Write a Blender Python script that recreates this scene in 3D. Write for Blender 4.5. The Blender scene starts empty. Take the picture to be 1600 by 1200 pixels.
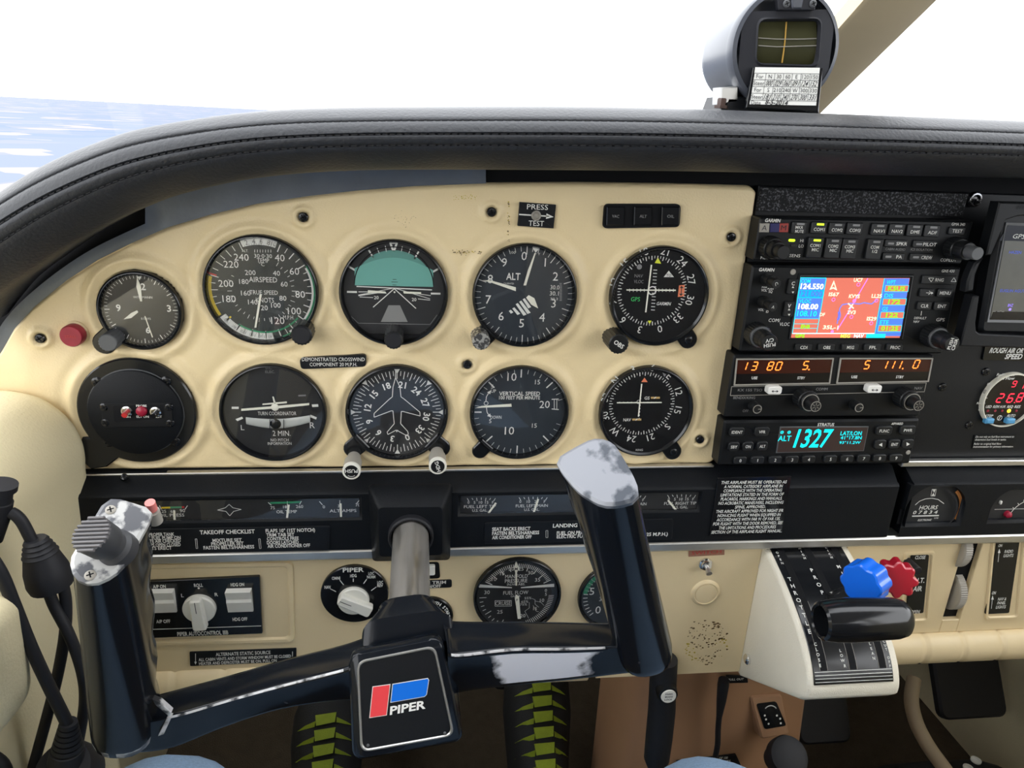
import bpy, bmesh, math, random
from mathutils import Vector, Matrix, noise
random.seed(7)
SC = bpy.context.scene
COL = SC.collection

# ---------------------------------------------------------------- camera, sky, exposure
F_PX, PITCH, ROLL, YAW = 1145.65, .3434, -.0508, -.1357
CAM = Vector((0, -.56, 1.0))
ROT = Matrix.Rotation(YAW, 3, 'Z') @ Matrix.Rotation(-PITCH, 3, 'X') @ Matrix.Rotation(ROLL, 3, 'Y')
cd = bpy.data.cameras.new('camera'); cam = bpy.data.objects.new('camera', cd); COL.objects.link(cam)
cd.sensor_width = 36; cd.lens = 36 * F_PX / 1600; cd.clip_start = .01; cd.clip_end = 900000
_r, _f, _u = ROT.col[0], ROT.col[1], ROT.col[2]
cam.matrix_world = Matrix(((_r.x, _u.x, -_f.x, CAM.x), (_r.y, _u.y, -_f.y, CAM.y), (_r.z, _u.z, -_f.z, CAM.z), (0, 0, 0, 1)))
SC.camera = cam
w = bpy.data.worlds.new('overcast_sky'); SC.world = w; w.use_nodes = True
w.node_tree.nodes['Background'].inputs[0].default_value = (.97, .985, 1, 1)
w.node_tree.nodes['Background'].inputs[1].default_value = 3.1
SC.view_settings.view_transform = 'Standard'; SC.view_settings.look = 'None'
SC.view_settings.gamma = 1; SC.view_settings.use_curve_mapping = False
SC.view_settings.exposure = 0.44
SC.cycles.max_bounces = 8; SC.cycles.diffuse_bounces = 4; SC.cycles.glossy_bounces = 4
SC.cycles.transparent_max_bounces = 12; SC.cycles.use_denoising = True
SC.cycles.sample_clamp_indirect = 6

# ---------------------------------------------------------------- frames
VX, VY, VZ = Vector((1, 0, 0)), Vector((0, 1, 0)), Vector((0, 0, 1))
def ray(x, y): return ROT @ Vector(((x - 800) / F_PX, 1, -(y - 600) / F_PX))
def PY(x, y, Y=0.): d = ray(x, y); return CAM + d * ((Y - CAM.y) / d.y)
def PZ(x, y, Z): d = ray(x, y); return CAM + d * ((Z - CAM.z) / d.z)
def PX(x, y, X): d = ray(x, y); return CAM + d * ((X - CAM.x) / d.x)
class Fr:
    def __init__(s, o, u=VX, v=VZ, n=None):
        s.o = Vector(o); s.u = Vector(u).normalized(); s.v = Vector(v).normalized()
        s.n = s.u.cross(s.v).normalized()
    def pt(s, a, b, d=0.): return s.o + s.u * a + s.v * b + s.n * d
    def px(s, x, y, d=0.):
        r = ray(x, y); o = s.o + s.n * d
        p = CAM + r * ((o - CAM).dot(s.n) / r.dot(s.n)) - o
        return p.dot(s.u), p.dot(s.v)
    def at(s, a, b, d=0.): return Fr(s.pt(a, b, d), s.u, s.v)
    def rot(s, deg):
        c, t = math.cos(math.radians(deg)), math.sin(math.radians(deg))
        return Fr(s.o, s.u * c + s.v * t, s.v * c - s.u * t)
def PAN(Y=0.): return Fr((0, Y, 0))          # u = right, v = up, n = towards the pilot

# ---------------------------------------------------------------- materials
MATS = {}
def mat(name, col, rough=.5, metal=0., bump=None, vary=0., vscale=40., spec=.5, emit=0., coat=0., trans=None):
    m = bpy.data.materials.new(name); m.use_nodes = True; MATS[name] = m
    nt = m.node_tree; b = nt.nodes['Principled BSDF']
    c = (*col, 1)
    b.inputs['Base Color'].default_value = c
    b.inputs['Roughness'].default_value = rough; b.inputs['Metallic'].default_value = metal
    b.inputs['Specular IOR Level'].default_value = spec
    if coat: b.inputs['Coat Weight'].default_value = coat; b.inputs['Coat Roughness'].default_value = .08
    if emit: b.inputs['Emission Color'].default_value = c; b.inputs['Emission Strength'].default_value = emit
    tc = nt.nodes.new('ShaderNodeTexCoord')
    if vary:
        nz = nt.nodes.new('ShaderNodeTexNoise'); nz.inputs['Scale'].default_value = vscale; nz.inputs['Detail'].default_value = 6
        nt.links.new(tc.outputs['Object'], nz.inputs['Vector'])
        mx = nt.nodes.new('ShaderNodeMix'); mx.data_type = 'RGBA'
        mx.inputs[6].default_value = tuple(max(0, x * (1 - vary)) for x in col) + (1,)
        mx.inputs[7].default_value = tuple(min(1, x * (1 + vary)) for x in col) + (1,)
        nt.links.new(nz.outputs['Fac'], mx.inputs[0]); nt.links.new(mx.outputs[2], b.inputs['Base Color'])
    if bump:
        sc, st, di = bump
        nz = nt.nodes.new('ShaderNodeTexNoise'); nz.inputs['Scale'].default_value = sc; nz.inputs['Detail'].default_value = 3
        nt.links.new(tc.outputs['Object'], nz.inputs['Vector'])
        bp = nt.nodes.new('ShaderNodeBump'); bp.inputs['Strength'].default_value = st; bp.inputs['Distance'].default_value = di
        nt.links.new(nz.outputs['Fac'], bp.inputs['Height']); nt.links.new(bp.outputs['Normal'], b.inputs['Normal'])
    return m
def glassy(name, tint=(1, 1, 1), base=.02, ior=1.45, haze=0.):
    m = bpy.data.materials.new(name); m.use_nodes = True; MATS[name] = m
    nt = m.node_tree; nt.nodes.remove(nt.nodes['Principled BSDF']); out = nt.nodes['Material Output']
    t = nt.nodes.new('ShaderNodeBsdfTransparent'); t.inputs[0].default_value = (*tint, 1)
    g = nt.nodes.new('ShaderNodeBsdfGlossy'); g.inputs['Roughness'].default_value = base
    lw = nt.nodes.new('ShaderNodeLayerWeight'); pw = nt.nodes.new('ShaderNodeMath'); pw.operation = 'POWER'; pw.inputs[1].default_value = 5
    fr = nt.nodes.new('ShaderNodeMapRange'); fr.inputs[3].default_value = ((ior - 1) / (ior + 1)) ** 2
    mx = nt.nodes.new('ShaderNodeMixShader')
    nt.links.new(lw.outputs['Facing'], pw.inputs[0]); nt.links.new(pw.outputs[0], fr.inputs[0])
    nt.links.new(fr.outputs[0], mx.inputs[0]); nt.links.new(t.outputs[0], mx.inputs[1]); nt.links.new(g.outputs[0], mx.inputs[2])
    last = mx
    if haze:
        d = nt.nodes.new('ShaderNodeBsdfTranslucent'); d.inputs[0].default_value = (.9, .93, 1, 1)
        m2 = nt.nodes.new('ShaderNodeMixShader'); m2.inputs[0].default_value = haze
        nt.links.new(mx.outputs[0], m2.inputs[1]); nt.links.new(d.outputs[0], m2.inputs[2]); last = m2
    nt.links.new(last.outputs[0], out.inputs[0]); return m
def worn(name, base, wear_glint, lo, hi, scale, rough=.25, wrough=.5, wmetal=.6, detail=8, stretch=(1, 1, 1), coat=0.):
    """paint over another colour, showing through in patches of its own"""
    m = bpy.data.materials.new(name); m.use_nodes = True; MATS[name] = m
    nt = m.node_tree; b = nt.nodes['Principled BSDF']; L = nt.links.new
    tc = nt.nodes.new('ShaderNodeTexCoord'); mp = nt.nodes.new('ShaderNodeMapping'); mp.inputs['Scale'].default_value = stretch
    nz = nt.nodes.new('ShaderNodeTexNoise'); nz.inputs['Scale'].default_value = scale; nz.inputs['Detail'].default_value = detail
    L(tc.outputs['Object'], mp.inputs[0]); L(mp.outputs[0], nz.inputs['Vector'])
    cr = nt.nodes.new('ShaderNodeMapRange'); cr.inputs[1].default_value = lo; cr.inputs[2].default_value = hi
    L(nz.outputs['Fac'], cr.inputs[0])
    mx = nt.nodes.new('ShaderNodeMix'); mx.data_type = 'RGBA'; mx.inputs[6].default_value = (*base, 1); mx.inputs[7].default_value = (*wear_glint, 1)
    L(cr.outputs[0], mx.inputs[0]); L(mx.outputs[2], b.inputs['Base Color'])
    r = nt.nodes.new('ShaderNodeMapRange'); r.inputs[3].default_value = rough; r.inputs[4].default_value = wrough
    L(cr.outputs[0], r.inputs[0]); L(r.outputs[0], b.inputs['Roughness'])
    r2 = nt.nodes.new('ShaderNodeMapRange'); r2.inputs[3].default_value = 0; r2.inputs[4].default_value = wmetal
    L(cr.outputs[0], r2.inputs[0]); L(r2.outputs[0], b.inputs['Metallic'])
    if coat: b.inputs['Coat Weight'].default_value = coat
    return m
mat('beige', (.83, .675, .40), .40, bump=(620, .35, .0009), vary=.06, vscale=14)
mat('beige_plastic', (.81, .66, .405), .38, bump=(700, .12, .0005), vary=.06, vscale=18)
mat('side_vinyl', (.74, .65, .42), .5, bump=(500, .35, .001), vary=.05, vscale=12)
mat('cream', (.84, .79, .66), .5, bump=(1100, .5, .0008), vary=.04)
mat('headliner', (.58, .52, .42), .9)
mat('black', (.0055, .0065, .0085), .45, bump=(900, .15, .0004), spec=.3)
mat('black_gloss', (.008, .009, .011), .16)
mat('black_band', (.0045, .0058, .0080), .5, bump=(1500, .4, .0006), spec=.22)
mat('black_matte', (.006, .0065, .008), .75, spec=.2)
mat('radio', (.0065, .0075, .0088), .42, bump=(1800, .1, .0003), spec=.25)
mat('button', (.014, .0155, .017), .4, spec=.35)
mat('rubber', (.014, .0145, .018), .55, spec=.35)
mat('knob', (.010, .011, .012), .38, spec=.4)
mat('leather', (.026, .028, .033), .45, bump=(420, .35, .0012), spec=.4)
mat('thread', (.016, .017, .02), .7)
mat('strip_metal', (.13, .15, .185), .36, bump=(300, .3, .0005), vary=.3, vscale=30, metal=.3)
mat('face', (.016, .017, .019), .6)
mat('face_blue', (.022, .03, .04), .6)
mat('face_grey', (.03, .036, .036), .6)
mat('white', (.85, .85, .82), .6)
mat('print', (.78, .78, .74), .6)
mat('print_dim', (.25, .25, .25), .6)
mat('lume', (.86, .85, .74), .5)
mat('green', (.03, .28, .13), .5); mat('yellow', (.75, .55, .03), .5); mat('red', (.55, .03, .03), .4)
mat('teal', (.16, .43, .37), .5); mat('teal_dark', (.11, .30, .26), .5)
mat('silver', (.62, .61, .58), .34, metal=.9, vary=.15, vscale=60)
mat('chrome', (.8, .8, .8), .15, metal=1)
mat('white_plastic', (.80, .79, .72), .35)
mat('white_key', (.86, .85, .80), .4)
mat('cream_print', (.83, .80, .68), .5)
mat('grey_plastic', (.34, .32, .28), .5)
mat('grey_cap', (.1, .105, .11), .5)
mat('compass_grey', (.075, .082, .10), .3)
mat('compass_face', (.022, .023, .029), .5, spec=.3)
mat('compass_glass', (.05, .05, .022), .35, spec=.12)
mat('compass_lub', (.55, .32, .06), .4)
mat('paper', (.82, .82, .78), .8); mat('ink', (.02, .02, .025), .7)
mat('blue_knob', (.004, .16, .88), .25, coat=.5); mat('red_knob', (.5, .012, .03), .22, coat=.5)
mat('logo_red', (.85, .06, .07), .4); mat('logo_blue', (.0, .16, .75), .4)
mat('red_button', (.33, .01, .035), .35, vary=.2, vscale=200)
mat('coral', (.75, .22, .2), .5)
mat('sticker_red', (.36, .17, .11), .7, vary=.35, vscale=300)
mat('bolt_rust', (.06, .03, .022), .5)
mat('knob_rib', (.12, .115, .12), .5)
mat('trim_grey', (.035, .036, .04), .5)
mat('brown', (.42, .235, .13), .45, vary=.12, vscale=12)
mat('carpet', (.10, .075, .048), .95, bump=(600, .8, .004), vary=.3, vscale=60)
mat('dark_wall', (.012, .0125, .014), .7)
mat('tan', (.36, .28, .18), .7, vary=.2, vscale=20)
mat('jeans', (.26, .39, .58), .9, bump=(1400, .6, .001), vary=.3, vscale=500)
mat('shoe_black', (.012, .0125, .014), .7, bump=(800, .5, .001))
mat('shoe_green', (.30, .38, .02), .7, bump=(600, .6, .001), vary=.2, vscale=120)
mat('lamp_amber', (1, .55, .02), .4, emit=2.5); mat('led_green', (.62, .95, .02), .4, emit=.9)
mat('seg_orange', (1, .22, .03), .5, emit=1.6); mat('seg_red', (1, .02, .05), .5, emit=1.3)
mat('seg_cyan', (.0, .72, .78), .5, emit=.75)
mat('blue_key', (.10, .38, .68), .4)
mat('display_red', (.045, .007, .003), .25); mat('display_black', (.006, .005, .006), .2)
mat('display_brown', (.05, .03, .027), .3)
mat('map_red', (.62, .14, .09), .5, emit=.55); mat('map_blue', (.06, .17, .72), .5, emit=.6)
mat('map_cyan', (.0, .62, .72), .5, emit=.6); mat('map_white', (.95, .95, .95), .5, emit=.8)
mat('map_green', (.25, .85, .0), .5, emit=.55); mat('map_magenta', (.9, .2, .75), .5, emit=.6)
mat('map_yellow', (.95, .85, .1), .5, emit=.6); mat('map_cream', (.95, .85, .6), .5, emit=.6)
mat('map_river', (.2, .22, .75), .5, emit=.5)
mat('lcd_grey', (.10, .10, .085), .3, vary=.25, vscale=60, emit=.10)
mat('lcd_blue', (.05, .09, .5), .5, emit=.5); mat('lcd_violet', (.3, .2, .9), .5, emit=.6)
mat('orange_part', (.55, .22, .06), .5); mat('flag_orange', (.85, .25, .12), .5); mat('flag_amber', (.6, .4, .15), .5)
mat('yellow_bug', (.8, .85, .05), .5)
mat('green_print', (.05, .6, .15), .5)
mat('glue', (.55, .42, .05), .6); mat('grime', (.17, .11, .05), .8)
mat('tube_glass', (.5, .52, .5), .25)
glassy('glass'); glassy('windshield', (.97, .98, 1), .01, 1.12)
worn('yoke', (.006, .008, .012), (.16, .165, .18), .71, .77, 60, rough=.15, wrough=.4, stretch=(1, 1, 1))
worn('yoke_reflection', (.25, .26, .30), (.66, .67, .70), .42, .56, 60, rough=.35, wrough=.45, wmetal=.25)  # earlier colours for the reflection painted on the yoke arm, unused
worn('velcro', (.006, .0065, .008), (.085, .088, .10), .52, .66, 620, rough=.9, wrough=.6, wmetal=0, detail=2)
worn('edge_worn', (.02, .022, .027), (.62, .62, .64), .38, .5, 130, rough=.3, wrough=.4, wmetal=.3)
worn('cap_worn', (.085, .088, .10), (.46, .46, .45), .46, .52, 75, rough=.4, wrough=.4, wmetal=.1)
worn('cap_grey', (.05, .06, .08), (.25, .26, .29), .38, .45, 45, rough=.35, wrough=.4, wmetal=.2)
worn('shaft', (.20, .19, .178), (.34, .325, .30), .35, .7, 40, rough=.34, wrough=.3, wmetal=1, stretch=(5, .5, 2))
worn('knob_worn', (.05, .05, .05), (.5, .49, .46), .48, .55, 260, rough=.4, wrough=.4, wmetal=.7)

def reflection_zone():  # pale window reflection painted into the right yoke arm's front colour
    m = worn('arm_reflection', (.006, .008, .012), (.80, .80, .86), -.05, .16, 42, rough=.15, wrough=.5, wmetal=.15); nt = m.node_tree; L = nt.links.new
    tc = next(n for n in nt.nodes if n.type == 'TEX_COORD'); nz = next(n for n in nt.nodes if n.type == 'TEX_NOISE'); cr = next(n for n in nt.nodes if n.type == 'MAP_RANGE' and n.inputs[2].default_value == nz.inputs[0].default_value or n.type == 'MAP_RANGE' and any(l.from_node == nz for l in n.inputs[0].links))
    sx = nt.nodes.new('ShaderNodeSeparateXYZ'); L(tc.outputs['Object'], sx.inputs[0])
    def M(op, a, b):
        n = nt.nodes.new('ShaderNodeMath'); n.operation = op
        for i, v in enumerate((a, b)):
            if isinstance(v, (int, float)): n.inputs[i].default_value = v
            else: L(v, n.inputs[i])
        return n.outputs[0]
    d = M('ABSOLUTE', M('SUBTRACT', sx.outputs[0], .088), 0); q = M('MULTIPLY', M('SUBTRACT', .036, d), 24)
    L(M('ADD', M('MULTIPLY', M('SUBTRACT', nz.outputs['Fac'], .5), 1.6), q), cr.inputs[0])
reflection_zone()
for _n in ('yoke', 'arm_reflection'): MATS[_n].node_tree.nodes['Principled BSDF'].inputs['Specular IOR Level'].default_value = .3
# ---------------------------------------------------------------- mesh builder
class MB:
    def __init__(s): s.V = []; s.F = []; s.I = []; s.mi = 0
    def f(s, idx, mi=None): s.F.append(tuple(idx)); s.I.append(s.mi if mi is None else mi)
    def v(s, p): s.V.append(Vector(p)); return len(s.V) - 1
    def vs(s, ps): n = len(s.V); s.V += [Vector(p) for p in ps]; return list(range(n, n + len(ps)))
    def poly(s, ps, mi=None): s.f(s.vs(ps), mi); return s
    def loft(s, rings, closed=True, cap0=True, cap1=True, mi=None):
        ids = [s.vs(r) for r in rings]; n = len(ids[0])
        for a, b in zip(ids, ids[1:]):
            for k in range(n if closed else n - 1):
                j = (k + 1) % n; s.f((a[k], a[j], b[j], b[k]), mi)
        if closed and cap0: s.f(ids[0][::-1], mi)
        if closed and cap1: s.f(ids[-1], mi)
        return s
    def lathe(s, fr, prof, n=40, cap0=True, cap1=True, mod=None, mi=None):
        rings = []
        for k, (r, d) in enumerate(prof):
            R = []
            for i in range(n):
                a = 2 * math.pi * i / n; rr = r * (mod(i, k) if mod else 1)
                R.append(fr.pt(rr * math.cos(a), rr * math.sin(a), d))
            rings.append(R)
        return s.loft(rings, True, cap0, cap1, mi)
    def prism(s, fr, pts, d0, d1, bev=0., mi=None):
        rings = [[fr.pt(a, b, d0) for a, b in pts]]
        if bev:
            ins = inset(pts, bev)
            rings.append([fr.pt(a, b, d1 - bev) for a, b in pts])
            rings.append([fr.pt(a, b, d1) for a, b in ins])
        else: rings.append([fr.pt(a, b, d1) for a, b in pts])
        return s.loft(rings, True, True, True, mi)
    def tube(s, path, r, n=12, mi=None, caps=True):
        path = [Vector(p) for p in path]; rings = []; nrm = None
        for i, p in enumerate(path):
            t = (path[min(i + 1, len(path) - 1)] - path[max(i - 1, 0)]).normalized()
            if nrm is None: nrm = t.orthogonal().normalized()
            nrm = (nrm - t * nrm.dot(t)).normalized(); bn = t.cross(nrm)
            rr = r[i] if isinstance(r, (list, tuple)) else r
            rings.append([p + nrm * rr * math.cos(2 * math.pi * k / n) + bn * rr * math.sin(2 * math.pi * k / n) for k in range(n)])
        return s.loft(rings, True, caps, caps, mi)
    def flat(s, fr, pts, d, mi=None): return s.poly([fr.pt(a, b, d) for a, b in pts], mi)
    def bar(s, fr, a, b, w, d, mi=None, w2=None):
        (x0, y0), (x1, y1) = a, b; L = math.hypot(x1 - x0, y1 - y0) or 1e-9
        nx, ny = -(y1 - y0) / L, (x1 - x0) / L; w2 = w if w2 is None else w2
        return s.flat(fr, [(x0 + nx * w / 2, y0 + ny * w / 2), (x0 - nx * w / 2, y0 - ny * w / 2), (x1 - nx * w2 / 2, y1 - ny * w2 / 2), (x1 + nx * w2 / 2, y1 + ny * w2 / 2)], d, mi)
    def line(s, fr, pts, w, d, mi=None, close=False):
        pts = list(pts) + ([pts[0]] if close else [])
        for a, b in zip(pts, pts[1:]): s.bar(fr, a, b, w, d, mi)
        return s
    def arc(s, fr, c, r0, r1, a0, a1, d, mi=None, n=None):
        n = n or max(2, int(abs(a1 - a0) / 6)); P = lambda r, a: fr.pt(c[0] + r * math.sin(math.radians(a)), c[1] + r * math.cos(math.radians(a)), d)
        for i in range(n):
            a, b = a0 + (a1 - a0) * i / n, a0 + (a1 - a0) * (i + 1) / n
            s.poly([P(r0, a), P(r1, a), P(r1, b), P(r0, b)], mi)
        return s
    def disc(s, fr, c, r, d, mi=None, n=32): return s.flat(fr, [(c[0] + r * math.cos(2 * math.pi * k / n), c[1] + r * math.sin(2 * math.pi * k / n)) for k in range(n)], d, mi)
    def tick(s, fr, c, a, r0, r1, w, d, mi=None, w2=None):
        q, t = math.sin(math.radians(a)), math.cos(math.radians(a))
        return s.bar(fr, (c[0] + r0 * q, c[1] + r0 * t), (c[0] + r1 * q, c[1] + r1 * t), w, d, mi, w2)
    def text(s, fr, txt, a, b, h, d, w=None, align='c', rot=0., shear=0., bold=0., mi=None, cond=1.):
        V, Fs, x0, x1 = glyphs(txt, bold)
        k = h / CAPH; W = (x1 - x0) * k; kx = k * cond if w is None else w / max(x1 - x0, 1e-6); W = (x1 - x0) * kx
        ox = {'c': -W / 2, 'l': 0., 'r': -W}[align]
        c, t = math.cos(math.radians(rot)), math.sin(math.radians(rot)); n0 = len(s.V)
        for (x, y) in V:
            yy = y * k - h / 2; xx = (x - x0) * kx + ox + shear * yy
            s.V.append(fr.pt(a + xx * c - yy * t, b + xx * t + yy * c, d))
        for q in Fs: s.f([i + n0 for i in q], mi)
        return s
    def tp(s, fr, txt, x, y, hp, d=.0002, wp=None, **k):
        """text centred (or aligned) on an image position of the frame plane; sizes in image pixels"""
        a, b = fr.px(x, y, d); hh = abs(fr.px(x, y - .5, d)[1] - fr.px(x, y + .5, d)[1]) * hp
        ww = None if wp is None else abs(fr.px(x + .5, y, d)[0] - fr.px(x - .5, y, d)[0]) * wp
        return s.text(fr, txt, a, b, hh, d, ww, **k)
    def obj(s, name, parent, mats, label=None, kind=None, ang=.6, smooth=True, cat=None, group=None, base=None, recalc=True):
        if isinstance(mats, str): mats = [mats]
        off = Vector((0, 0, 0))
        if parent is not None:
            r = parent
            while r.parent: r = r.parent
            off = r.location.copy()
        elif base is not None: off = Vector(base)
        else:
            lo = [min(p[i] for p in s.V) for i in range(3)]; hi = [max(p[i] for p in s.V) for i in range(3)]
            off = Vector(((lo[0] + hi[0]) / 2, (lo[1] + hi[1]) / 2, lo[2]))
        me = bpy.data.meshes.new(name); me.from_pydata([tuple(p - off) for p in s.V], [], s.F)
        for m in mats: me.materials.append(MATS[m])
        me.polygons.foreach_set('material_index', s.I)
        if recalc and len(s.V) < 60000:
            bm = bmesh.new(); bm.from_mesh(me); bmesh.ops.recalc_face_normals(bm, faces=bm.faces); bm.to_mesh(me); bm.free()
        if smooth: me.shade_smooth(); me.set_sharp_from_angle(angle=ang)
        o = bpy.data.objects.new(name, me); COL.objects.link(o)
        if parent is not None: o.parent = parent
        else: o.location = off
        if label: o['label'] = label
        if kind: o['kind'] = kind
        if cat: o['category'] = cat
        if group: o['group'] = group
        return o
def inset(pts, t):
    n = len(pts); ar = sum(pts[i][0] * pts[(i + 1) % n][1] - pts[(i + 1) % n][0] * pts[i][1] for i in range(n)); sg = 1 if ar > 0 else -1
    out = []
    for i in range(n):
        (x0, y0), (x1, y1), (x2, y2) = pts[i - 1], pts[i], pts[(i + 1) % n]
        e1 = Vector((x1 - x0, y1 - y0)); e2 = Vector((x2 - x1, y2 - y1))
        if e1.length < 1e-9 or e2.length < 1e-9: out.append((x1, y1)); continue
        e1.normalize(); e2.normalize()
        n1 = Vector((-e1.y, e1.x)) * sg; n2 = Vector((-e2.y, e2.x)) * sg; m = n1 + n2
        k = t / max(.35, 1 + n1.dot(n2)) ; out.append((x1 + m.x * k, y1 + m.y * k))
    return out
def rr(cx, cy, w, h, r, n=4):
    P = []
    for sx, sy, a0 in ((1, 1, 0), (-1, 1, 90), (-1, -1, 180), (1, -1, 270)):
        for k in range(n + 1):
            a = math.radians(a0 + 90 * k / n); P.append((cx + sx * (w / 2 - r) + r * math.cos(a), cy + sy * (h / 2 - r) + r * math.sin(a)))
    return P
def rquad(P, r, n=4):
    """rounded polygon from corner points"""
    out = []; N = len(P)
    for i in range(N):
        a, b, c = Vector(P[i - 1]), Vector(P[i]), Vector(P[(i + 1) % N]); u = (a - b); v = (c - b)
        q = min(r, u.length * .45, v.length * .45); p0 = b + u.normalized() * q; p1 = b + v.normalized() * q
        for k in range(n + 1):
            t = k / n; out.append(tuple(p0 * (1 - t) ** 2 + b * 2 * t * (1 - t) + p1 * t * t))
    return out
_tc = bpy.data.curves.new('lettering', 'FONT'); _to = bpy.data.objects.new('lettering', _tc); COL.objects.link(_to)
_tc.resolution_u = 2; _tc.fill_mode = 'FRONT'; _GC = {}
def glyphs(txt, bold=0.):
    key = (txt, bold)
    if key in _GC: return _GC[key]
    _tc.body = txt; _tc.offset = bold
    dg = bpy.context.evaluated_depsgraph_get(); ev = _to.evaluated_get(dg); me = ev.to_mesh()
    V = [(v.co.x, v.co.y) for v in me.vertices]; Fs = [tuple(p.vertices) for p in me.polygons]; ev.to_mesh_clear()
    xs = [p[0] for p in V] or [0, 1]
    _GC[key] = (V, Fs, min(xs), max(xs)); return _GC[key]
_v = glyphs('H')[0]; CAPH = max(p[1] for p in _v)

def thing(name, label, cat, loc, group=None):
    o = bpy.data.objects.new(name, None); COL.objects.link(o); o.empty_display_size = .01
    o.location = Vector(loc); o['label'] = label; o['category'] = cat
    if group: o['group'] = group
    return o
def struct(o): o['kind'] = 'structure'; return o

SEG = {'0': 'abcdef', '1': 'bc', '2': 'abged', '3': 'abgcd', '4': 'fgbc', '5': 'afgcd', '6': 'afgedc', '7': 'abc', '8': 'abcdefg', '9': 'abcdfg'}
def seg7(mb, fr, ch, x, y, wp, hp, d, mi=0, sh=.18, th=.13):
    """seven-segment digit centred on an image position"""
    a, b = fr.px(x, y, d); h = abs(fr.px(x, y - .5, d)[1] - fr.px(x, y + .5, d)[1]) * hp; w = abs(fr.px(x + .5, y, d)[0] - fr.px(x - .5, y, d)[0]) * wp
    t = h * th
    C = {'a': ((-.5, .5), (.5, .5)), 'b': ((.5, .5), (.5, 0)), 'c': ((.5, 0), (.5, -.5)), 'd': ((-.5, -.5), (.5, -.5)), 'e': ((-.5, 0), (-.5, -.5)), 'f': ((-.5, .5), (-.5, 0)), 'g': ((-.5, 0), (.5, 0))}
    for q in SEG.get(ch, ''):
        (x0, y0), (x1, y1) = C[q]
        g = .1; X0, X1 = x0 + (x1 - x0) * g, x1 - (x1 - x0) * g; Y0, Y1 = y0 + (y1 - y0) * g, y1 - (y1 - y0) * g
        mb.bar(fr, (a + X0 * w + sh * Y0 * h, b + Y0 * h), (a + X1 * w + sh * Y1 * h, b + Y1 * h), t, d, mi)

def screw(parent, fr, r=.0028, h=.0012, m='black_gloss', rot=25, name='screw'):
    mb = MB(); mb.lathe(fr, [(r, -.001), (r, h * .4), (r * .8, h * .85), (r * .45, h)], 14, mi=0)
    for k in (0, 90):
        q = fr.rot(rot + k); mb.bar(q, (-r * .62, 0), (r * .62, 0), r * .26, h * 1.02, 1)
    return mb.obj(name, parent, [m, 'black_matte'])
def knurled(mb, fr, prof, n=36, depth=.06, smooth_rings=(), mi=None):
    return mb.lathe(fr, prof, n * 2, mod=lambda i, k: 1 if k in smooth_rings else (1 + (depth if i % 2 else -depth) * .5), mi=mi)

# ================================================================= the setting
def slab(name, x0, x1, y0, y1, z0, z1, m, parent=None, kind='structure'):
    mb = MB(); fr = Fr((0, 0, 0), VX, VY)
    mb.prism(fr, [(x0, y0), (x1, y0), (x1, y1), (x0, y1)], z0, z1)
    return mb.obj(name, parent, m, kind=kind if parent is None else None)
XL, XR = -.345, .86
slab('floor', XL - .05, XR + .05, -1.9, .62, .08, .10, 'carpet')
slab('wall_front', XL - .05, XR + .05, .60, .64, .08, .93, 'dark_wall')
slab('wall_back', XL - .05, XR + .05, -1.94, -1.9, .08, 1.32, 'headliner')
slab('ceiling', XL - .05, XR + .05, -1.94, -.30, 1.40, 1.43, 'headliner')
def side_wall(name, x0, x1):
    slab(name, x0, x1, -1.94, .62, .08, .80, 'side_vinyl')
    n = 10 if x0 < 0 else 20
    slab('trim_%d' % n, x0, x1, -.98, -.90, .80, 1.40, 'headliner')
    slab('trim_%d' % (n + 1), x0, x1, -1.94, -1.70, .80, 1.40, 'headliner')
    slab('trim_%d' % (n + 2), x0, x1, -1.94, -.30, 1.29, 1.40, 'headliner')
side_wall('wall_left', XL - .06, XL - .02)
side_wall('wall_right', XR, XR + .04)
def seat(name, x, label):  # out of view, added to keep light out of the footwell
    t = bpy.data.objects.new(name, None); COL.objects.link(t); t.location = (x, -.8, .10); t['label'] = label; t['category'] = 'seat'
    for nm, a in (('cushion_blocker', (-.21, .21, -.02, .32, .05, .26)), ('backrest_blocker', (-.21, .21, -.16, -.03, .24, .85)), ('seat_base_blocker', (-.17, .17, -.05, .25, 0, .05))):
        mb = MB(); mb.prism(Fr((x, -.8, .10), VX, VY), rr((a[0] + a[1]) / 2, (a[2] + a[3]) / 2, a[1] - a[0], a[3] - a[2], .03), a[4], a[5], .02); mb.obj(nm, t, 'seat_blocker_cloth')
mat('seat_blocker_cloth', (.05, .045, .04), .9)
seat('pilot_seat_blocker', 0, 'unseen dark seat under the person, added to block light'); seat('passenger_seat_blocker', .52, 'unseen empty dark seat on the far side, added to block light')
# windscreen: left pane, right pane, centre post
def pane(name, x0, x1):
    mb = MB(); o = Vector((0, .36, .962)); v = Vector((0, -.66, .44))
    fr = Fr(o, VX, v); h = v.length
    mb.flat(fr, [(x0, 0), (x1, 0), (x1, h), (x0, h)], 0)
    return mb.obj(name, None, 'windshield', kind='structure')
pane('window_1', XL - .04, .352); pane('window_2', .392, XR + .03)
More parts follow.
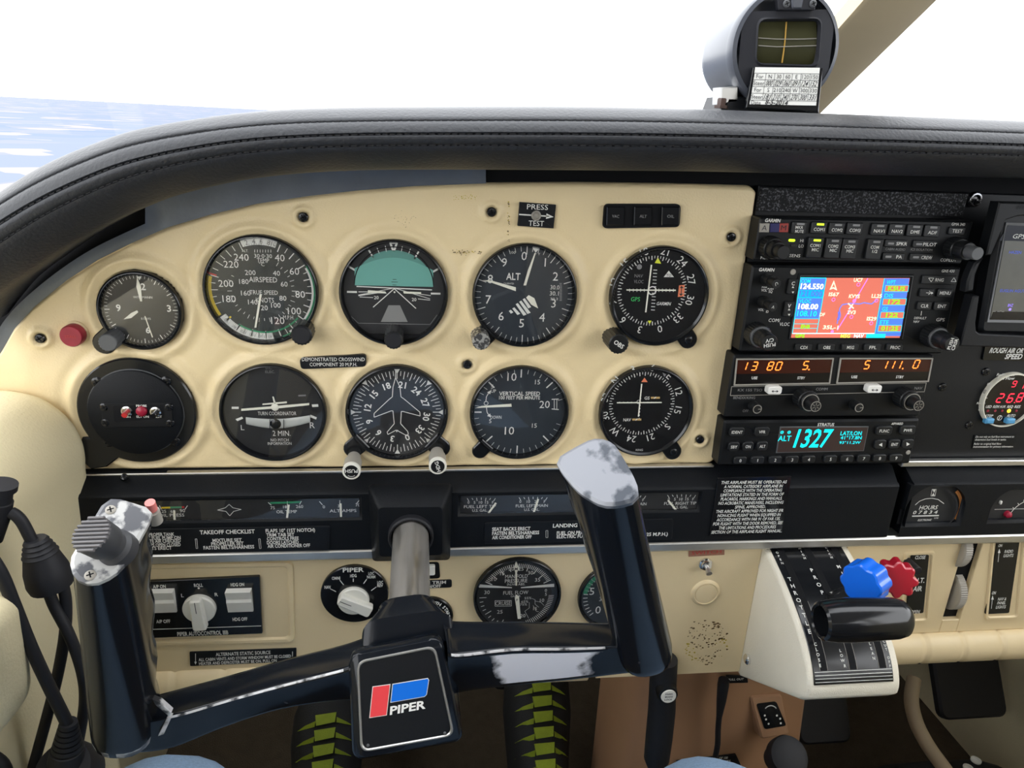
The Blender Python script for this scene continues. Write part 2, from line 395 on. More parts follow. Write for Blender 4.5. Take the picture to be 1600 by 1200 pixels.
# land far below, seen past the left end of the glareshield
m = mat('fields', (.2, .26, .42), .9); nt = m.node_tree; b = nt.nodes['Principled BSDF']; b.inputs['Specular IOR Level'].default_value = 0
tc = nt.nodes.new('ShaderNodeTexCoord'); mp = nt.nodes.new('ShaderNodeMapping'); mp.inputs['Scale'].default_value = (.0013, .0013, 1); mp.inputs['Rotation'].default_value = (0, 0, .12)
vo = nt.nodes.new('ShaderNodeTexVoronoi'); vo.inputs['Scale'].default_value = 1; vo.distance = 'CHEBYCHEV'
cr = nt.nodes.new('ShaderNodeValToRGB'); e = cr.color_ramp; e.interpolation = 'CONSTANT'
e.elements[0].color = (.168, .192, .240, 1); e.elements[1].position = .38; e.elements[1].color = (.188, .202, .245, 1)
for p, c in ((.55, (.155, .185, .240)), (.68, (.26, .245, .26)), (.8, (.205, .21, .245)), (.9, (.17, .195, .24))):
    q = e.elements.new(p); q.color = (*c, 1)
sp = nt.nodes.new('ShaderNodeSeparateColor')
nt.links.new(tc.outputs['Object'], mp.inputs[0]); nt.links.new(mp.outputs[0], vo.inputs['Vector']); nt.links.new(vo.outputs['Color'], sp.inputs[0])
nt.links.new(sp.outputs[0], cr.inputs[0]); nt.links.new(cr.outputs[0], b.inputs['Base Color'])
mb = MB(); mb.poly([(-400000, -50000, -500), (400000, -50000, -500), (400000, 500000, -500), (-400000, 500000, -500)])
g = mb.obj('ground', None, 'fields', kind='structure'); g['label'] = 'hazy blue farmland far below the windshield'
# ================================================================= glareshield
P0 = PAN(0)
PADT = [(-60, 345, -60, 530), (0, 300, -10, 468), (50, 268, 50, 422), (100, 243, 105, 385), (150, 223, 160, 354), (200, 206, 215, 328), (250, 195, 265, 309), (300, 187, 320, 294), (370, 178, 390, 280), (450, 172, 470, 271), (560, 169, 570, 266), (700, 168, 700, 265), (900, 168, 900, 266), (1100, 172, 1095, 268), (1280, 178, 1270, 272), (1450, 184, 1430, 275), (1600, 190, 1570, 278), (1780, 197, 1750, 284), (2100, 210, 2080, 296), (2500, 230, 2480, 318)]
def lerpc(T, t):
    k = min(int(t), len(T) - 2); q = t - k
    p = [T[max(k - 1, 0)], T[k], T[k + 1], T[min(k + 2, len(T) - 1)]]
    return [.5 * (2 * p[1][i] + (p[2][i] - p[0][i]) * q + (2 * p[0][i] - 5 * p[1][i] + 4 * p[2][i] - p[3][i]) * q * q + (3 * p[1][i] - p[0][i] - 3 * p[2][i] + p[3][i]) * q ** 3) for i in range(len(T[0]))]
YP = -.05
glare = thing('glareshield', 'black padded leather glareshield with stitched grooves over the instrument panel', 'glareshield', (0, 0, .96))
def pad_pt(c, t, lift=0.):
    a, b_ = PY(c[0], c[1], YP), PY(c[2], c[3], YP); p = a.lerp(b_, t)
    bulge = .030 * math.sin(math.pi * min(1, max(0, t)) ** .85) ** .8 + lift
    return Vector((p.x, YP - bulge, p.z))
mb = MB(); NS = (len(PADT) - 1) * 8
prof = [0, .02, .05, .09, .13, .165, .19, .20, .21, .235, .28, .33, .375, .395, .405, .415, .435, .48, .53, .56, .575, .59, .62, .68, .75, .82, .88, .93, .97, 1]
groove = {.20: -.0022, .19: -.0012, .21: -.0012, .405: -.0024, .395: -.0013, .415: -.0013, .575: -.0020, .56: -.0006, .59: -.0006}
rings = []
for i in range(NS + 1):
    c = lerpc(PADT, i * (len(PADT) - 1) / NS)
    a, b_ = PY(c[0], c[1], YP), PY(c[2], c[3], YP)
    R = [Vector((a.x, .60, a.z - .06)), Vector((a.x, .36, a.z - .03)), Vector((a.x, .1, a.z - .006)), Vector((a.x, .0, a.z - .001)), Vector((a.x, YP + .02, a.z + .0008))]
    R += [pad_pt(c, t, groove.get(t, 0)) for t in prof]
    R += [Vector((b_.x, YP + .02, b_.z)), Vector((b_.x, .01, b_.z + .002))]
    rings.append(R)
mb.loft(rings, closed=False)
mb.obj('padding', glare, 'leather', ang=1.2)
for t in (.20, .405, .575):                                  # stitches lie in the grooves
    mb = MB(); n = 0
    L = [pad_pt(lerpc(PADT, i * (len(PADT) - 1) / 900), t, -.0012) for i in range(901)]
    acc = 0; last = L[0]; start = L[0]
    for p in L[1:]:
        if (p - start).length > .0042:
            q = start.lerp(p, .7); mb.tube([start, q], .00045, 4); start = p
    mb.obj('stitching', glare, 'thread', kind='stuff')
# dark sub-panel behind everything and the blue-grey metal strip above the beige panel
BEIGE = [(-90, 700), (-60, 640), (-30, 592), (0, 548), (20, 513), (50, 480), (100, 439), (150, 406), (200, 381), (260, 355), (330, 334), (400, 318), (480, 306), (560, 297), (650, 290), (760, 286), (900, 285), (1050, 287), (1165, 290)]
mb = MB(); top = [P0.px(x, y) for x, y in BEIGE]
pts = [(-.345, .60)] + [(-.345, .90)] + [(PY(c[2], c[3], YP).x, min(PY(c[2], c[3], YP).z + .012, 1.0)) for c in PADT[3:]]
pts = [p for p in pts if p[0] < .84] + [(.84, .99), (.84, .60)]
mb.prism(PAN(.012), pts, -.004, 0); mb.obj('wall_dashboard', None, 'black_matte', kind='structure')
mb = MB(); r0, r1 = [], []
for i in range(60):
    c = lerpc([list(p) for p in BEIGE[2:16]], i * 13 / 59); a, b_ = P0.px(c[0], c[1])
    k = max(i - 1, 0); c2 = lerpc([list(p) for p in BEIGE[2:16]], min(i + 1, 59) * 13 / 59); a2, b2 = P0.px(c2[0], c2[1]); c3 = lerpc([list(p) for p in BEIGE[2:16]], k * 13 / 59); a3, b3 = P0.px(c3[0], c3[1])
    t = Vector((a2 - a3, b2 - b3)).normalized(); nrm = Vector((-t.y, t.x)); wd = .020 if c[0] > 238 else .0075
    if i > 44: wd = .017 - .006 * (i - 44) / 15
    r0.append((a - nrm.x * .006, b_ - nrm.y * .006)); r1.append((a + nrm.x * wd, b_ + nrm.y * wd))
fs = PAN(.0035)
mb.loft([[fs.pt(*p, -.004) for p in r0], [fs.pt(*p, 0) for p in r0], [fs.pt(p[0] * .35 + q[0] * .65, p[1] * .35 + q[1] * .65, .0) for p, q in zip(r0, r1)], [fs.pt(*p, .003) for p in r1], [fs.pt(*p, -.004) for p in r1]], closed=False)
mb.obj('trim_1', None, 'strip_metal', kind='structure', ang=1)

# ================================================================= beige instrument panel
COLX = [(-.1164, -.0184, .0828, .1925), (-.1145, -.0165, .0836, .1919)]; ROWZ = (.8720, .7732)
TOPS = sorted(top); 
def ztop(x):
    for (x0, z0), (x1, z1) in zip(TOPS, TOPS[1:]):
        if x <= x1: q = max(0, (x - x0) / (x1 - x0)); return z0 + (z1 - z0) * q
    return TOPS[-1][1]
BX0, BX1, BZ0 = TOPS[0][0], P0.px(1186, 295)[0], .7225
BOSS = [P0.px(*p) for p in ((474, 339), (768, 331), (730, 569), (1142, 370), (1093, 686), (64, 528))]
DIALS = [(x, z, .0425) for k, z in enumerate(ROWZ) for x in COLX[k]] + [(*P0.px(220, 483), .033), (*P0.px(217, 642), .045)]
def relief(x, z):
    y = 0.
    for cx, cz, R in DIALS:
        r = math.hypot(x - cx, z - cz)
        if r < R - .0035: return -.0045
        if r < R + .02: y += .0022 * math.exp(-((r - R - .0040) / .0030) ** 2) - .0008 * math.exp(-((r - R - .0115) / .0035) ** 2)
    for cx, cz in BOSS:
        r = math.hypot(x - cx, z - cz); y += .0026 * math.exp(-((r - .0064) / .0020) ** 2) - (.0015 if r < .0035 else 0)
    return y + .0011 * noise.noise(Vector((x * 22, z * 22, 3))) + .0007 * noise.noise(Vector((x * 60, z * 60, 9))) * (1.6 if z < .76 else .8)
mb = MB(); NX, NZ = 330, 170; ids = []
panel = thing('instrument_panel', 'beige vinyl instrument panel carrying the round flight gauges', 'panel', (0, 0, BZ0))
for i in range(NX + 1):
    x = BX0 + (BX1 - BX0) * i / NX; zt = ztop(x); row = []
    rc = .009; dx = BX1 - x
    if dx < rc: zt -= rc - math.sqrt(max(0, rc * rc - (rc - dx) ** 2))
    zb = BZ0 + (0 if dx > rc else rc - math.sqrt(max(0, rc * rc - (rc - dx) ** 2)))
    for j in range(NZ + 1):
        z = zb + (zt - zb) * (1 - math.cos(math.pi * j / NZ)) / 2
        e = min(zt - z, z - zb, dx); rd = .004
        y = relief(x, z) if e > .001 else 0.
        if e < rd: y -= .007 * (1 - math.sqrt(max(0, 1 - ((rd - e) / rd) ** 2)))
        row.append(mb.v((x, -y, z)))
    ids.append(row)
for i in range(NX):
    for j in range(NZ): mb.f((ids[i][j], ids[i + 1][j], ids[i + 1][j + 1], ids[i][j + 1]))
mb.obj('panel_cover', panel, 'beige', ang=3, recalc=False)
for (a, b_) in BOSS: screw(panel, P0.at(a, b_, .0012), .0036, .0016, rot=random.uniform(0, 90))
# old adhesive outline left on the vinyl
mb = MB(); rnd = random.Random(3)
def speck(fr, x, y, s, d, mi): 
    a, b_ = fr.px(x, y); n = rnd.randint(5, 7); r = s * .0005
    mb.flat(fr, [(a + r * rnd.uniform(.4, 1.2) * math.cos(6.283 * k / n), b_ + r * rnd.uniform(.3, .9) * math.sin(6.283 * k / n)) for k in range(n)], d, mi)
for k in range(70): speck(P0, rnd.uniform(706, 752) if k < 40 else 794 + rnd.gauss(0, 1), 393 + rnd.gauss(0, 2.2) if k < 40 else rnd.uniform(315, 378), rnd.uniform(.5, 1.7), .0022, 0 if k % 4 else 1)
for k in range(30): speck(P0, rnd.uniform(708, 745), 308 + rnd.gauss(0, 2.5), rnd.uniform(.5, 1.3), .0022, 1)
for k in range(34): speck(P0, 635 + rnd.gauss(0, 10), 343 + rnd.gauss(0, 5), rnd.uniform(.3, .8), .0022, 0)
mb.obj('adhesive_residue', panel, ['grime', 'glue'], kind='stuff')

# ================================================================= round gauges
class Gauge:
    def __init__(s, name, label, X, Z, R=.0405, face='face', cat='gauge', bez=.0055, rim=.0032, y=0., group=None, bezmat='black_gloss', slope=.0045, shape=None):
        s.t = thing(name, label, cat, (X, y, Z), group); s.R = R; s.Y = y
        s.fr = Fr((X, y, Z)); s.ri = R - rim; mb = MB()
        n = 64
        mb.lathe(s.fr, [(R, -.003), (R, bez - .0014), (R - .0006, bez - .0004), (R - .0014, bez), (R - rim * .55, bez), (s.ri, bez - slope), (s.ri, -.0015)], n, True, False)
        s.bezel = mb.obj('bezel', s.t, bezmat)
        s.fd = bez - slope - .0008
        mb = MB(); mb.disc(s.fr, (0, 0), s.ri + .0004, s.fd, n=64); s.face = mb.obj('dial_face', s.t, face)
        s.mk = MB(); s.d = s.fd + .00015; s.bez = bez
    def p(s, f, a): r = f * s.R; return r * math.sin(math.radians(a)), r * math.cos(math.radians(a))
    def tick(s, a, r0, r1, w=.010, mi=0, w2=None): s.mk.tick(s.fr, (0, 0), a, r0 * s.R, r1 * s.R, w * s.R, s.d, mi, None if w2 is None else w2 * s.R)
    def ticks(s, a0, a1, n, r0, r1, w=.010, mi=0):
        for k in range(n + 1): s.tick(a0 + (a1 - a0) * k / n, r0, r1, w, mi)
    def num(s, t, f, a, h, rot=False, mi=0, **k): u, v = s.p(f, a); s.mk.text(s.fr, t, u, v, h * s.R, s.d, rot=-a if rot else 0, mi=mi, **k)
    def tpx(s, t, x, y, hp, wp=None, mi=0, **k): s.mk.tp(s.fr, t, x, y, hp, s.d, wp, mi=mi, **k)
    def lpx(s, pts, w, mi=0, dd=0., close=False): s.mk.line(s.fr, [s.fr.px(x, y, s.d + dd) for x, y in pts], w, s.d + dd, mi, close)
    def fpx(s, pts, mi=0, dd=0.): s.mk.flat(s.fr, [s.fr.px(x, y, s.d + dd) for x, y in pts], s.d + dd, mi)
    def needle(s, pts, lift=.0008, name='needle', m='lume', px=True):
        mb = MB(); q = [s.fr.px(x, y, s.d + lift) for x, y in pts] if px else pts
        mb.prism(s.fr, q, s.d + lift - .0003, s.d + lift); return mb.obj(name, s.t, m)
    def knob(s, x, y, r, l, m='knob', name='knob', n=18, tip=None, out=None):
        """knob standing proud of the panel; x, y is where its front face is seen"""
        d = s.bez + l; a, b_ = s.fr.px(x, y, d); f2 = s.fr.at(a, b_); mb = MB()
        knurled(mb, f2, [(r, -.002), (r, d - .0008), (r * .9, d), ], n, .07, (2,)); o = mb.obj(name, s.t, m)
        if tip: mb = MB(); mb.lathe(f2, [(r * .86, d), (r * .8, d + .0006)], 24); mb.obj('cap', o, tip)
        return o, f2, d
    def lug(s, ang, r0=.9, r1=1.22, w=.012, scr=True, m='black_gloss'):
        u, v = s.p(r1, ang); f2 = s.fr.at(u, v); q = s.fr.rot(-ang); mb = MB()
        mb.prism(q, [(-w / 2, s.R * r0)] + [(w / 2 * math.cos(math.radians(180 - k * 18)), s.R * r1 + w / 2 * math.sin(math.radians(180 - k * 18))) for k in range(11)] + [(w / 2, s.R * r0)], -.002, s.bez - .0012, .0008)
        mb.obj('mounting_lug', s.t, m)
        if scr: screw(s.t, s.fr.at(u, v, s.bez - .0012), .0034, .001)
    def done(s, mats=('print',), glass=True):
        if s.mk.F: s.mk.obj('markings', s.t, list(mats), smooth=False, recalc=False)
        if glass:
            mb = MB(); mb.lathe(s.fr, [(s.ri, s.bez - .0022), (s.ri, s.bez - .0016)], 48); mb.obj('glass', s.t, 'glass')
        return s
W = ['print', 'green', 'yellow', 'red', 'print_dim', 'black_matte', 'lume', 'yellow_bug', 'green_print', 'flag_orange', 'flag_amber', 'ink']
GR, YE, RE, DIM, BK, LU, YB, GP, FO, FA, INK = range(1, 12)

# ---- airspeed indicator
g = Gauge('airspeed_indicator', 'airspeed gauge with yellow and green arcs, right of the small clock', COLX[0][0], ROWZ[0], .0418, 'face_grey')
for t, x, y in (('40', 437, 403), ('60', 460, 424), ('80', 469, 460), ('100', 460, 486), ('120', 434, 501), ('180', 358, 467), ('200', 353, 443), ('220', 361, 413), ('240', 377, 402)): g.tpx(t, x, y, 10.5)
for t, x, y in (('40', 432, 427), ('60', 444, 444), ('80', 442, 466), ('100', 431, 477), ('120', 411, 481), ('140', 395, 472), ('160', 384, 458), ('180', 381, 440), ('200', 391, 426)): g.tpx(t, x, y, 7.5)
g.tpx('AIRSPEED', 411, 437, 8, 44); g.tpx('TRUE SPEED', 412, 457, 6.5, 44); g.tpx('KNOTS', 414, 469, 7.5, 28); g.tpx('TEMP', 411, 407, 6.5, 19); g.tpx('30·0·30', 411, 400, 6, 28); g.tpx('°C', 409, 413, 5.5); g.tpx('M.P.H.', 451, 496, 6, 17); g.tpx('ALT.', 383, 392, 4, 10)
for k in range(23): a = 24 + k * 8.6; g.tick(a, .80 if k % 2 else .76, .90, .012 if k % 2 else .018)
for k in range(11): g.tick(252 + k * 8.6, .80 if k % 2 else .76, .90, .012)
for k in range(28): a = 32 + k * 9.8; g.tick(a, .52, .57 if k % 2 else .60, .009)
g.mk.arc(g.fr, (0, 0), .905 * g.R, .935 * g.R, 60, 160, g.d, GR); g.mk.arc(g.fr, (0, 0), .87 * g.R, .905 * g.R, 62, 150, g.d, 0)
g.mk.arc(g.fr, (0, 0), .87 * g.R, .93 * g.R, 238, 285, g.d, YE); g.tick(288, .8, .94, .03, RE); g.tick(229, .76, .86, .03, YE)
g.mk.arc(g.fr, (0, 0), .80 * g.R, .93 * g.R, 170, 236, g.d, 0); g.mk.arc(g.fr, (0, 0), .77 * g.R, .80 * g.R, 130, 215, g.d, GR)
for k, t in enumerate(('140', '150', '160', '170', '180', '190')): g.num(t, .868, 173 + k * 11, .055, True, INK)
for k in range(34): g.tick(171 + k * 1.95, .80, .82 if k % 2 else .835, .006, INK)
g.mk.arc(g.fr, (0, 0), .81 * g.R, .93 * g.R, -20, 20, g.d, 0)
for k, t in enumerate('2468'): g.num(t, .87, -14 + k * 8.4, .085, True, INK)
g.num('10', .87, 17, .075, True, INK)
for k in range(15): g.tick(-20 + k * 2.86, .81, .84, .006, INK)
for k in range(7): x = 398 + k * 4.2; g.lpx([(x, 390), (x, 394.5)], .0004)
g.needle([(405.5, 460), (409, 460.5), (400.5, 512), (397.5, 512)]); g.knob(471, 524, .0078, .012, tip='rubber')
g.done(W)

# ---- attitude indicator
g = Gauge('attitude_indicator', 'attitude gauge showing a teal sky half above a white horizon line', COLX[0][1], ROWZ[0], .0412, 'face')
mb = MB(); R = g.R
c = g.fr.px(616, 447, g.d); rs = .0295
mb.flat(g.fr, [(c[0] + rs * math.cos(math.radians(k * 6)), c[1] + rs * .93 * math.sin(math.radians(k * 6))) for k in range(31)], g.d, 0)
mb.flat(g.fr, [(c[0] - .0295, c[1])] + [(c[0] - .0295 + .059 * k / 20, c[1] + .0130 + .0088 * math.sin(math.pi * k / 20)) for k in range(21)] + [(c[0] + .0295, c[1])], g.d + .0001, 1)
mb.obj('sky_disc', g.t, ['teal_dark', 'teal'], smooth=False)
mb = MB(); mb.arc(g.fr, (c[0], c[1]), rs, rs + .0008, -88, 88, g.d + .0002, 0); mb.obj('sky_rim', g.t, 'black_matte')
for a, w_, r0, r1 in ((-30, .03, .74, .90), (30, .03, .74, .90), (-20, .012, .77, .88), (-10, .012, .77, .88), (10, .012, .77, .88), (20, .012, .77, .88), (-60, .035, .75, .92), (60, .035, .75, .92), (-90, .035, .68, .86), (90, .035, .68, .86)): g.tick(a, r0, r1, w_)
g.fpx([(608, 379), (622, 379), (617, 393), (613, 393)], 0); g.fpx([(612, 381), (618, 381), (615, 389)], INK, .0001)
g.lpx([(557, 447.5), (675, 453)], .0008, 0, .0003)
g.lpx([(583, 480), (616, 451), (650, 482)], .0007, 0, .0003); g.lpx([(560, 462), (592, 457)], .0008, 0, .0002); g.lpx([(560, 456), (592, 456)], .0005, 0, .0002); g.lpx([(560, 461), (616, 450), (672, 467)], .0005, 0, .0002); g.lpx([(640, 457), (673, 462)], .0005, 0, .0002); g.lpx([(562, 464), (583, 465)], .0005, 0, .0002); g.lpx([(653, 467), (672, 469)], .0005, 0, .0002)
g.tpx('20', 588, 465, 5, bold=.01); g.tpx('20', 647, 468, 5, bold=.01); g.tpx('10', 607, 440.5, 5, mi=INK); g.tpx('10', 626, 441, 5, mi=INK)
for y, q in ((436.5, 3), (440.5, 5), (445, 3)): g.lpx([(616.5 - q, y), (616.5 + q, y + .3)], .0004, INK, .0003)
g.mk.flat(g.fr, [g.fr.px(x, y, g.d) for x, y in ((607, 477), (625, 477), (637, 503), (595, 503))], g.d, DIM)
mb = MB(); mb.prism(g.fr, [g.fr.px(x, y, g.d) for x, y in ((575, 453), (602, 455), (604, 458), (575, 457))], g.d + .0008, g.d + .0012)
mb.prism(g.fr, [g.fr.px(x, y, g.d) for x, y in ((630, 455), (658, 456), (658, 459), (631, 458))], g.d + .0008, g.d + .0012); mb.disc(g.fr, g.fr.px(616.5, 456, g.d), .0007, g.d + .0012)
mb.obj('miniature_aircraft', g.t, 'lume')
mb = MB(); q = [g.p(.915, a) for a in range(150, 211, 5)]; mb.prism(g.fr, q + [g.p(.72, 222), g.p(.72, 138)][:0], g.d, g.d + .002); mb.obj('mask', g.t, 'black_gloss')
g.lpx([(544, 490), (560, 505), (672, 507), (683, 492)], .0004, DIM, .0002)
g.knob(615, 532, .0070, .016, tip='rubber'); g.done(W)

# ---- altimeter
g = Gauge('altimeter', 'altimeter gauge marked ALT with a worn silver setting knob', COLX[0][2], ROWZ[0], .0412, 'face_blue')
for t, x, y in (('0', 819, 400), ('1', 852, 410), ('2', 868, 432), ('3', 865, 474), ('4', 847, 496), ('5', 815, 505), ('6', 783, 494), ('7', 763, 468), ('8', 766, 436), ('9', 788, 410)): g.tpx(t, x, y, 13)
A0 = 0
for k in range(50): g.tick(A0 + k * 7.2, .78 if k % 5 == 0 else .84, .92, .016 if k % 5 == 0 else .010)
g.tpx('ALT', 802, 432, 10.5, 22, bold=.015); g.tpx('CALIBRATED', 795, 443, 2.6, 16); g.tpx('100', 801, 394.5, 4, 9); g.tpx('F T', 840, 397, 3.2, 8)
g.tpx('30.0', 867, 449, 6.5, 14); g.tpx('30.1', 866, 458.5, 6.5, 14); g.tpx('30.2', 866, 467, 3.5, 12)
for k in range(13): g.lpx([(874 + .3 * (k % 3), 443 + k * 2.2), (878, 443 + k * 2.2)], .0002)
for k in range(5):
    x, y = 797 + k * 5.4, 488 - k * 3.8; L = (4, 10, 15, 16, 11)[k]; g.fpx([(x - 2, y - 2 - (k > 1) * 3), (x + 1.2, y - 4 - (k > 1) * 3), (x + 1.5 + L * .9, y + L - 4), (x + L * .8 - 2, y + L - 2)], 0)
g.fpx([(822, 465), (826, 461), (835, 466), (841, 482), (830, 476)], LU, .0002)
g.fpx([(830, 384), (845, 386), (837, 395)], 0)
g.needle([(818, 446), (822, 446), (829, 423), (837, 396), (835.5, 395), (825, 422)], .0012, 'long_needle')
g.needle([(806, 449), (806, 455), (766, 441), (754, 438), (766, 438)], .0008, 'short_needle')
g.lug(223, .9, 1.13, .016, False); g.knob(752, 534, .0068, .014, 'knob_worn'); g.done(W)

# ---- VOR / glideslope indicators
def vor(g, cx, cy, head, top_tri, names):
    c = g.fr.px(cx, cy, g.d); rp = .036
    for k in range(72): g.mk.tick(g.fr, c, k * 5 + head % 5, .0262 if k % 2 else .0250, .0282, .0005 if k % 2 else .0007, g.d)
    for n_, t in names: a = n_ * 10 - head; q, s_ = math.sin(math.radians(a)), math.cos(math.radians(a)); g.mk.text(g.fr, t, c[0] + .0325 * q, c[1] + .0325 * s_, .0058, g.d, rot=-a)
    return c
def mount(g, c, r, prof_d):
    pass
g = Gauge('course_deviation_indicator', 'course indicator with yellow arrows, green GPS text and an OBS knob', *P0.px(1028, 462), .0405, 'black_matte', bez=.0065, slope=.0015)
NAMES = [(0, '0'), (3, '3'), (6, '6'), (9, '9'), (12, '12'), (15, '15'), (18, '18'), (21, '21'), (24, '24'), (27, '27'), (30, '30'), (33, '33')]
c = vor(g, 1019, 455, 198, None, NAMES)
g.fpx([(1028, 402), (1033, 412), (1023, 411)], YB); g.fpx([(1012, 501), (1018, 501), (1015, 507)], YB)
g.mk.arc(g.fr, g.fr.px(1019, 454, g.d), .0027, .0036, 0, 360, g.d + .0001, 0, 24)
for k in range(-6, 7):
    if abs(k) > 0: x = 1018 + k * 5.7; g.lpx([(x, 451), (x, 456)], .0004); y = 453 + k * 5.2; g.lpx([(1016 - k * .3 + 3, y), (1021 - k * .3 + 4, y + .3)], .0006)
g.tpx('GPS', 993, 467.5, 6.5, 14, mi=GP); g.tpx('GARMIN', 1037, 474.5, 5, 22, shear=.2, bold=.012, mi=0); g.tpx('NAV', 998, 431, 5, 13, mi=DIM); g.tpx('VLOC', 998, 440, 5, 15, mi=DIM)
g.fpx([(1037, 433), (1045, 423), (1053, 433)], 0); g.tpx('TO', 1045.5, 430, 4, mi=INK, d=0) if False else None
g.mk.tp(g.fr, 'TO', 1045, 430, 4, g.d + .0002, mi=INK, bold=.01)
g.fpx([(1061, 446), (1070, 445), (1069, 463), (1059, 464)], FO); g.mk.line(g.fr, [g.fr.px(x, y, g.d) for x, y in ((1065, 448), (1064, 461))], .0006, g.d + .0002, INK); g.fpx([(1062, 450), (1065, 446.5), (1068, 450)], INK, .0002); g.fpx([(1061, 459), (1064, 462.5), (1067, 459)], INK, .0002)
g.mk.disc(g.fr, g.fr.px(999, 417, g.d), .0021, g.d, DIM, 16)
g.needle([(1017, 414), (1019, 414), (1010, 488), (1008, 488)], .0012, 'course_needle'); g.needle([(979, 452.3), (1056, 452.7), (1056, 454.6), (979, 454)], .0006, 'glideslope_needle')
g.lug(141, .9, 1.12, .015); o, f2, d = g.knob(967, 538, .0080, .016)
mb = MB(); mb.text(f2, 'OBS', 0, 0, .0034, d + .0002, rot=-32, bold=.015); mb.obj('lettering', o, 'print', smooth=False)
g.done(W)
g = Gauge('course_deviation_indicator', 'course indicator lettered N, E, S, W above the right yoke grip', *P0.px(1008, 641), .0405, 'black_matte', bez=.0065, slope=.0015)
NAMES = [(0, 'N'), (3, '3'), (6, '6'), (9, 'E'), (12, '12'), (15, '15'), (18, 'S'), (21, '21'), (24, '24'), (27, 'W'), (30, '30'), (33, '33')]
c = vor(g, 1003, 631, 50, None, NAMES)
g.fpx([(1007, 590), (1012, 597), (1002, 597)], FO)
for k in range(-5, 6):
    x = 999 + k * 6.2; g.lpx([(x, 628), (x + .1, 629)], .0010, 0); y = 628 + k * 5.2; g.lpx([(1000 - k * .4, y), (1001.2 - k * .4, y)], .0010, 0)
g.mk.arc(g.fr, g.fr.px(998, 628, g.d), .0014, .0018, 0, 360, g.d, 0, 16)
g.tpx('GS', 1011, 622, 4.5, 8, bold=.015); g.tpx('NAV', 980, 656, 4.5, 12, bold=.015)
for x, y in ((1017, 620), (988, 654)): g.fpx([(x, y), (x + 14, y), (x + 14, y + 3), (x, y + 3)], FA); g.fpx([(x + 4, y + 3), (x + 7, y), (x + 9, y), (x + 6, y + 3)], 0, .0001)
g.tpx('KING', 999, 703, 3, 11); g.fpx([(1035, 582), (1041, 585), (1038, 589)], DIM)
g.needle([(1002, 600), (1003.6, 600), (998.5, 651), (996.8, 651)], .0012, 'course_needle'); g.needle([(964, 628.6), (1034, 628.2), (1034, 629.8), (964, 630.2)], .0006, 'glideslope_needle')
g.lug(143, .9, 1.14, .015); g.done(W)

# ---- turn coordinator
g = Gauge('turn_coordinator', 'turn coordinator gauge with small white aeroplane and slip ball tube', COLX[1][0] + .001, ROWZ[1], .0412, 'face')
g.tpx('TURN COORDINATOR', 433, 646, 5.5, 60); g.tpx('2 MIN.', 440, 677, 8, 28); g.tpx('NO PITCH', 437, 687.5, 4.2, 28); g.tpx('INFORMATION', 437, 693, 4.2, 37); g.tpx('L', 379, 668, 8); g.tpx('R', 488, 664.5, 9); g.tpx('D.C.', 420, 575, 3.5, mi=DIM); g.tpx('ELEC.', 422, 581, 4, 15, mi=DIM)
for q in ([(362, 635.5), (373, 635.5), (373, 639), (362, 639)], [(487, 632), (497, 631.5), (497.5, 635.5), (488, 636)], [(368, 655), (378, 651), (380, 654), (371, 658)], [(485, 648), (495, 652), (494, 655.5), (485, 652)]): g.fpx(q)
mb = MB(); f = g.fr; D = g.d + .001
def pl(q, h=.0006, m_=0): mb.prism(f, [f.px(x, y, D) for x, y in q], D - h, D, mi=m_)
pl([(377, 639), (425, 635), (483, 630), (483, 633), (436, 638), (377, 642)]); pl([(425.5, 620), (427.5, 620), (431, 631), (428, 631)]); pl([(410, 631), (448, 627.5), (448, 630), (410, 633)])
mb.lathe(f.at(*f.px(429.5, 636.5, D)), [(.0030, D - .0006), (.0030, D), (.002, D + .0006)], 20); mb.obj('miniature_aircraft', g.t, 'lume')
mb = MB(); T_, B_ = [], []
for k in range(15):
    q = k / 14; x = 384.5 + q * 100; sag = math.sin(math.pi * q) * 7; y0 = 652 - q * 3 + sag * .6; y1 = y0 + 11 + sag * .55
    c0, c1 = f.px(x, y0, D), f.px(x, y1, D); m0 = ((c0[0] + c1[0]) / 2, (c0[1] + c1[1]) / 2); hr = abs(c0[1] - c1[1]) / 2
    T_.append([f.pt(m0[0], m0[1] + hr * math.cos(6.283 * j / 12), g.d + .0008 + .3 * hr * math.sin(6.283 * j / 12)) for j in range(12)])
mb.loft(T_); mb.obj('slip_tube', g.t, 'tube_glass')
mb = MB(); c0 = f.px(431, 661.5, D); mb.lathe(f.at(c0[0], c0[1], g.d + .0022), [(.0001, .0012), (.003, .0008), (.0043, 0), (.003, -.0008)], 20); mb.obj('slip_ball', g.t, 'black_gloss')
mb = MB(); 
for x in (422.5, 444): mb.prism(f, [f.px(x - .5, 654, D), f.px(x + .5, 654, D), f.px(x + .5, 670, D), f.px(x - .5, 670, D)], g.d + .0026, g.d + .0031)
mb.obj('slip_mark', g.t, 'black_matte')
g.fpx([(466, 617), (478, 616.5), (478, 619), (466, 619.5)], DIM)
g.done(W)

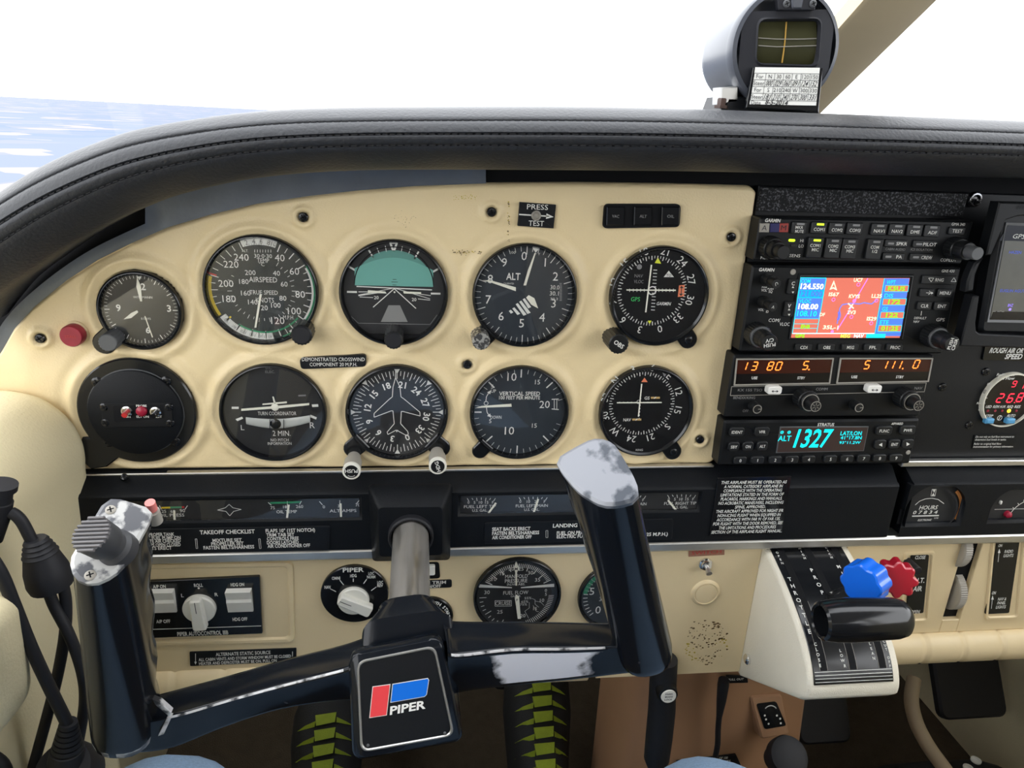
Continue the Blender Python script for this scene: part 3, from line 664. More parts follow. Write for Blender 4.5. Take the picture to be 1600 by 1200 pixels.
# ---- heading indicator
g = Gauge('heading_indicator', 'heading gauge with a white outline aeroplane on its compass card', COLX[1][1], ROWZ[1], .0412, 'face')
for k in range(72):
    a = k * 5 + 0; g.tick(a, .76 if k % 2 else .70, .86, .012 if k % 2 else .015)
for n_ in range(0, 36, 3): g.num(str(n_), .58, n_ * 10 - 200, .125, True, bold=.02)
for a in range(0, 360, 45):
    q = [g.p(.90, a - 3.5), g.p(.90, a + 3.5), g.p(.80, a)]; g.mk.flat(g.fr, q, g.d + .0001, 0)
pl_ = [(618, 577), (618, 590), (625, 605), (626.5, 620), (632, 624), (656, 644), (656.5, 650), (630, 643), (627, 643), (626, 662), (637, 674), (638, 678), (636, 681), (623, 674), (620.5, 672), (620, 675), (619, 672), (606, 679), (605, 675), (616, 662), (614, 642), (611, 642), (584.5, 652), (584.5, 646), (608, 624), (613, 620), (614, 605), (618, 590)]
mb = MB(); mb.line(g.fr, [g.fr.px(x, y, g.d + .0012) for x, y in pl_], .0006, g.d + .0012); mb.obj('aircraft_outline', g.t, 'print', smooth=False)
g.lug(131, .88, 1.14, .016, False); g.lug(229, .88, 1.14, .016, False)
for x, y, t, rot in ((549, 737, 'PUSH', 180), (684, 729, 'HDG', 105)):
    d = .03; a, b_ = g.fr.px(x, y, d); f2 = g.fr.at(a, b_); mb = MB(); mb.lathe(f2, [(.0055, .003), (.0055, .012), (.0070, .013), (.0070, .028), (.0066, .0285)], 24); o = mb.obj('setting_knob', g.t, 'grey_plastic')
    mb = MB(); mb.lathe(f2, [(.0071, .0265), (.0071, .0295), (.0056, .0298)], 28, True, True); mb.obj('rim', o, 'white_plastic')
    mb = MB(); mb.disc(f2, (0, 0), .0055, .0300, n=24); mb.obj('cap', o, 'black_matte')
    mb = MB(); mb.text(f2, t, 0, .0006 if t == 'PUSH' else 0, .0029, .0302, rot=rot, bold=.015)
    if t == 'PUSH': mb.arc(f2, (0, 0), .0040, .0044, 140, 220, .0302)
    mb.obj('lettering', o, 'print', smooth=False)
g.done(W)

# ---- vertical speed indicator
g = Gauge('vertical_speed_indicator', 'vertical speed gauge with its needle just under zero', COLX[1][2], ROWZ[1], .0412, 'face_blue')
g.tpx('10', 800, 589, 12); g.tpx('10', 796, 673, 12); g.tpx('15', 840, 597, 7); g.tpx('15', 835, 665, 6.5); g.tpx('20', 851, 632, 11); g.tpx('5', 769, 604, 6); g.tpx('UP', 771, 611, 5, 8); g.tpx('DOWN', 775, 652, 5, 17); g.tpx('5', 766, 658, 6)
g.tpx('VERTICAL SPEED', 812, 615, 6, 64, bold=.012); g.tpx('100 FEET PER MINUTE', 812, 621.5, 5.2, 64, bold=.012)
for a in range(0, 171, 9): 
    if a % 45 == 0: pass
for sg in (1, -1):
    for a, L, w_ in ((0, .16, .03),) if sg > 0 else (): g.tick(270, .76, .90, .03)
    for k in range(1, 19):
        a = 270 + sg * k * 9; big = k in (5, 10, 15)
        g.tick(a, .74 if big else .82, .91, .026 if big else .010)
g.lpx([(862, 624), (873, 623.5)], .0008); g.lpx([(862, 639), (873, 640)], .0008); g.lpx([(866, 624), (866, 639)], .0005); g.lpx([(870, 624), (870, 639)], .0005)
g.lpx([(759, 628), (760, 620), (764, 613)], .0006); g.fpx([(761, 613), (767, 610), (766, 616)]); g.lpx([(760, 636), (761, 644), (764, 649)], .0006); g.fpx([(761, 650), (766, 646), (767, 652)]); g.mk.arc(g.fr, g.fr.px(759.5, 630, g.d), .0014, .0019, 0, 360, g.d, 0, 16)
g.needle([(799, 631), (799.5, 635.5), (755, 637), (742, 638), (752, 634.5)]); g.lug(223, .9, 1.13, .013, False); g.done(W)

# ---- clock
cc = P0.px(221, 484); g = Gauge('panel_clock', 'small black dashboard clock with numerals 3, 6 and 9', *cc, .0300, 'face', cat='clock', rim=.0035)
for k in range(60): g.tick(k * 6, .74 if k % 5 == 0 else .79, .86, .02 if k % 5 == 0 else .010, 0)
g.tpx('3', 264, 482, 10, bold=.02); g.tpx('6', 231, 516, 9, bold=.02); g.tpx('9', 185, 481, 10, bold=.02); g.tpx('12', 221, 448, 10, bold=.02); g.tpx('WITTMANN', 223, 464.5, 3.6, 30); g.tpx('8 DAYS', 228, 498, 3.2, 15)
g.fpx([(214, 432), (221, 432), (218, 438)])
g.needle([(219, 471), (222, 471), (220, 448), (214, 433), (213, 448)], .0014, 'minute_hand'); g.needle([(216, 488), (214, 485), (205, 489), (193, 499), (205, 497)], .001, 'hour_hand'); g.needle([(225.5, 494), (227, 494), (239, 527), (237.5, 527.5)], .0006, 'second_hand')
g.lug(228, .9, 1.25, .017, False); g.knob(168, 536, .0066, .010, 'grey_cap'); g.done(W)

# ---- emergency beacon switch plate
cc = P0.px(216, 641); f = P0.at(*cc); t = thing('beacon_switch_plate', 'round black plate with a small red lamp and two switches, below the clock', 'switch plate', (cc[0], 0, cc[1]))
mb = MB(); out = []
for k in range(72):
    a = k * 5; r = .0435; out.append((r * math.sin(math.radians(a)), r * math.cos(math.radians(a))))
out2 = out[:42] + [(-.028, -.047), (-.0400, -.0490), (-.0505, -.0365), (-.0425, -.0215)] + out[48:]
mb.prism(f, out2, -.001, .0035, .001); mb.obj('flange', t, 'black_gloss')
mb = MB(); mb.lathe(f, [(.0345, .003), (.0345, .0062), (.0335, .0068)], 56); ins = mb.obj('cover_disc', t, 'black_band')
mb = MB(); mb.lathe(f, [(.0353, .003), (.0353, .0042), (.0345, .0042)], 56, True, False); mb.obj('edge_ring', t, 'grey_cap')
for x, y in ((152, 597), (259, 596), (170, 690), (274, 690)): screw(t, f.at(*[q - w_ for q, w_ in zip(P0.px(x, y, .0035), cc)], .0035), .0042, .0014)
for x, y in ((163, 636), (264, 636), (165, 660), (266, 661)): screw(t, f.at(*[q - w_ for q, w_ in zip(P0.px(x, y, .007), cc)], .0068), .0034, .0014)
q = [tuple(a - b_ for a, b_ in zip(P0.px(x, y, .007), cc)) for x, y in ((158, 630), (268, 629), (271, 666), (161, 668))]
mb = MB(); mb.prism(f, rquad(q, .003), .0066, .0078, .0004); mb.obj('switch_bezel', t, 'black')
q = [tuple(a - b_ for a, b_ in zip(P0.px(x, y, .008), cc)) for x, y in ((176, 634), (255, 633), (257, 654), (179, 660))]
mb = MB(); mb.prism(f, rquad(q, .002), .0076, .0080); mb.obj('switch_recess', t, 'black_matte')
L = lambda x, y, d: tuple(a - b_ for a, b_ in zip(P0.px(x, y, d), cc))
for x, y, m_, nm in ((198, 643, 'red', 'toggle_switch'), (243, 644, 'black_gloss', 'toggle_switch')):
    mb = MB(); mb.lathe(f.at(*L(x, y, .009)), [(.0042, .0078), (.0042, .0092), (.003, .0096), (.0028, .0090)], 20); o = mb.obj(nm, t, 'chrome')
    mb = MB(); a = L(x, y, .009); mb.tube([f.pt(a[0], a[1], .008), f.pt(a[0], a[1] - .001, .0145)], [.0012, .0021], 12); mb.obj('toggle_tip', o, m_)
mb = MB(); mb.lathe(f.at(*L(221, 643, .009)), [(.0042, .0078), (.0040, .0095), (.0025, .0108), (.0006, .0112)], 20); mb.obj('red_lamp', t, 'red_button')
mb = MB()
for s_, x, y, w_ in (('ON', 200, 651, 8), ('ELT ON', 223, 651, 20), ('RESET', 245, 651, 17), ('PROBE', 221, 634, 17)):
    a = L(x, y, .0082); mb.text(f, s_, a[0], a[1], .0017, .0083, .00045 * w_, bold=.02)
mb.obj('lettering', t, 'print', smooth=False)

# ---- red push button
cc = P0.px(112, 525, .006); f = P0.at(*cc); t = thing('push_button', 'red round push button left of the clock', 'button', (cc[0], 0, cc[1]))
mb = MB(); mb.lathe(f, [(.0098, -.002), (.0098, .0005), (.0082, .0005), (.0082, -.001)], 32, True, False); mb.obj('collar', t, 'beige')
mb = MB(); mb.lathe(f, [(.0082, -.001), (.0082, .0065), (.0074, .0078)], 32); mb.obj('plunger', t, 'red_button')
mb = MB(); mb.text(f, 'STALL', 0, 0, .0020, .0080, .008); mb.obj('lettering', t, 'red', smooth=False)

# ---- annunciator and placards on the beige panel
def plate(name, label, fr, quad, thick, m='black', cat='placard', rad=.001, z=None, bev=.0002, kids=True):
    q = [fr.px(x, y, thick) for x, y in quad]; c = fr.pt(sum(p[0] for p in q) / len(q), min(p[1] for p in q), 0)
    t = thing(name, label, cat, c); mb = MB(); mb.prism(fr, rquad(q, rad), min(-.0008, thick - .0015), thick, bev); mb.obj('plate', t, m); return t
t = plate('press_test_placard', 'black PRESS TEST placard with an arrow and a tiny lamp', P0, ((812, 316), (869, 320), (865, 357), (809, 353)), .0028, 'black', rad=.0002)
mb = MB(); mb.tp(P0, 'PRESS', 840, 323.5, 8, .003, 33); mb.tp(P0, 'TEST', 838, 349, 8, .003, 24); B = lambda *p: [P0.px(x, y, .003) for x, y in p]
mb.line(P0, B((811, 335), (858, 338)), .0010, .003); mb.flat(P0, B((854, 333.5), (865, 339), (853, 342)), .003); mb.obj('lettering', t, 'print', smooth=False)
mb = MB(); mb.lathe(P0.at(*P0.px(838, 337, .004)), [(.0038, .0026), (.0036, .0045), (.0028, .0048), (.0022, .0034), (.0004, .0040)], 20); mb.obj('indicator_lamp', t, 'grey_plastic')
t = plate('annunciator_panel', 'dark three-segment warning light panel at the top right of the beige panel', P0, ((945, 319), (1064, 319), (1062, 355), (942, 357)), .0035, 'black_matte', 'warning lights', rad=.0035)
for k, (x0, s_) in enumerate(((948, 'VAC'), (991, 'ALT'), (1034, 'OIL'))):
    q = [P0.px(x, y, .005) for x, y in ((x0, 323), (x0 + 28, 323), (x0 + 27, 352), (x0 - 1, 352))]; mb = MB(); mb.prism(P0, q, .003, .0058, .0006); o = mb.obj('lens', t, 'black_gloss')
    mb = MB(); mb.tp(P0, s_, x0 + 14, 338, 4.5, .006, 11); mb.obj('lettering', o, 'print_dim', smooth=False)
t = plate('crosswind_placard', 'black rounded placard reading DEMONSTRATED CROSSWIND COMPONENT 20 M.P.H.', P0, ((468, 560), (572, 554), (572, 573), (470, 577)), .0028, 'black', rad=.003)
mb = MB(); mb.tp(P0, 'DEMONSTRATED CROSSWIND', 521, 561.5, 5.6, .003, 98, rot=.5); mb.tp(P0, 'COMPONENT 20 M.P.H.', 521, 569.5, 5.4, .003, 74, rot=.5); mb.obj('lettering', t, 'print', smooth=False)
# ================================================================= black gauge band across the middle
YB_ = -.02; PB = PAN(YB_); ZT, ZB = .7112, .6575
XE = PB.px(1398, 790)[0]                       # right end of the long band
def win(x0, y0, x1, y1, x2, y2, x3, y3): 
    q = [PB.px(*p) for p in ((x0, y0), (x1, y1), (x2, y2), (x3, y3))]; return (min(q[0][0], q[3][0]), max(q[1][0], q[2][0]), (q[2][1] + q[3][1]) / 2, (q[0][1] + q[1][1]) / 2)
W1 = win(205, 780, 565, 777, 563, 813, 200, 819); W2 = win(716, 772, 1097, 768, 1093, 801, 718, 807)
band = thing('gauge_band', 'long black padded band with two slot windows between the beige panels', 'panel', (0, YB_, ZB))
mb = MB(); X0 = -.268
def holed(mb, fr, x0, x1, z0, z1, holes, depth, d=0.):
    xs = sorted({x0, x1} | {h[0] for h in holes} | {h[1] for h in holes}); zs = sorted({z0, z1} | {h[2] for h in holes} | {h[3] for h in holes})
    for a, b_ in zip(xs, xs[1:]):
        for c, e_ in zip(zs, zs[1:]):
            mx, mz = (a + b_) / 2, (c + e_) / 2
            if any(h[0] < mx < h[1] and h[2] < mz < h[3] for h in holes): continue
            mb.flat(fr, [(a, c), (b_, c), (b_, e_), (a, e_)], d)
    for h in holes:
        g_ = .0022; o = [(h[0], h[2]), (h[1], h[2]), (h[1], h[3]), (h[0], h[3])]; i_ = inset(o, g_)
        mb.loft([[fr.pt(*p, d) for p in o], [fr.pt(*p, d - .002) for p in i_], [fr.pt(*p, d - depth) for p in i_]], True, False, False)
holed(mb, PB, X0, XE, ZB, ZT - .002, [W1, W2], .004)
mb.loft([[(X0, YB_, ZT - .002), (X0, YB_ + .0015, ZT), (X0, YB_ + .004, ZT + .0006), (X0, -.004, .7225), (X0, .006, .7225)], [(XE, YB_, ZT - .002), (XE, YB_ + .0015, ZT), (XE, YB_ + .004, ZT + .0006), (XE, -.004, .7225), (XE, .006, .7225)]], False)
mb.poly([(XE, YB_, ZB), (XE, YB_, ZT - .002), (XE, YB_ + .004, ZT), (XE, 0, .7225), (XE, .004, ZB)]); mb.poly([(X0, YB_, ZB), (XE, YB_, ZB), (XE, 0, ZB), (X0, 0, ZB)])
mb.obj('band_cover', band, 'black_band', ang=1.0, recalc=False)
mb = MB(); mb.prism(PAN(-.004), [(X0, .7200), (BX1 - .004, .7228), (BX1 - .004, .7245), (X0, .7222)], -.004, .0015, .0004); mb.obj('trim_2', None, 'silver', kind='structure')
screw(band, Fr(PY(194, 746, -.01), VX, Vector((0, .5, .5))), .003, .002)
# square boot round the control shaft
q0 = [PB.px(x, y) for x, y in ((575, 758), (707, 757), (703, 874), (582, 876))]; fb = PAN(YB_ - .018); q1 = [fb.px(x, y) for x, y in ((588, 790), (694, 789), (694, 869), (590, 872))]
mb = MB(); mb.loft([[PB.pt(*p, -.002) for p in rquad(q0, .004)], [PB.pt(*p, .001) for p in rquad(q0, .004)], [fb.pt(*p, -.001) for p in rquad(q1, .004)], [fb.pt(*p, .0005) for p in rquad(inset(q1, .0015), .004)]]); mb.obj('shaft_boot', band, 'black_band')
AX = PY(642, 838, -.042); fa = Fr(AX)
mb = MB(); mb.lathe(fa, [(.0182, -.004), (.0182, .002), (.0172, .0034), (.0160, .0030), (.0150, .0), (.0150, -.003)], 40); mb.obj('shaft_collar', band, 'rubber')
mb = MB(); mb.prism(PAN(-.012), [(X0, .6470), (.86, .6470), (.86, .6575), (X0, .6575)], -.008, .0085, .0022); mb.obj('trim_3', None, 'silver', kind='structure')

# engine and fuel gauges in the slots
def strip(name, label, Wn):
    fr = PAN(YB_ + .0030); t = thing(name, label, 'gauge', (( Wn[0] + Wn[1]) / 2, YB_, Wn[2])); mb = MB()
    mb.flat(fr, [(Wn[0], Wn[2]), (Wn[1], Wn[2]), (Wn[1], Wn[3]), (Wn[0], Wn[3])], 0); mb.obj('dial_face', t, 'face')
    mb = MB(); mb.prism(PAN(YB_ + .0014), [(Wn[0] + .002, Wn[2] + .002), (Wn[1] - .002, Wn[2] + .002), (Wn[1] - .002, Wn[3] - .002), (Wn[0] + .002, Wn[3] - .002)], 0, .0005); mb.obj('glass', t, 'glass'); return t, fr
t, fr = strip('engine_gauge', 'slot gauge for oil pressure, oil temperature and amps, left of the control shaft', W1)
mb = MB(); d = .0002; L = lambda pts, w_=.0006, mi=0: mb.line(fr, [fr.px(x, y, d) for x, y in pts], w_, d, mi)
mb.tp(fr, 'OIL PRESS', 268, 805, 4.6, d, 40); mb.tp(fr, '25', 256, 799, 4.5, d); mb.tp(fr, '60', 270, 799, 4.5, d); mb.tp(fr, '90', 285, 798, 5, d)
L([(252, 793.5), (266, 793)], .0016, 2); L([(266, 793), (284, 792.5)], .0016, 1); L([(284, 792.5), (288, 792.4)], .0016, 3); L([(293, 790), (289, 796)]); L([(249, 790), (252, 796)])
st = [(340, 797), (352, 793.5), (358, 788), (364, 793.5), (377, 796), (365, 799), (359, 806), (353, 799)]; mb.line(fr, [fr.px(x, y, d) for x, y in st], .0005, d, 0, True)
mb.tp(fr, '75', 426, 793.5, 4.6, d); mb.tp(fr, '180', 447, 792, 4.2, d); mb.tp(fr, '260', 468, 791.5, 4.6, d); mb.tp(fr, 'OIL TEMP', 448, 799.5, 4.6, d, 32); L([(422, 786), (470, 784.5)], .0017, 1); L([(419, 785), (424, 789.5)]); L([(471, 783), (468, 788)]); L([(449, 783), (449, 790)], .0004)
mb.tp(fr, '0', 506, 792, 4.6, d); mb.tp(fr, '35', 531, 790.5, 4.2, d); mb.tp(fr, '70', 559, 789, 4.6, d); mb.tp(fr, 'ALT AMPS', 536, 798, 4.6, d, 42); L([(499, 783.5), (504, 789)]); L([(562, 781), (557, 787)]); L([(531, 781.5), (531, 787)], .0004)
mb.obj('markings', t, W, smooth=False, recalc=False)
def ndl(t, fr, x0, y0, x1, y1, w_=.0016):
    mb = MB(); a, b_ = fr.px(x0, y0, .001), fr.px(x1, y1, .001); n_ = Vector((b_[1] - a[1], a[0] - b_[0])).normalized() * w_ / 2
    mb.prism(fr, [(a[0] + n_.x, a[1] + n_.y), (a[0] - n_.x, a[1] - n_.y), (b_[0] - n_.x, b_[1] - n_.y), (b_[0] + n_.x, b_[1] + n_.y)], .0006, .0010); mb.obj('needle', t, 'lume')
ndl(t, fr, 273, 818, 272, 798); ndl(t, fr, 448, 813, 451, 789); ndl(t, fr, 533, 811, 532, 787)
t, fr = strip('fuel_gauge', 'slot gauge with four fuel quantity scales, right of the control shaft', W2)
mb = MB()
for x0, l1, ns in ((750, 'FUEL LEFT TIP', ('0', '5', '10', '15', 'F')), (831, 'FUEL LEFT MAIN', ('0', '10', '20', 'F')), (985, 'FUEL RIGHT MAIN', ('0', '10', '20', 'F')), (1063, 'FUEL RIGHT TIP', ('0', '5', '10', '15', 'F'))):
    dy = -(x0 - 750) * .016
    mb.tp(fr, l1, x0, 791.5 + dy, 4.4, d, 50); mb.tp(fr, 'U.S. GAL.', x0, 797.5 + dy, 4, d, 24)
    for k, s_ in enumerate(ns):
        x = x0 - 18 + 38 * k / (len(ns) - 1); mb.tp(fr, s_, x, 785 + dy, 4.2, d)
    for k in range(7): x = x0 - 20 + 44 * k / 6; L([(x, 777.5 + dy + abs(k - 3) * .35), (x + (3 - k) * .9, 783 + dy - (k % 2) * 2)], .0005)
mb.obj('markings', t, W, smooth=False, recalc=False)
ndl(t, fr, 761, 805, 775, 786); ndl(t, fr, 833, 804, 841, 780); ndl(t, fr, 985, 800, 992, 778); ndl(t, fr, 1058, 799, 1044, 782)
# checklists
def lines(mb, fr, rows, d, m_=0):
    for r in rows: mb.tp(fr, r[0], r[1], r[2], r[3], d, r[4] if len(r) > 4 else None, align=r[5] if len(r) > 5 else 'l', bold=.02, mi=m_)
t = plate('takeoff_checklist', 'black TAKEOFF CHECKLIST placard left of the control shaft', PB, ((190, 828), (516, 822), (514, 860), (186, 866)), .0012, 'black', rad=.002)
mb = MB(); lines(mb, PB, [('TAKEOFF CHECKLIST', 312, 832, 6, 87), ('FUEL ON PROPER TANK', 206, 836, 5, 67), ('ELECTRIC FUEL PUMP ON', 206, 841.5, 5, 77), ('ALTERNATE AIR CHECKED', 206, 846.5, 5, 77), ('COWL FLAPS OPEN CLOSED', 206, 852.5, 5, 77), ('SEAT BELTS ERECT', 206, 857.5, 5, 63), ('MIXTURE SET', 332, 844.5, 5, 46), ('PROPELLER SET', 330, 850, 5, 51), ('FASTEN BELTS/HARNESS', 318, 856, 5.2, 80), ('FLAPS 10° (1ST NOTCH)', 415, 829.5, 5.2, 78), ('TRIM TAB SET', 416, 836, 5, 44), ('CONTROLS FREE', 417, 842, 5, 50), ('DOORS LATCHED', 417, 848, 5, 50), ('AIR CONDITIONER OFF', 418, 853.5, 5.2, 67)], .0014)
for x in (306, 405): mb.line(PB, [PB.px(a, b_, .0014) for a, b_ in ((x - 1, 842), (x + 1.5, 842), (x + 3, 857), (x + .5, 857))], .0003, .0014, 0, True)
mb.obj('lettering', t, 'print', smooth=False)
t = plate('landing_checklist', 'black LANDING CHECKLIST placard behind the right yoke grip', PB, ((757, 817), (1052, 811), (1050, 843), (756, 850)), .0012, 'black', rad=.002)
mb = MB(); lines(mb, PB, [('SEAT BACKS ERECT', 769, 827, 5.2, 60), ('FASTEN BELTS/HARNESS', 769, 833.5, 5.2, 74), ('AIR CONDITIONER OFF', 769, 840, 5.2, 62), ('LANDING CHECKLIST', 864, 821.5, 5.6, 86), ('FUEL ON PROPER TANK', 870, 833, 5.2, 76), ('ELECTRIC FUEL PUMP ON', 870, 838.5, 5.2, 80), ('FLAPS SET (125 M.P.H.)', 966, 836, 5, 78)], .0014)
mb.line(PB, [PB.px(a, b_, .0014) for a, b_ in ((853, 829), (856, 829), (856, 840), (853, 840))], .0003, .0014, 0, True)
mb.obj('lettering', t, 'print', smooth=False)
t = plate('operating_limits_placard', 'black placard of dense white capitals beginning THIS AIRPLANE MUST BE OPERATED', PB, ((1122, 747), (1237, 744), (1221, 834), (1108, 838)), .0010, 'black_gloss', rad=.001)
TX = ['THIS AIRPLANE MUST BE OPERATED AS', 'A NORMAL CATEGORY AIRPLANE IN', 'COMPLIANCE WITH THE OPERATING', 'LIMITATIONS STATED IN THE FORM OF', 'PLACARDS, MARKINGS AND MANUALS.', 'NO ACROBATIC MANEUVERS, INCLUDING', 'SPINS, APPROVED.', 'THIS AIRCRAFT APPROVED FOR NIGHT IFR', 'NON-ICING FLIGHT WHEN EQUIPPED IN', 'ACCORDANCE WITH FAR 91 OF FAR 135.', 'FOR FLIGHT WITH THE DOOR REMOVED, SEE', 'THE LIMITATIONS AND PROCEDURES', 'SECTION OF THE AIRPLANE FLIGHT MANUAL.']
WX = [102, 91, 91, 98, 96, 101, 48, 105, 98, 99, 108, 89, 110]
mb = MB()
for k, (s_, w_) in enumerate(zip(TX, WX)): mb.tp(PB, s_, 1178.5 - k * .95, 753.5 + k * 6.42, 4.5, .0012, w_, bold=.018, shear=.1)
mb.obj('lettering', t, 'print', smooth=False)

# ================================================================= lower beige panel
YL = -.012; PL = PAN(YL)
low = thing('switch_panel', 'lower beige plastic panel under the black gauge band', 'panel', (0, YL, .508))
mb = MB(); XB = .3139
def cell(x0, x1, z0, z1): mb.prism(PL, [(x0, z0), (x1, z0), (x1, z1), (x0, z1)], -.006, 0, .0008)
cell(-.270, .17, .530, .6475); cell(.17, XB, .5035, .6475); mb.obj('panel_cover', low, 'beige_plastic')
def rollp(x0, x1, nm, cuts):
    mb = MB(); rings = []; n = int((x1 - x0) / .003)
    for i in range(n + 1):
        x = x0 + (x1 - x0) * i / n; cz = .5185; R_ = .0165 * (1 - .10 * max([math.exp(-((x - c) / .0022) ** 2) for c in cuts] + [0]))
        rings.append([(x, YL + .005 - R_ * math.sin(math.radians(a)) * .9, cz + R_ * math.cos(math.radians(a))) for a in range(0, 360, 15)])
    mb.loft(rings); mb.obj(nm, low, 'beige_plastic', ang=1)
rollp(-.270, .16, 'padded_lip', [PL.px(x, 1055)[0] for x in (275, 352, 430)])
# recess frame round the autopilot
q = [PL.px(x, y) for x, y in ((190, 880), (460, 876), (462, 1003), (190, 1010))]; mb = MB(); o = rquad(q, .006); i_ = rquad(inset(q, .006), .004)
mb.loft([[PL.pt(*p, -.001) for p in o], [PL.pt(*p, .0016) for p in rquad(inset(q, .0012), .006)], [PL.pt(*p, .0016) for p in rquad(inset(q, .0042), .005)], [PL.pt(*p, .0002) for p in i_]], True, True, False); mb.obj('recess_frame', low, 'beige_plastic')
mb = MB(); mb.lathe(PL.at(*PL.px(1102, 926)), [(.0150, -.001), (.0135, .0006), (.0125, .0018), (.0112, .0022), (.0105, .0014), (.0100, .0020), (.0050, .0023)], 40); mb.obj('blanking_plug', low, 'beige_plastic', label='round beige hole plug')
rnd = random.Random(5); mb = MB()
for k in range(230):
    a = rnd.uniform(0, 6.28); r = math.sqrt(rnd.random()); x, y = 1102 + 36 * r * math.cos(a), 1002 + 36 * r * math.sin(a)
    edge = (x > 1105 and y < 1000 and r > .55); yel = (x < 1092 and y > 1005 and r > .5) or (x > 1118 and y > 998 and rnd.random() < .5)
    if not edge and not yel and rnd.random() < .45: continue
    speck(PL, x, y, rnd.uniform(.8, 4.2) if edge else rnd.uniform(.6, 3.0), .0003 + k * 1e-6, 1 if yel else 0)
mb.obj('worn_patch', low, ['grime', 'glue'], kind='stuff')

# autopilot
t = plate('autopilot_controller', 'black autopilot plate with two white rocker switches and a white roll knob', PL, ((188, 911), (405, 901), (410, 990), (192, 999)), .003, 'black_gloss', 'autopilot', rad=.001)
mb = MB(); D = .0032
for s_, x, y, h, w_ in (('A/P ON', 249, 916.5, 5, 20), ('ROLL', 310, 914.5, 5, 14), ('HDG ON', 371, 913.5, 5, 21), ('L', 285, 930.5, 5, None), ('R', 338, 929, 5, None), ('A/P OFF', 255, 971, 5, 22), ('HDG OFF', 375, 967.5, 5, 23), ('PIPER AUTOCONTROL IIIB', 317, 989.5, 6, 80)): mb.tp(PL, s_, x, y, h, D, w_, bold=.02)
mb.line(PL, [PL.px(x, y, D) for x, y in ((192, 985), (408, 978))], .0007, D); mb.disc(PL, PL.px(310.5, 919, D), .0009, D, n=12); mb.obj('lettering', t, 'print', smooth=False)
for x, y in ((253, 941), (374, 940)):
    q = PL.px(x, y, .006); f2 = PL.at(*q); mb = MB(); w_, h_ = .0205, .0225
    pr = [(-h_ / 2, .0025), (-h_ / 2, .0050), (-.002, .0072), (.000, .0078), (.003, .0072), (h_ / 2, .0095), (h_ / 2, .0025)]
    mb.loft([[f2.pt(-w_ / 2, a, b_) for a, b_ in pr], [f2.pt(w_ / 2, a, b_) for a, b_ in pr]]); mb.obj('rocker_switch', t, 'white_key', ang=.3)
def bar_knob(t, fr, x, y, r, l, rot, m='white_plastic', mk=True):
    q = fr.px(x, y, l * .6); f2 = fr.at(*q).rot(rot); mb = MB(); mb.lathe(f2, [(r, .001), (r, l * .45), (r * .92, l * .55)], 36)
    o = mb.obj('knob', t, m); mb = MB(); mb.prism(f2, rquad([(-r * .42, -r * 1.25), (r * .42, -r * 1.25), (r * .36, r * .98), (-r * .36, r * .98)], r * .2), l * .5, l, .0012); b2 = mb.obj('grip_bar', o, m)
    mb = MB(); mb.bar(f2, (0, r * .1), (0, r * .9), .0006, l + .0002); mb.obj('pointer_line', b2, 'ink'); return f2
bar_knob(t, PL, 310, 955, .0135, .013, 3)
t = plate('static_source_placard', 'black placard headed ALTERNATE STATIC SOURCE under the autopilot', PL, ((296, 1019), (463, 1013), (463, 1034), (297, 1041)), .001, 'black', rad=.001)
mb = MB()
for s_, x, y, h, w_ in (('ALTERNATE STATIC SOURCE', 380, 1021, 5, 86), ('ALL CABIN VENTS AND STORM WINDOW MUST BE CLOSED', 383, 1028, 4.4, 145), ('HEATER AND DEFROSTER MUST BE ON. PULL ON', 372, 1034.5, 4.4, 122)): mb.tp(PL, s_, x, y, h, .0012, w_, bold=.02)
mb.line(PL, [PL.px(x, y, .0012) for x, y in ((305.5, 1021), (305.5, 1035))], .0005, .0012); mb.flat(PL, [PL.px(x, y, .0012) for x, y in ((303.5, 1034), (307.5, 1034), (305.5, 1038.5))], .0012); mb.line(PL, [PL.px(x, y, .0012) for x, y in ((457, 1018), (457, 1026))], .0005, .0012)
mb.obj('lettering', t, 'print', smooth=False)
# navigation coupler
cc = PL.px(554, 930, .004); f = PL.at(*cc); t = thing('navigation_coupler', 'round black PIPER selector with a white knob and five marked positions', 'selector', f.o)
mb = MB(); mb.lathe(f, [(.0288, -.001), (.0288, .0028), (.0282, .0034)], 56); mb.obj('dial_plate', t, 'black_gloss')
mb = MB(); D = .0036
for s_, x, y, h, w_ in (('PIPER', 552, 890.5, 6.5, 33), ('NAV', 512, 917.5, 4.6, 10), ('OMNI', 525, 903.5, 4.6, 13), ('HDG', 552, 899.5, 4.6, 10), ('LOC', 580, 896, 4.2, 9), ('NORM', 580, 901.5, 4.2, 13), ('LOC', 594, 910, 4.2, 9), ('REV', 594, 915, 4.2, 9)): mb.tp(PL, s_, x, y, h, D, w_, bold=.025)
for p in (((516, 920), (525, 924.5)), ((531, 906.5), (537, 914)), ((552, 904), (552, 909)), ((573, 905), (568, 912)), ((588, 917), (580, 923))): mb.line(PL, [PL.px(x, y, D) for x, y in p], .0007, D)
mb.obj('lettering', t, 'print', smooth=False); bar_knob(t, PL, 552, 942, .0135, .013, 62)
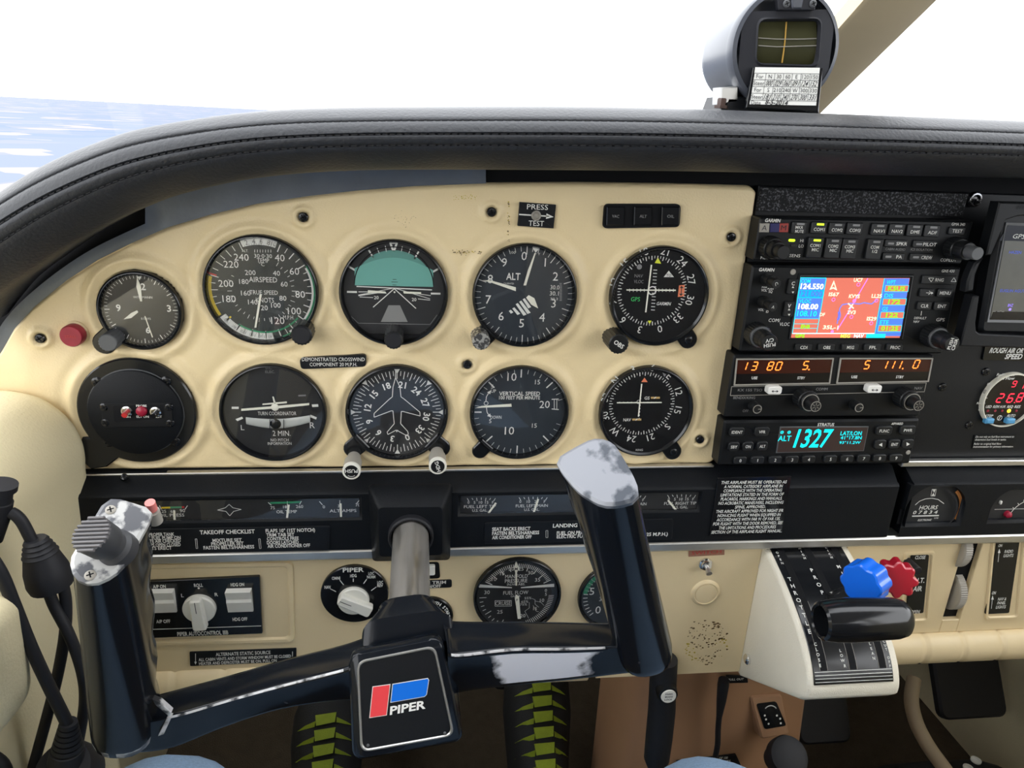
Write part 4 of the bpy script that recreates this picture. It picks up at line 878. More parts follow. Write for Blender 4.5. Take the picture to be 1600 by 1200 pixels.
# electric trim switch, ignition switch behind the shaft
t = plate('trim_switch', 'white trim rocker in a dark slot, peeking out right of the control shaft', PL, ((648, 880), (686, 879), (688, 904), (648, 905)), .0012, 'black_matte', 'switch', rad=.003)
f2 = PL.at(*PL.px(668, 892, .004)); mb = MB(); mb.prism(f2, rr(0, 0, .013, .010, .0015), .001, .0045, .001); mb.obj('rocker', t, 'white_key')
t = plate('trim_placard', 'small black PITCH TRIM ON/OFF label right of the control shaft', PL, ((628, 909), (706, 906), (706, 918), (628, 921)), .001, 'black', rad=.002)
mb = MB(); mb.tp(PL, 'PITCH TRIM', 671, 910.5, 4.6, .0012, 52, bold=.02); mb.tp(PL, 'ON/OFF', 676, 916, 4.4, .0012, 26, bold=.02); mb.obj('lettering', t, 'print', smooth=False)
cc = PL.px(672, 965, .003); f = PL.at(*cc); t = thing('ignition_switch', 'round ignition switch with chrome barrel, half hidden behind the yoke hub', 'switch', f.o)
mb = MB(); mb.lathe(f, [(.0205, -.001), (.0205, .002), (.0195, .0028)], 44); mb.obj('dial_plate', t, 'black_gloss')
mb = MB(); mb.lathe(f, [(.0115, .002), (.0112, .008), (.0095, .0095), (.006, .0095), (.006, .007)], 36); mb.obj('key_barrel', t, 'chrome')
mb = MB()
for k, ch in enumerate('BOTH START'):
    a = 2 + k * 9.5; mb.text(f, ch, .0160 * math.sin(math.radians(a)), .0160 * math.cos(math.radians(a)), .0031, .003, rot=-a, bold=.02) if ch != ' ' else None
mb.obj('lettering', t, 'print', smooth=False)
# manifold pressure / fuel flow
g = Gauge('manifold_pressure_gauge', 'black dial reading MANIFOLD PRESSURE and FUEL FLOW', *PL.px(808, 929), .0395, 'face', y=YL, bez=.005, slope=.0028)
for s_, x, y, h, w_ in (('10', 772, 905, 5.5, None), ('15', 785, 896, 5.5, None), ('20', 799, 889, 5.5, None), ('25', 814, 889, 5.5, None), ('30', 829, 895, 5.5, None), ('35', 840, 906, 5.5, None), ('MANIFOLD', 807, 900.5, 5.5, 35), ('PRESSURE', 806.5, 907.5, 5.5, 35), ('IN.HG ABS.', 806.5, 913, 3.6, 28), ('FUEL FLOW', 806, 926, 5.5, 39), ('GAL./HR.', 806, 931.5, 3, 16), ('30', 761, 925.5, 5.5, None), ('CRUISE', 786, 942.5, 6, 24), ('25', 781, 956, 5.5, None), ('0', 853, 922.5, 4.5, None), ('5', 853, 928.5, 4.5, None), ('10', 847, 938, 5, None), ('15', 836, 951, 4.5, None), ('20', 817, 962, 5, None), ('55%', 825, 934.5, 3.5, 11), ('65%', 820, 940, 3.5, 11), ('75%', 818, 944.5, 3.5, 11)): g.tpx(s_, x, y, h, w_)
for k in range(41): a = -62 + k * 3.1; g.tick(a, .74 if k % 5 else .66, .84, .014 if k % 5 else .020)
for k in range(22): g.tick(92 + k * 3.3, .72, .84, .014)
for k in range(9): g.tick(268 - k * 8, .78 if k % 4 else .70, .86, .016)
g.fpx([(748, 913), (748, 918), (800, 919), (800, 917.5)]); g.fpx([(866, 912), (866, 917), (814, 919), (814, 917.5)])
g.lpx([(773.5, 938.5), (799, 938.2), (799, 947), (773.5, 947.3)], .0004, close=True)
g.lpx([(831, 935), (836, 937), (836, 944), (842, 949)], .0003); g.lpx([(827, 941), (827, 950), (820, 955), (826, 966)], .0003); g.lpx([(833, 946), (838, 955), (842, 956)], .0003); g.lpx([(836, 939), (845, 941), (850, 946)], .0003)
g.needle([(806.5, 876), (811, 888), (808, 894), (808, 915), (805.5, 915), (805, 894), (802.5, 888)], .0012, 'manifold_needle'); g.needle([(806, 929), (811, 932), (812, 945), (814, 967), (809, 967), (806, 945), (804.5, 935)], .0016, 'flow_needle')
g.mk.text(g.fr, 'M', *g.fr.px(806.5, 889, g.d + .0014), .0026, g.d + .0014, mi=INK, bold=.02); g.mk.text(g.fr, 'F', *g.fr.px(808, 937.5, g.d + .0018), .0024, g.d + .0018, mi=INK, bold=.02)
g.done(W)
g = Gauge('tachometer', 'dial with a green arc, half hidden behind the right yoke grip', *PL.px(961, 930), .0350, 'face', y=YL, bez=.005, slope=.0028)
for s_, x, y, h in (('10', 931, 900.5, 11), ('5', 925, 924, 11), ('0', 934.5, 953, 11), ('35', 941, 936, 6), ('20', 962, 886, 11), ('25', 985, 905, 11), ('30', 990, 930, 11)): g.tpx(s_, x, y, h)
for k in range(26): g.tick(228 + k * 8, .74, .86, .022)
g.mk.arc(g.fr, (0, 0), .77 * g.R, .88 * g.R, 277, 330, g.d, GR); g.needle([(956, 930), (958, 934), (975, 918), (974, 916)]); g.done(W)
# red sticker and toggle
t = plate('red_sticker', 'small faded red label above the metal toggle switch', PL, ((1076, 858), (1132, 856), (1132, 867), (1076, 870)), .0005, 'sticker_red', 'sticker', rad=.0003, bev=0)
mb = MB(); mb.tp(PL, 'SWITCH', 1104, 863, 5, .0007, 46, rot=2); mb.obj('lettering', t, 'red', smooth=False)
q = PL.px(1104, 884, .004); f = PL.at(*q); t = thing('toggle_switch', 'chrome toggle switch on the lower panel right of the yoke', 'switch', f.o)
mb = MB(); mb.lathe(f, [(.0062, 0), (.0062, .002), (.0048, .0026), (.0046, .0048), (.0036, .0050)], 24, mod=lambda i, k: 1 if k > 1 else (1 - .06 * (i % 4 == 0))); mb.obj('hex_nut', t, 'chrome')
mb = MB(); mb.tube([f.pt(0, 0, .003), f.pt(0, -.0015, .008), f.pt(0, -.0032, .012)], [.0016, .0022, .0029], 16); mb.obj('lever', t, 'silver')

# ================================================================= yoke
yk = thing('control_yoke', 'black control yoke with a PIPER emblem and two upright grips', 'yoke', (AX.x, -.17, .60))
mb = MB(); mb.lathe(Fr((AX.x, -.0385, AX.z)), [(.0143, 0), (.0143, .116)], 48); mb.obj('shaft', yk, 'shaft')
TL = math.radians(22); vn = Vector((0, math.sin(TL), math.cos(TL))); HF = Fr(PY(632, 1093, -.205), VX, vn).rot(7.5)
q = [HF.px(x, y) for x, y in ((556, 1032), (681, 1007), (712, 1150), (562, 1177))]
big = inset(q, -.0045); cxy = (sum(p[0] for p in q) / 4, sum(p[1] for p in q) / 4)
mb = MB(); ax = Fr((AX.x, -.145, AX.z - .006)).rot(7.5)
r0 = rquad([(-.020, -.024), (.020, -.024), (.020, .021), (-.020, .021)], .014, 6); r1 = rquad([(-.030, -.032), (.032, -.032), (.030, .024), (-.028, .024)], .014, 6)
b1 = rquad(big, .008, 6)
mb.loft([[ax.pt(*p, -.004) for p in r0], [ax.pt(*p, 0) for p in r0], [ax.pt(*p, .020) for p in r1], [HF.pt(*p, -.010) for p in b1], [HF.pt(*p, -.002) for p in b1], [HF.pt(*p, 0) for p in rquad(inset(big, .0015), .007, 6)]])
hub = mb.obj('hub', yk, 'yoke', ang=.9)
mb = MB(); o = rquad(q, .006, 6); i_ = rquad(inset(q, .0020), .005, 6)
mb.loft([[HF.pt(*p, -.001) for p in o], [HF.pt(*p, .0009) for p in rquad(inset(q, .0007), .006, 6)], [HF.pt(*p, .0009) for p in rquad(inset(q, .0014), .0055, 6)], [HF.pt(*p, .0001) for p in i_]], True, False, False); mb.obj('emblem_frame', hub, 'silver')
mb = MB(); mb.flat(HF, i_, .0003); mb.obj('emblem_plate', hub, 'black')
mb = MB(); H = lambda *p: [HF.px(x, y, .0005) for x, y in p]
A_ = H((583, 1073.5), (609, 1070), (603.5, 1117), (578, 1121)); B2 = H((614, 1069.5), (668, 1060.5), (669.5, 1063), (666, 1085), (663, 1088), (611, 1097)) 
mb.flat(HF, inset(A_, -.0004), .0004, 0); mb.flat(HF, inset(B2, -.0004), .0004, 0); mb.flat(HF, A_, .0006, 1); mb.flat(HF, B2, .0006, 2)
a, b_ = HF.px(637.5, 1105.5, .0006); mb.text(HF, 'PIPER', a, b_, .0046, .0006, .0215, shear=.2, bold=.03, mi=0); mb.obj('emblem', hub, ['white', 'logo_red', 'logo_blue'], smooth=False)
for x, y in ((575, 1164), (695, 1145)): mb = MB(); a = HF.px(x, y); mb.lathe(HF.at(*a), [(.0010, 0), (.0007, .0009)], 10); mb.obj('rivet', hub, 'grey_cap')
# arms
def arm(pts, name, mats, wear_glint=None):
    """rings of back-top, front-top, front-bottom, back-bottom points"""
    rings = []
    for bt, ft, fb_ in pts:
        bb = fb_ + (bt - ft); bb.y = bt.y + .002
        loop = [bt, ft, fb_, bb]; R = []
        for i in range(4):
            p, c, n_ = loop[i - 1], loop[i], loop[(i + 1) % 4]; rr_ = .0055 if i != 1 else .0040
            a_ = c + (p - c).normalized() * rr_; e_ = c + (n_ - c).normalized() * rr_
            for k in range(4): u_ = k / 3; R.append(a_ * (1 - u_) ** 2 + c * 2 * u_ * (1 - u_) + e_ * u_ * u_)
        rings.append(R)
    mb = MB(); ids = [mb.vs(r) for r in rings]; n = len(ids[0])
    for s_, (A, B3) in enumerate(zip(ids, ids[1:])):
        for k in range(n):
            j = (k + 1) % n; mb.f((A[k], A[j], B3[j], B3[k]), wear_glint(s_, k, n) if wear_glint else 0)
    mb.f(ids[0][::-1], 0); mb.f(ids[-1], 0); return mb.obj(name, yk, mats, ang=.8)
def key(T, n):
    out = []
    for i in range(n + 1):
        c = lerpc(T, i * (len(T) - 1) / n); out.append((PY(c[0], c[1], c[6]), PY(c[2], c[3], c[6] - c[7]), PY(c[4], c[5], c[6] - c[7] + .006)))
    return out
#            back-top     ridge        bottom       Yback  depth
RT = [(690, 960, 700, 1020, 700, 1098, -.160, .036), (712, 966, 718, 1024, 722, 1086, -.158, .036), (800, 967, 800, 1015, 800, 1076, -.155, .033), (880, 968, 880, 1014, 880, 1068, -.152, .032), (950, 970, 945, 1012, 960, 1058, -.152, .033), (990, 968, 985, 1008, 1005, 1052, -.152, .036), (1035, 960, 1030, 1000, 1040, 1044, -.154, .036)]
arm(key(RT, 30), 'arm', ['yoke', 'edge_worn', 'arm_reflection'], lambda s_, k, n: 1 if k == 5 and 2 < s_ < 20 else 2 if k == 7 else 0)  # ridge gets worn paint, front face the painted reflection
LTb = [(570, 992, 560, 1040, 560, 1108, -.160, .034), (535, 1004, 525, 1050, 540, 1098, -.158, .034), (450, 1025, 440, 1072, 440, 1112, -.156, .032), (370, 1048, 360, 1094, 350, 1140, -.156, .032), (290, 1070, 285, 1116, 270, 1172, -.156, .032), (235, 1085, 230, 1128, 215, 1180, -.156, .034), (190, 1098, 185, 1140, 180, 1182, -.158, .034)]
arm(key(LTb, 30), 'arm', ['yoke', 'edge_worn'], lambda s_, k, n: 1 if k == 5 and 3 < s_ < 22 else 0)
# grips
def grip(name, base, top, capoly, nrm, matcap, bumps):
    base, top, nrm = Vector(base), Vector(top), Vector(nrm).normalized(); N = 32
    u0 = (VX - nrm * VX.dot(nrm)).normalized(); CF = Fr(top, u0, nrm.cross(u0)); 
    if CF.n.dot(nrm) < 0: CF = Fr(top, u0, -nrm.cross(u0))
    poly_ = [CF.px(x, y) for x, y in capoly]; c = (sum(p[0] for p in poly_) / len(poly_), sum(p[1] for p in poly_) / len(poly_))
    def radius(P, th):
        best = 0
        for (x0, y0), (x1, y1) in zip(P, P[1:] + P[:1]):
            x0, y0, x1, y1 = x0 - c[0], y0 - c[1], x1 - c[0], y1 - c[1]; dx, dy = math.cos(th), math.sin(th); ex, ey = x1 - x0, y1 - y0; den = dx * ey - dy * ex
            if abs(den) < 1e-12: continue
            s_ = (x0 * ey - y0 * ex) / den; q_ = (x0 * dy - y0 * dx) / den
            if s_ > 0 and -1e-6 <= q_ <= 1 + 1e-6: best = max(best, s_)
        return best
    smooth_ = rquad(poly_, .006, 5); rad = [radius(smooth_, 2 * math.pi * k / N) for k in range(N)]
    ctop = CF.pt(*c); mb = MB(); rings = []; NR = 26
    for i in range(NR + 1):
        s_ = i / NR; cen = base.lerp(ctop, s_); ax_ = nrm.lerp((ctop - base).normalized(), .6 * (1 - s_)).normalized()
        u_ = (VX - ax_ * VX.dot(ax_)).normalized(); v_ = ax_.cross(u_); R = []
        for k in range(N):
            th = 2 * math.pi * k / N; a_, b_2 = .0185, .0215
            el = (abs(math.cos(th) / a_) ** 2.6 + abs(math.sin(th) / b_2) ** 2.6) ** (-1 / 2.6)
            r = el + (rad[k] - el) * s_ ** 1.3
            if s_ < .06: r *= .80 + .2 * (s_ / .06) ** .5
            if bumps and math.sin(th) > 0 and .08 < s_ < .93: r -= .0032 * math.sin(th) * (.5 + .5 * math.cos(s_ * 2 * math.pi * 4.2))
            R.append(cen + u_ * r * math.cos(th) + v_ * r * math.sin(th))
        rings.append(R)
    mb.loft(rings); g_ = mb.obj(name, yk, 'yoke', ang=.9)
    ins = [(c[0] + r * math.cos(2 * math.pi * k / N), c[1] + r * math.sin(2 * math.pi * k / N)) for k, r in enumerate(rad)]
    mb = MB(); mb.loft([[CF.pt(*p, -.001) for p in inset(ins, -.0004)], [CF.pt(*p, .002) for p in inset(ins, -.0004)], [CF.pt(*p, .0032) for p in inset(ins, .0014)], [CF.pt(*p, .0032) for p in inset(ins, .006)]]); mb.obj('end_cap', g_, matcap, ang=.5)
    return g_, CF, c
RB, RTp = PY(1010, 1003, -.172), PY(935, 742, -.212)
grip('grip', RB - Vector((0, 0, .008)), RTp, ((868, 722), (895, 705), (930, 687), (958, 694), (975, 722), (990, 748), (1000, 775), (986, 789), (945, 795), (905, 772), (880, 742)), (RTp - RB) + Vector((0, -.055, 0)), 'cap_grey', True)
LB, LTp = PY(197, 1128, -.174), PY(180, 848, -.222)
gl, CF, c = grip('grip', LB - Vector((0, 0, .006)), LTp, ((156, 801), (167, 784), (186, 783), (234, 798), (238, 808), (228, 827), (199, 879), (180, 900), (152, 914), (128, 913), (113, 896), (112, 874), (130, 848)), (LTp - LB) + Vector((0, -.055, 0)), 'cap_worn', True)
# trim thumb knob, screws and red button on the left grip
a = CF.px(182, 856, .003); kn = (CF.n + Vector((-.40, -.1, 0))).normalized(); ku = (VX - kn * VX.dot(kn)).normalized(); f2 = Fr(CF.pt(*a, .0015), ku, kn.cross(ku)); mb = MB(); mb.lathe(f2, [(.0096, -.003), (.0093, .003), (.0076, .0050), (.0072, .009), (.0088, .0102), (.0092, .0200), (.0087, .0210)], 40); tk = mb.obj('trim_knob', gl, 'trim_grey')
for k in range(-4, 5):
    y = k * .0020; w_ = math.sqrt(max(0, .0090 ** 2 - y * y)); mb = MB(); fq = f2.rot(-4); mb.prism(fq, [(-w_, y - .0006), (w_, y - .0006), (w_, y + .0006), (-w_, y + .0006)], .0206, .0222, .0003); mb.obj('trim_knob_rib', gl, 'knob_rib')
for x, y in ((173, 797), (141, 899)): screw(gl, CF.at(*CF.px(x, y, .003), .003), .0026, .0010, 'grey_plastic')
a = PY(236, 790, LTp.y + .030); mb = MB(); mb.tube([a + Vector((0, .004, -.012)), a + Vector((0, .001, -.004))], .0036, 20); mb.tube([a + Vector((0, .001, -.003)), a + Vector((0, -.001, .0025))], .0027, 20, mi=1); mb.obj('transmit_button', gl, ['grey_plastic', 'coral'])

# paint rubbed off the lower end of the left grip, torn tape at the corner
me = gl.data; me.materials.append(MATS['cap_worn']); zmin = min(v.co.z for v in me.vertices)
for p in me.polygons:
    if p.center.z < zmin + .011 + .003 * math.sin(p.center.x * 900): p.material_index = 1
for qd in (((238, 1092), (250, 1097), (268, 1113), (264, 1119), (243, 1101)), ((262, 1120), (268, 1121), (256, 1147), (247, 1150))):
    ft = PAN(-.1897); mb = MB(); mb.prism(ft, [ft.px(x, y) for x, y in qd], -.0035, .0003, .0002); mb.obj('torn_tape', yk, 'edge_worn', label='torn strip of grey tape')
# ================================================================= black radio panel on the right
rp = thing('radio_panel', 'matte black panel on the right that holds the radios', 'panel', (.5, 0, .72))
mb = MB(); xr0 = BX1 + .0015
mb.prism(PAN(.004), [(xr0, .7225), (.86, .7225), (.86, .966), (xr0, .962)], -.006, 0, .0008); mb.obj('face_sheet', rp, 'black')
for x, y in ((1477, 607), (1545, 583), (1519, 667)): screw(rp, P0.at(*P0.px(x, y), -.004), .0040, .0018)
mb = MB(); mb.prism(PAN(-.003), [(XE + .010, .7205), (.86, .7205), (.86, .7262), (XE + .010, .7262)], -.005, .001, .0008); mb.obj('trim_4', None, 'silver', kind='structure')
q = [P0.px(x, y) for x, y in ((1190, 293), (1512, 303), (1502, 338), (1183, 329))]; mb = MB(); mb.prism(P0, q, -.003, .0012, .0004)
o = mb.obj('hook_pad', None, 'velcro', cat='pad', label='fuzzy black hook-and-loop pad above the audio panel')
q = P0.px(1525, 312); f = P0.at(*q, -.004); t = thing('dimmer_socket', 'small chrome ringed socket at the top right, above the radios', 'socket', f.o)
mb = MB(); mb.lathe(f, [(.0062, 0), (.0062, .003), (.0052, .0045), (.0040, .0045), (.0036, .001)], 24, True, False); mb.obj('ring', t, 'chrome')
mb = MB(); mb.lathe(f, [(.0037, .0005), (.0034, .0025), (.002, .003)], 16); mb.obj('core', t, 'black_gloss')

YR = -.016; RF = PAN(YR)
def radio(name, label, quad, depth=.016, bev=.0012):
    q = [RF.px(x, y) for x, y in quad]; t = thing(name, label, 'radio', RF.pt((q[0][0] + q[1][0]) / 2, min(p[1] for p in q), 0))
    mb = MB(); mb.prism(RF, rquad(q, .002), -depth, 0, bev); t_ = mb.obj('faceplate', t, 'radio'); return t
def sc(x, y): return (abs(RF.px(x + .5, y)[0] - RF.px(x - .5, y)[0]), abs(RF.px(x, y - .5)[1] - RF.px(x, y + .5)[1]))
def keyb(t, x, y, wp, hp, txt=(), th=5, led=None, h=.0022, m='button', name='button', r=.0012, tw=None, tdy=0.):
    a, b_ = RF.px(x, y, h); sx, sy = sc(x, y); mb = MB(); mb.prism(RF, rr(a, b_, wp * sx, hp * sy, min(r, wp * sx * .3, hp * sy * .3)), -.0004, h, .0006); o = mb.obj(name, t, m)
    if txt:
        mb = MB(); n = len(txt)
        for k, s_ in enumerate(txt): mb.tp(RF, s_, x, y + tdy + (k - (n - 1) / 2) * th * 1.35, th, h + .0002, tw[k] if tw else None, bold=.008)
        mb.obj('lettering', o, 'print', smooth=False)
    if led: 
        lx, ly, lw, lm = led; a, b_ = RF.px(lx, ly, h); mb = MB(); mb.prism(RF, rr(a, b_, lw * sx, 3.2 * sy, .0003), h - .0002, h + .0003); mb.obj('indicator', o, lm)
    return o
def rknob(t, x, y, stages, txt=None, rot=0, name='knob', th=.0032):
    """concentric knob: stages of (radius, start, end, material, ribs)"""
    a, b_ = RF.px(x, y); f2 = RF.at(a, b_); par = t; last = None
    for r, d0, d1, m, ribs in stages:
        mb = MB()
        if ribs: knurled(mb, f2, [(r * 1.02, d0), (r, d0 + .001), (r * .97, d1 - .0008), (r * .9, d1)], ribs, .07, (0, 3))
        else: mb.lathe(f2, [(r, d0), (r, d1 - .0006), (r * .94, d1)], 32)
        o = mb.obj(name if last is None else 'inner_knob', t if last is None else last, m)
        if last is None: last = o
    if txt:
        mb = MB(); n = len(txt)
        for k, s_ in enumerate(txt):
            v = -(k - (n - 1) / 2) * th * 1.35; c_, s2 = math.cos(math.radians(rot)), math.sin(math.radians(rot)); mb.text(f2, s_, -v * s2, v * c_, th, stages[-1][2] + .0003, rot=rot, bold=.012)
        mb.obj('lettering', last, 'print', smooth=False)
    return f2
# ---- audio panel
t = radio('audio_panel', 'top radio, an audio panel with two rows of small buttons and lit green lamps', ((1188, 340), (1522, 346), (1502, 413), (1177, 407)))
mb = MB()
for s_, x, y, h, w_, k_ in (('GARMIN', 1207.5, 344.5, 5.2, 24, .02), ('GMA 340', 1497.5, 350.5, 4.4, 21, 0), ('HI', 1253, 376, 4.6, None, 0), ('LO', 1252, 384.5, 4.6, None, 0), ('SENS', 1242, 399.5, 4.6, 17, 0), ('PILOT', 1197, 403, 4.4, 17, 0), ('COPILOT', 1482, 406.5, 4.6, 25, 0)): mb.tp(RF, s_, x, y, h, .0003, w_, bold=k_, shear=.15 if s_ == 'GARMIN' else 0)
for s_, x, y, w_ in (('CABIN AUDIO', 1399, 389.5, 31), ('ICS ISOLATION', 1440, 390, 34)): mb.tp(RF, s_, x, y, 3.8, .0003, w_, mi=1)
mb.obj('lettering', t, ['print', 'print_dim'], smooth=False)
for x, m_, s_ in ((1195, 'grey_plastic', 'A'), (1211, 'marker_blue', ''), (1225, 'marker_red', 'M')):
    if m_ == 'marker_blue' and m_ not in MATS: mat('marker_blue', (.005, .005, .09), .4); mat('marker_red', (.32, .03, .02), .4)
    q = [RF.px(a, b_, .001) for a, b_ in ((x - 7, 349), (x + 7.5, 349), (x + 6.5, 363), (x - 8, 363))]; mb = MB(); mb.prism(RF, q, -.0002, .0011, .0002); o = mb.obj('marker_lamp', t, m_)
    if s_: mb = MB(); mb.tp(RF, s_, x - .5, 356, 8, .0013, 8); mb.obj('lettering', o, 'ink', smooth=False)
LG, LD = 'led_green', 'print_dim'
keyb(t, 1249, 356, 23, 19, ('MKR', 'MUTE'), 4.6, (1251, 350, 12, LD), tw=(12, 13), tdy=2.5)
for s_, x, y, m_ in (('COM1', 1280, 356, LG), ('COM2', 1308, 357, LD), ('COM3', 1336, 357.5, LD), ('NAV1', 1374, 358.5, LD), ('NAV2', 1402, 359, LD), ('DME', 1430, 360, LD), ('ADF', 1457, 361, LD)): keyb(t, x, y, 24, 19, (s_,), 5, (x + 2, y - 5.5, 11, m_), tdy=2.5, tw=(17 if len(s_) == 4 else 14,))
for s_, x, y, m_ in (('COM1', 1274, 387, LG), ('COM2', 1302, 388, LD), ('COM3', 1328, 389, LD)): keyb(t, x, y, 24, 32, (s_, 'MIC'), 4.8, (x + 3, y - 11.5, 11, m_), tw=(16, 11), h=.003)
keyb(t, 1367, 389.5, 24, 32, ('COM', '1/2'), 4.8, (1370, 378, 11, LD), tw=(13, 8), h=.003)
for s_, x, y, w_ in (('SPKR', 1401, 380.5, 35), ('PA', 1397, 401, 34), ('PILOT', 1445, 381.5, 35), ('CREW', 1440, 402, 35)):
    o = keyb(t, x, y, w_, 12, (), h=.002, led=(x - 9, y, 9, LD)); mb = MB(); mb.tp(RF, s_, x + 8, y + .5, 5, .0022, 4 * len(s_) + 1, bold=.008); mb.obj('lettering', o, 'print', smooth=False)
keyb(t, 1496, 361, 25, 12, ('TEST',), 5, tw=(16,))
for x, y, m_ in ((1237, 375.5, LG), (1240, 383.5, 'button')): a, b_ = RF.px(x, y); mb = MB(); mb.prism(RF, rr(a, b_, .0053, .0020, .0009), -.0003, .0006, .0002); mb.obj('indicator', t, m_)
rknob(t, 1202, 386, [(.0088, 0, .009, 'knob', 26), (.0068, .008, .016, 'knob', 22), (.0050, .015, .024, 'knob', 0)])
rknob(t, 1489, 387, [(.0088, 0, .009, 'knob', 26), (.0072, .008, .018, 'knob', 22), (.0050, .017, .028, 'grey_cap', 0)])
# ---- navigator with colour map
t = radio('gps_navigator', 'navigator with a bright red moving map screen, second in the radio stack', ((1176, 415), (1503, 418), (1473, 553), (1155, 550)), bev=.0016)
q = [RF.px(x, y, .001) for x, y in ((1250, 430), (1426, 431), (1410, 530), (1234, 529))]; mb = MB(); o = inset(q, -.0012); mb.prism(RF, o, -.0002, .0006, .0002); fr_ = mb.obj('screen_bezel', t, 'black_matte')
q = [RF.px(x, y, .001) for x, y in ((1252, 434), (1422, 434.5), (1406, 528), (1236, 528))]; mb = MB(); mb.flat(RF, q, .0007, 0); D = .0008
S = lambda pts, mi, d=D: mb.flat(RF, [RF.px(x, y, d) for x, y in pts], d, mi)
MM = ['map_red', 'map_blue', 'map_cyan', 'map_white', 'map_green', 'map_magenta', 'map_yellow', 'map_cream', 'map_river', 'ink']
S([(1251, 434), (1291, 434.5), (1279, 498), (1241, 498)], 1); S([(1248, 453), (1287, 453), (1285, 465), (1246, 465)], 2)
S([(1382, 435), (1421, 435), (1407, 525), (1366, 525)], 1)
def SL(pts, mi, w_=.0005, d=D + .0001): mb.line(RF, [RF.px(x, y, d) for x, y in pts], w_, d, mi)
SL([(1251, 434), (1291, 434.5), (1276, 521), (1238, 521), (1251, 434)], 2, .0007); SL([(1247, 465.5), (1286, 465.5)], 2); SL([(1241, 498), (1280, 498)], 2); SL([(1240, 506), (1279, 506)], 2); SL([(1239, 513), (1277, 513)], 2); SL([(1238, 521), (1366, 521)], 3, .0007); SL([(1382, 435), (1367, 521)], 2, .0007)
for k, (lab, val) in enumerate((('WPT', 'KSUS'), ('DIS', '172'), ('GS', '122'), ('ETE', '01:25'))):
    x, y = 1384 - k * 3.6, 441 + k * 20.8; mb.tp(RF, lab, x + 1.5, y, 6, D + .0002, 14 if len(lab) > 2 else 9, mi=2, align='l', bold=.02)
    S([(x - .2, y + 4.8), (x + 36, y + 4.8), (x + 34.5, y + 14.8), (x - 2, y + 14.8)], 0, D + .0002); SL([(x - .2, y + 4.8), (x + 36, y + 4.8), (x + 34.5, y + 14.8), (x - 2, y + 14.8), (x - .2, y + 4.8)], 2, .0005, D + .0003); mb.tp(RF, val, x + 17, y + 9.8, 6.4, D + .0004, 27 if len(val) > 3 else 19, mi=4, bold=.025)
for s_, x, y, h, w_, mi in (('COM', 1259, 439, 5.5, 15, 2), ('124.550', 1269, 447.5, 8, 36, 3), ('121.000', 1267, 459, 8, 36, 1), ('VLOC', 1258, 470.5, 5.5, 19, 2), ('108.00', 1263, 479, 8, 31, 3), ('108.10', 1261, 490, 8, 31, 2), ('ENR', 1259, 510.5, 5.5, 15, 4), ('GPS', 1250, 525, 5, 15, 4), ('MSG', 1321, 525, 5, 15, 6), ('NAV', 1342, 525, 5, 15, 3), ('UC7', 1341, 437.5, 5.5, 14, 7), ('IS67', 1303, 460, 5.5, 16, 7), ('KVYS', 1335, 463, 5.5, 17, 7), ('LL25', 1370, 462.5, 5.5, 16, 7), ('2V3', 1330.5, 488, 5.5, 13, 7), ('IS29', 1362, 498, 5.5, 15, 7), ('35L-1', 1298, 511.5, 5.5, 24, 7), ('DF', 1285, 491.5, 5, 8, 7)): mb.tp(RF, s_, x, y, h, D + .0003, w_, mi=mi, bold=.03)
SL([(1356, 435), (1334, 473), (1329, 482), (1308, 516)], 5, .0009, D + .00015); SL([(1371, 467), (1362, 475), (1350, 473), (1343, 475), (1329, 474), (1316, 476), (1312, 482), (1311, 490), (1308, 506)], 8, .0010, D + .0001); SL([(1311, 487), (1312, 494), (1309, 500)], 8, .0022, D + .0001)
for x, y in ((1341, 444.5), (1302, 468), (1369, 469.5), (1330, 495), (1361, 505)): mb.arc(RF, RF.px(x, y, D), .0011, .0016, 0, 360, D + .0003, 5, 14)
mb.disc(RF, RF.px(1334.5, 470, D), .0016, D + .0003, 5, 12); mb.disc(RF, RF.px(1300, 518, D), .0014, D + .0003, 5, 10)
S([(1303, 438), (1308, 454), (1302, 451), (1296, 453)], 7, D + .0002); S([(1303, 443), (1305, 450), (1302, 448.5), (1299.5, 450)], 0, D + .0003)
SL([(1325, 474), (1334, 482)], 7, .0010, D + .0004); SL([(1333, 475), (1326, 483)], 7, .0010, D + .0004); S([(1354, 521.5), (1384, 521.5), (1383, 528), (1353, 528)], 2, D + .0001)
mb.obj('map_screen', t, MM, smooth=False, recalc=False)
mb = MB(); mb.line(RF, [RF.px(x, y, .001) for x, y in ((1234, 529), (1251, 431), (1427, 431.5), (1410, 530))], .0004, .0010); mb.obj('screen_edge', t, 'grey_cap', smooth=False)
mb = MB()
for s_, x, y, h, w_, b2 in (('GARMIN', 1198, 421.5, 5, 24, .02), ('GNS 430', 1481.5, 423.5, 4.2, 20, 0), ('VOL', 1194, 453.5, 4, 9, 0), ('SQ', 1204, 455.5, 4, 6, 0), ('PUSH', 1204, 451.5, 2.6, 9, 0), ('PWR', 1194.5, 449, 2.4, 8, 0), ('VOL', 1189, 484, 4, 9, 0), ('PUSH', 1199.5, 482.5, 2.6, 9, 0), ('ID', 1199, 487, 3.6, 4, 0), ('COM/', 1210, 500.5, 5.2, 18, 0), ('VLOC', 1226, 506.5, 5.2, 16, 0), ('DEFAULT', 1438, 497, 3.6, 19, 0), ('NAV', 1432, 502.5, 3.6, 9, 0), ('GPS', 1469.5, 499.5, 5, 13, 0)): mb.tp(RF, s_, x, y, h, .0003, w_, bold=b2, shear=.15 if b2 else 0)
mb.line(RF, [RF.px(1440, 486, .0003), RF.px(1439, 493, .0003)], .0005, .0003)
mb.obj('lettering', t, 'print', smooth=False)
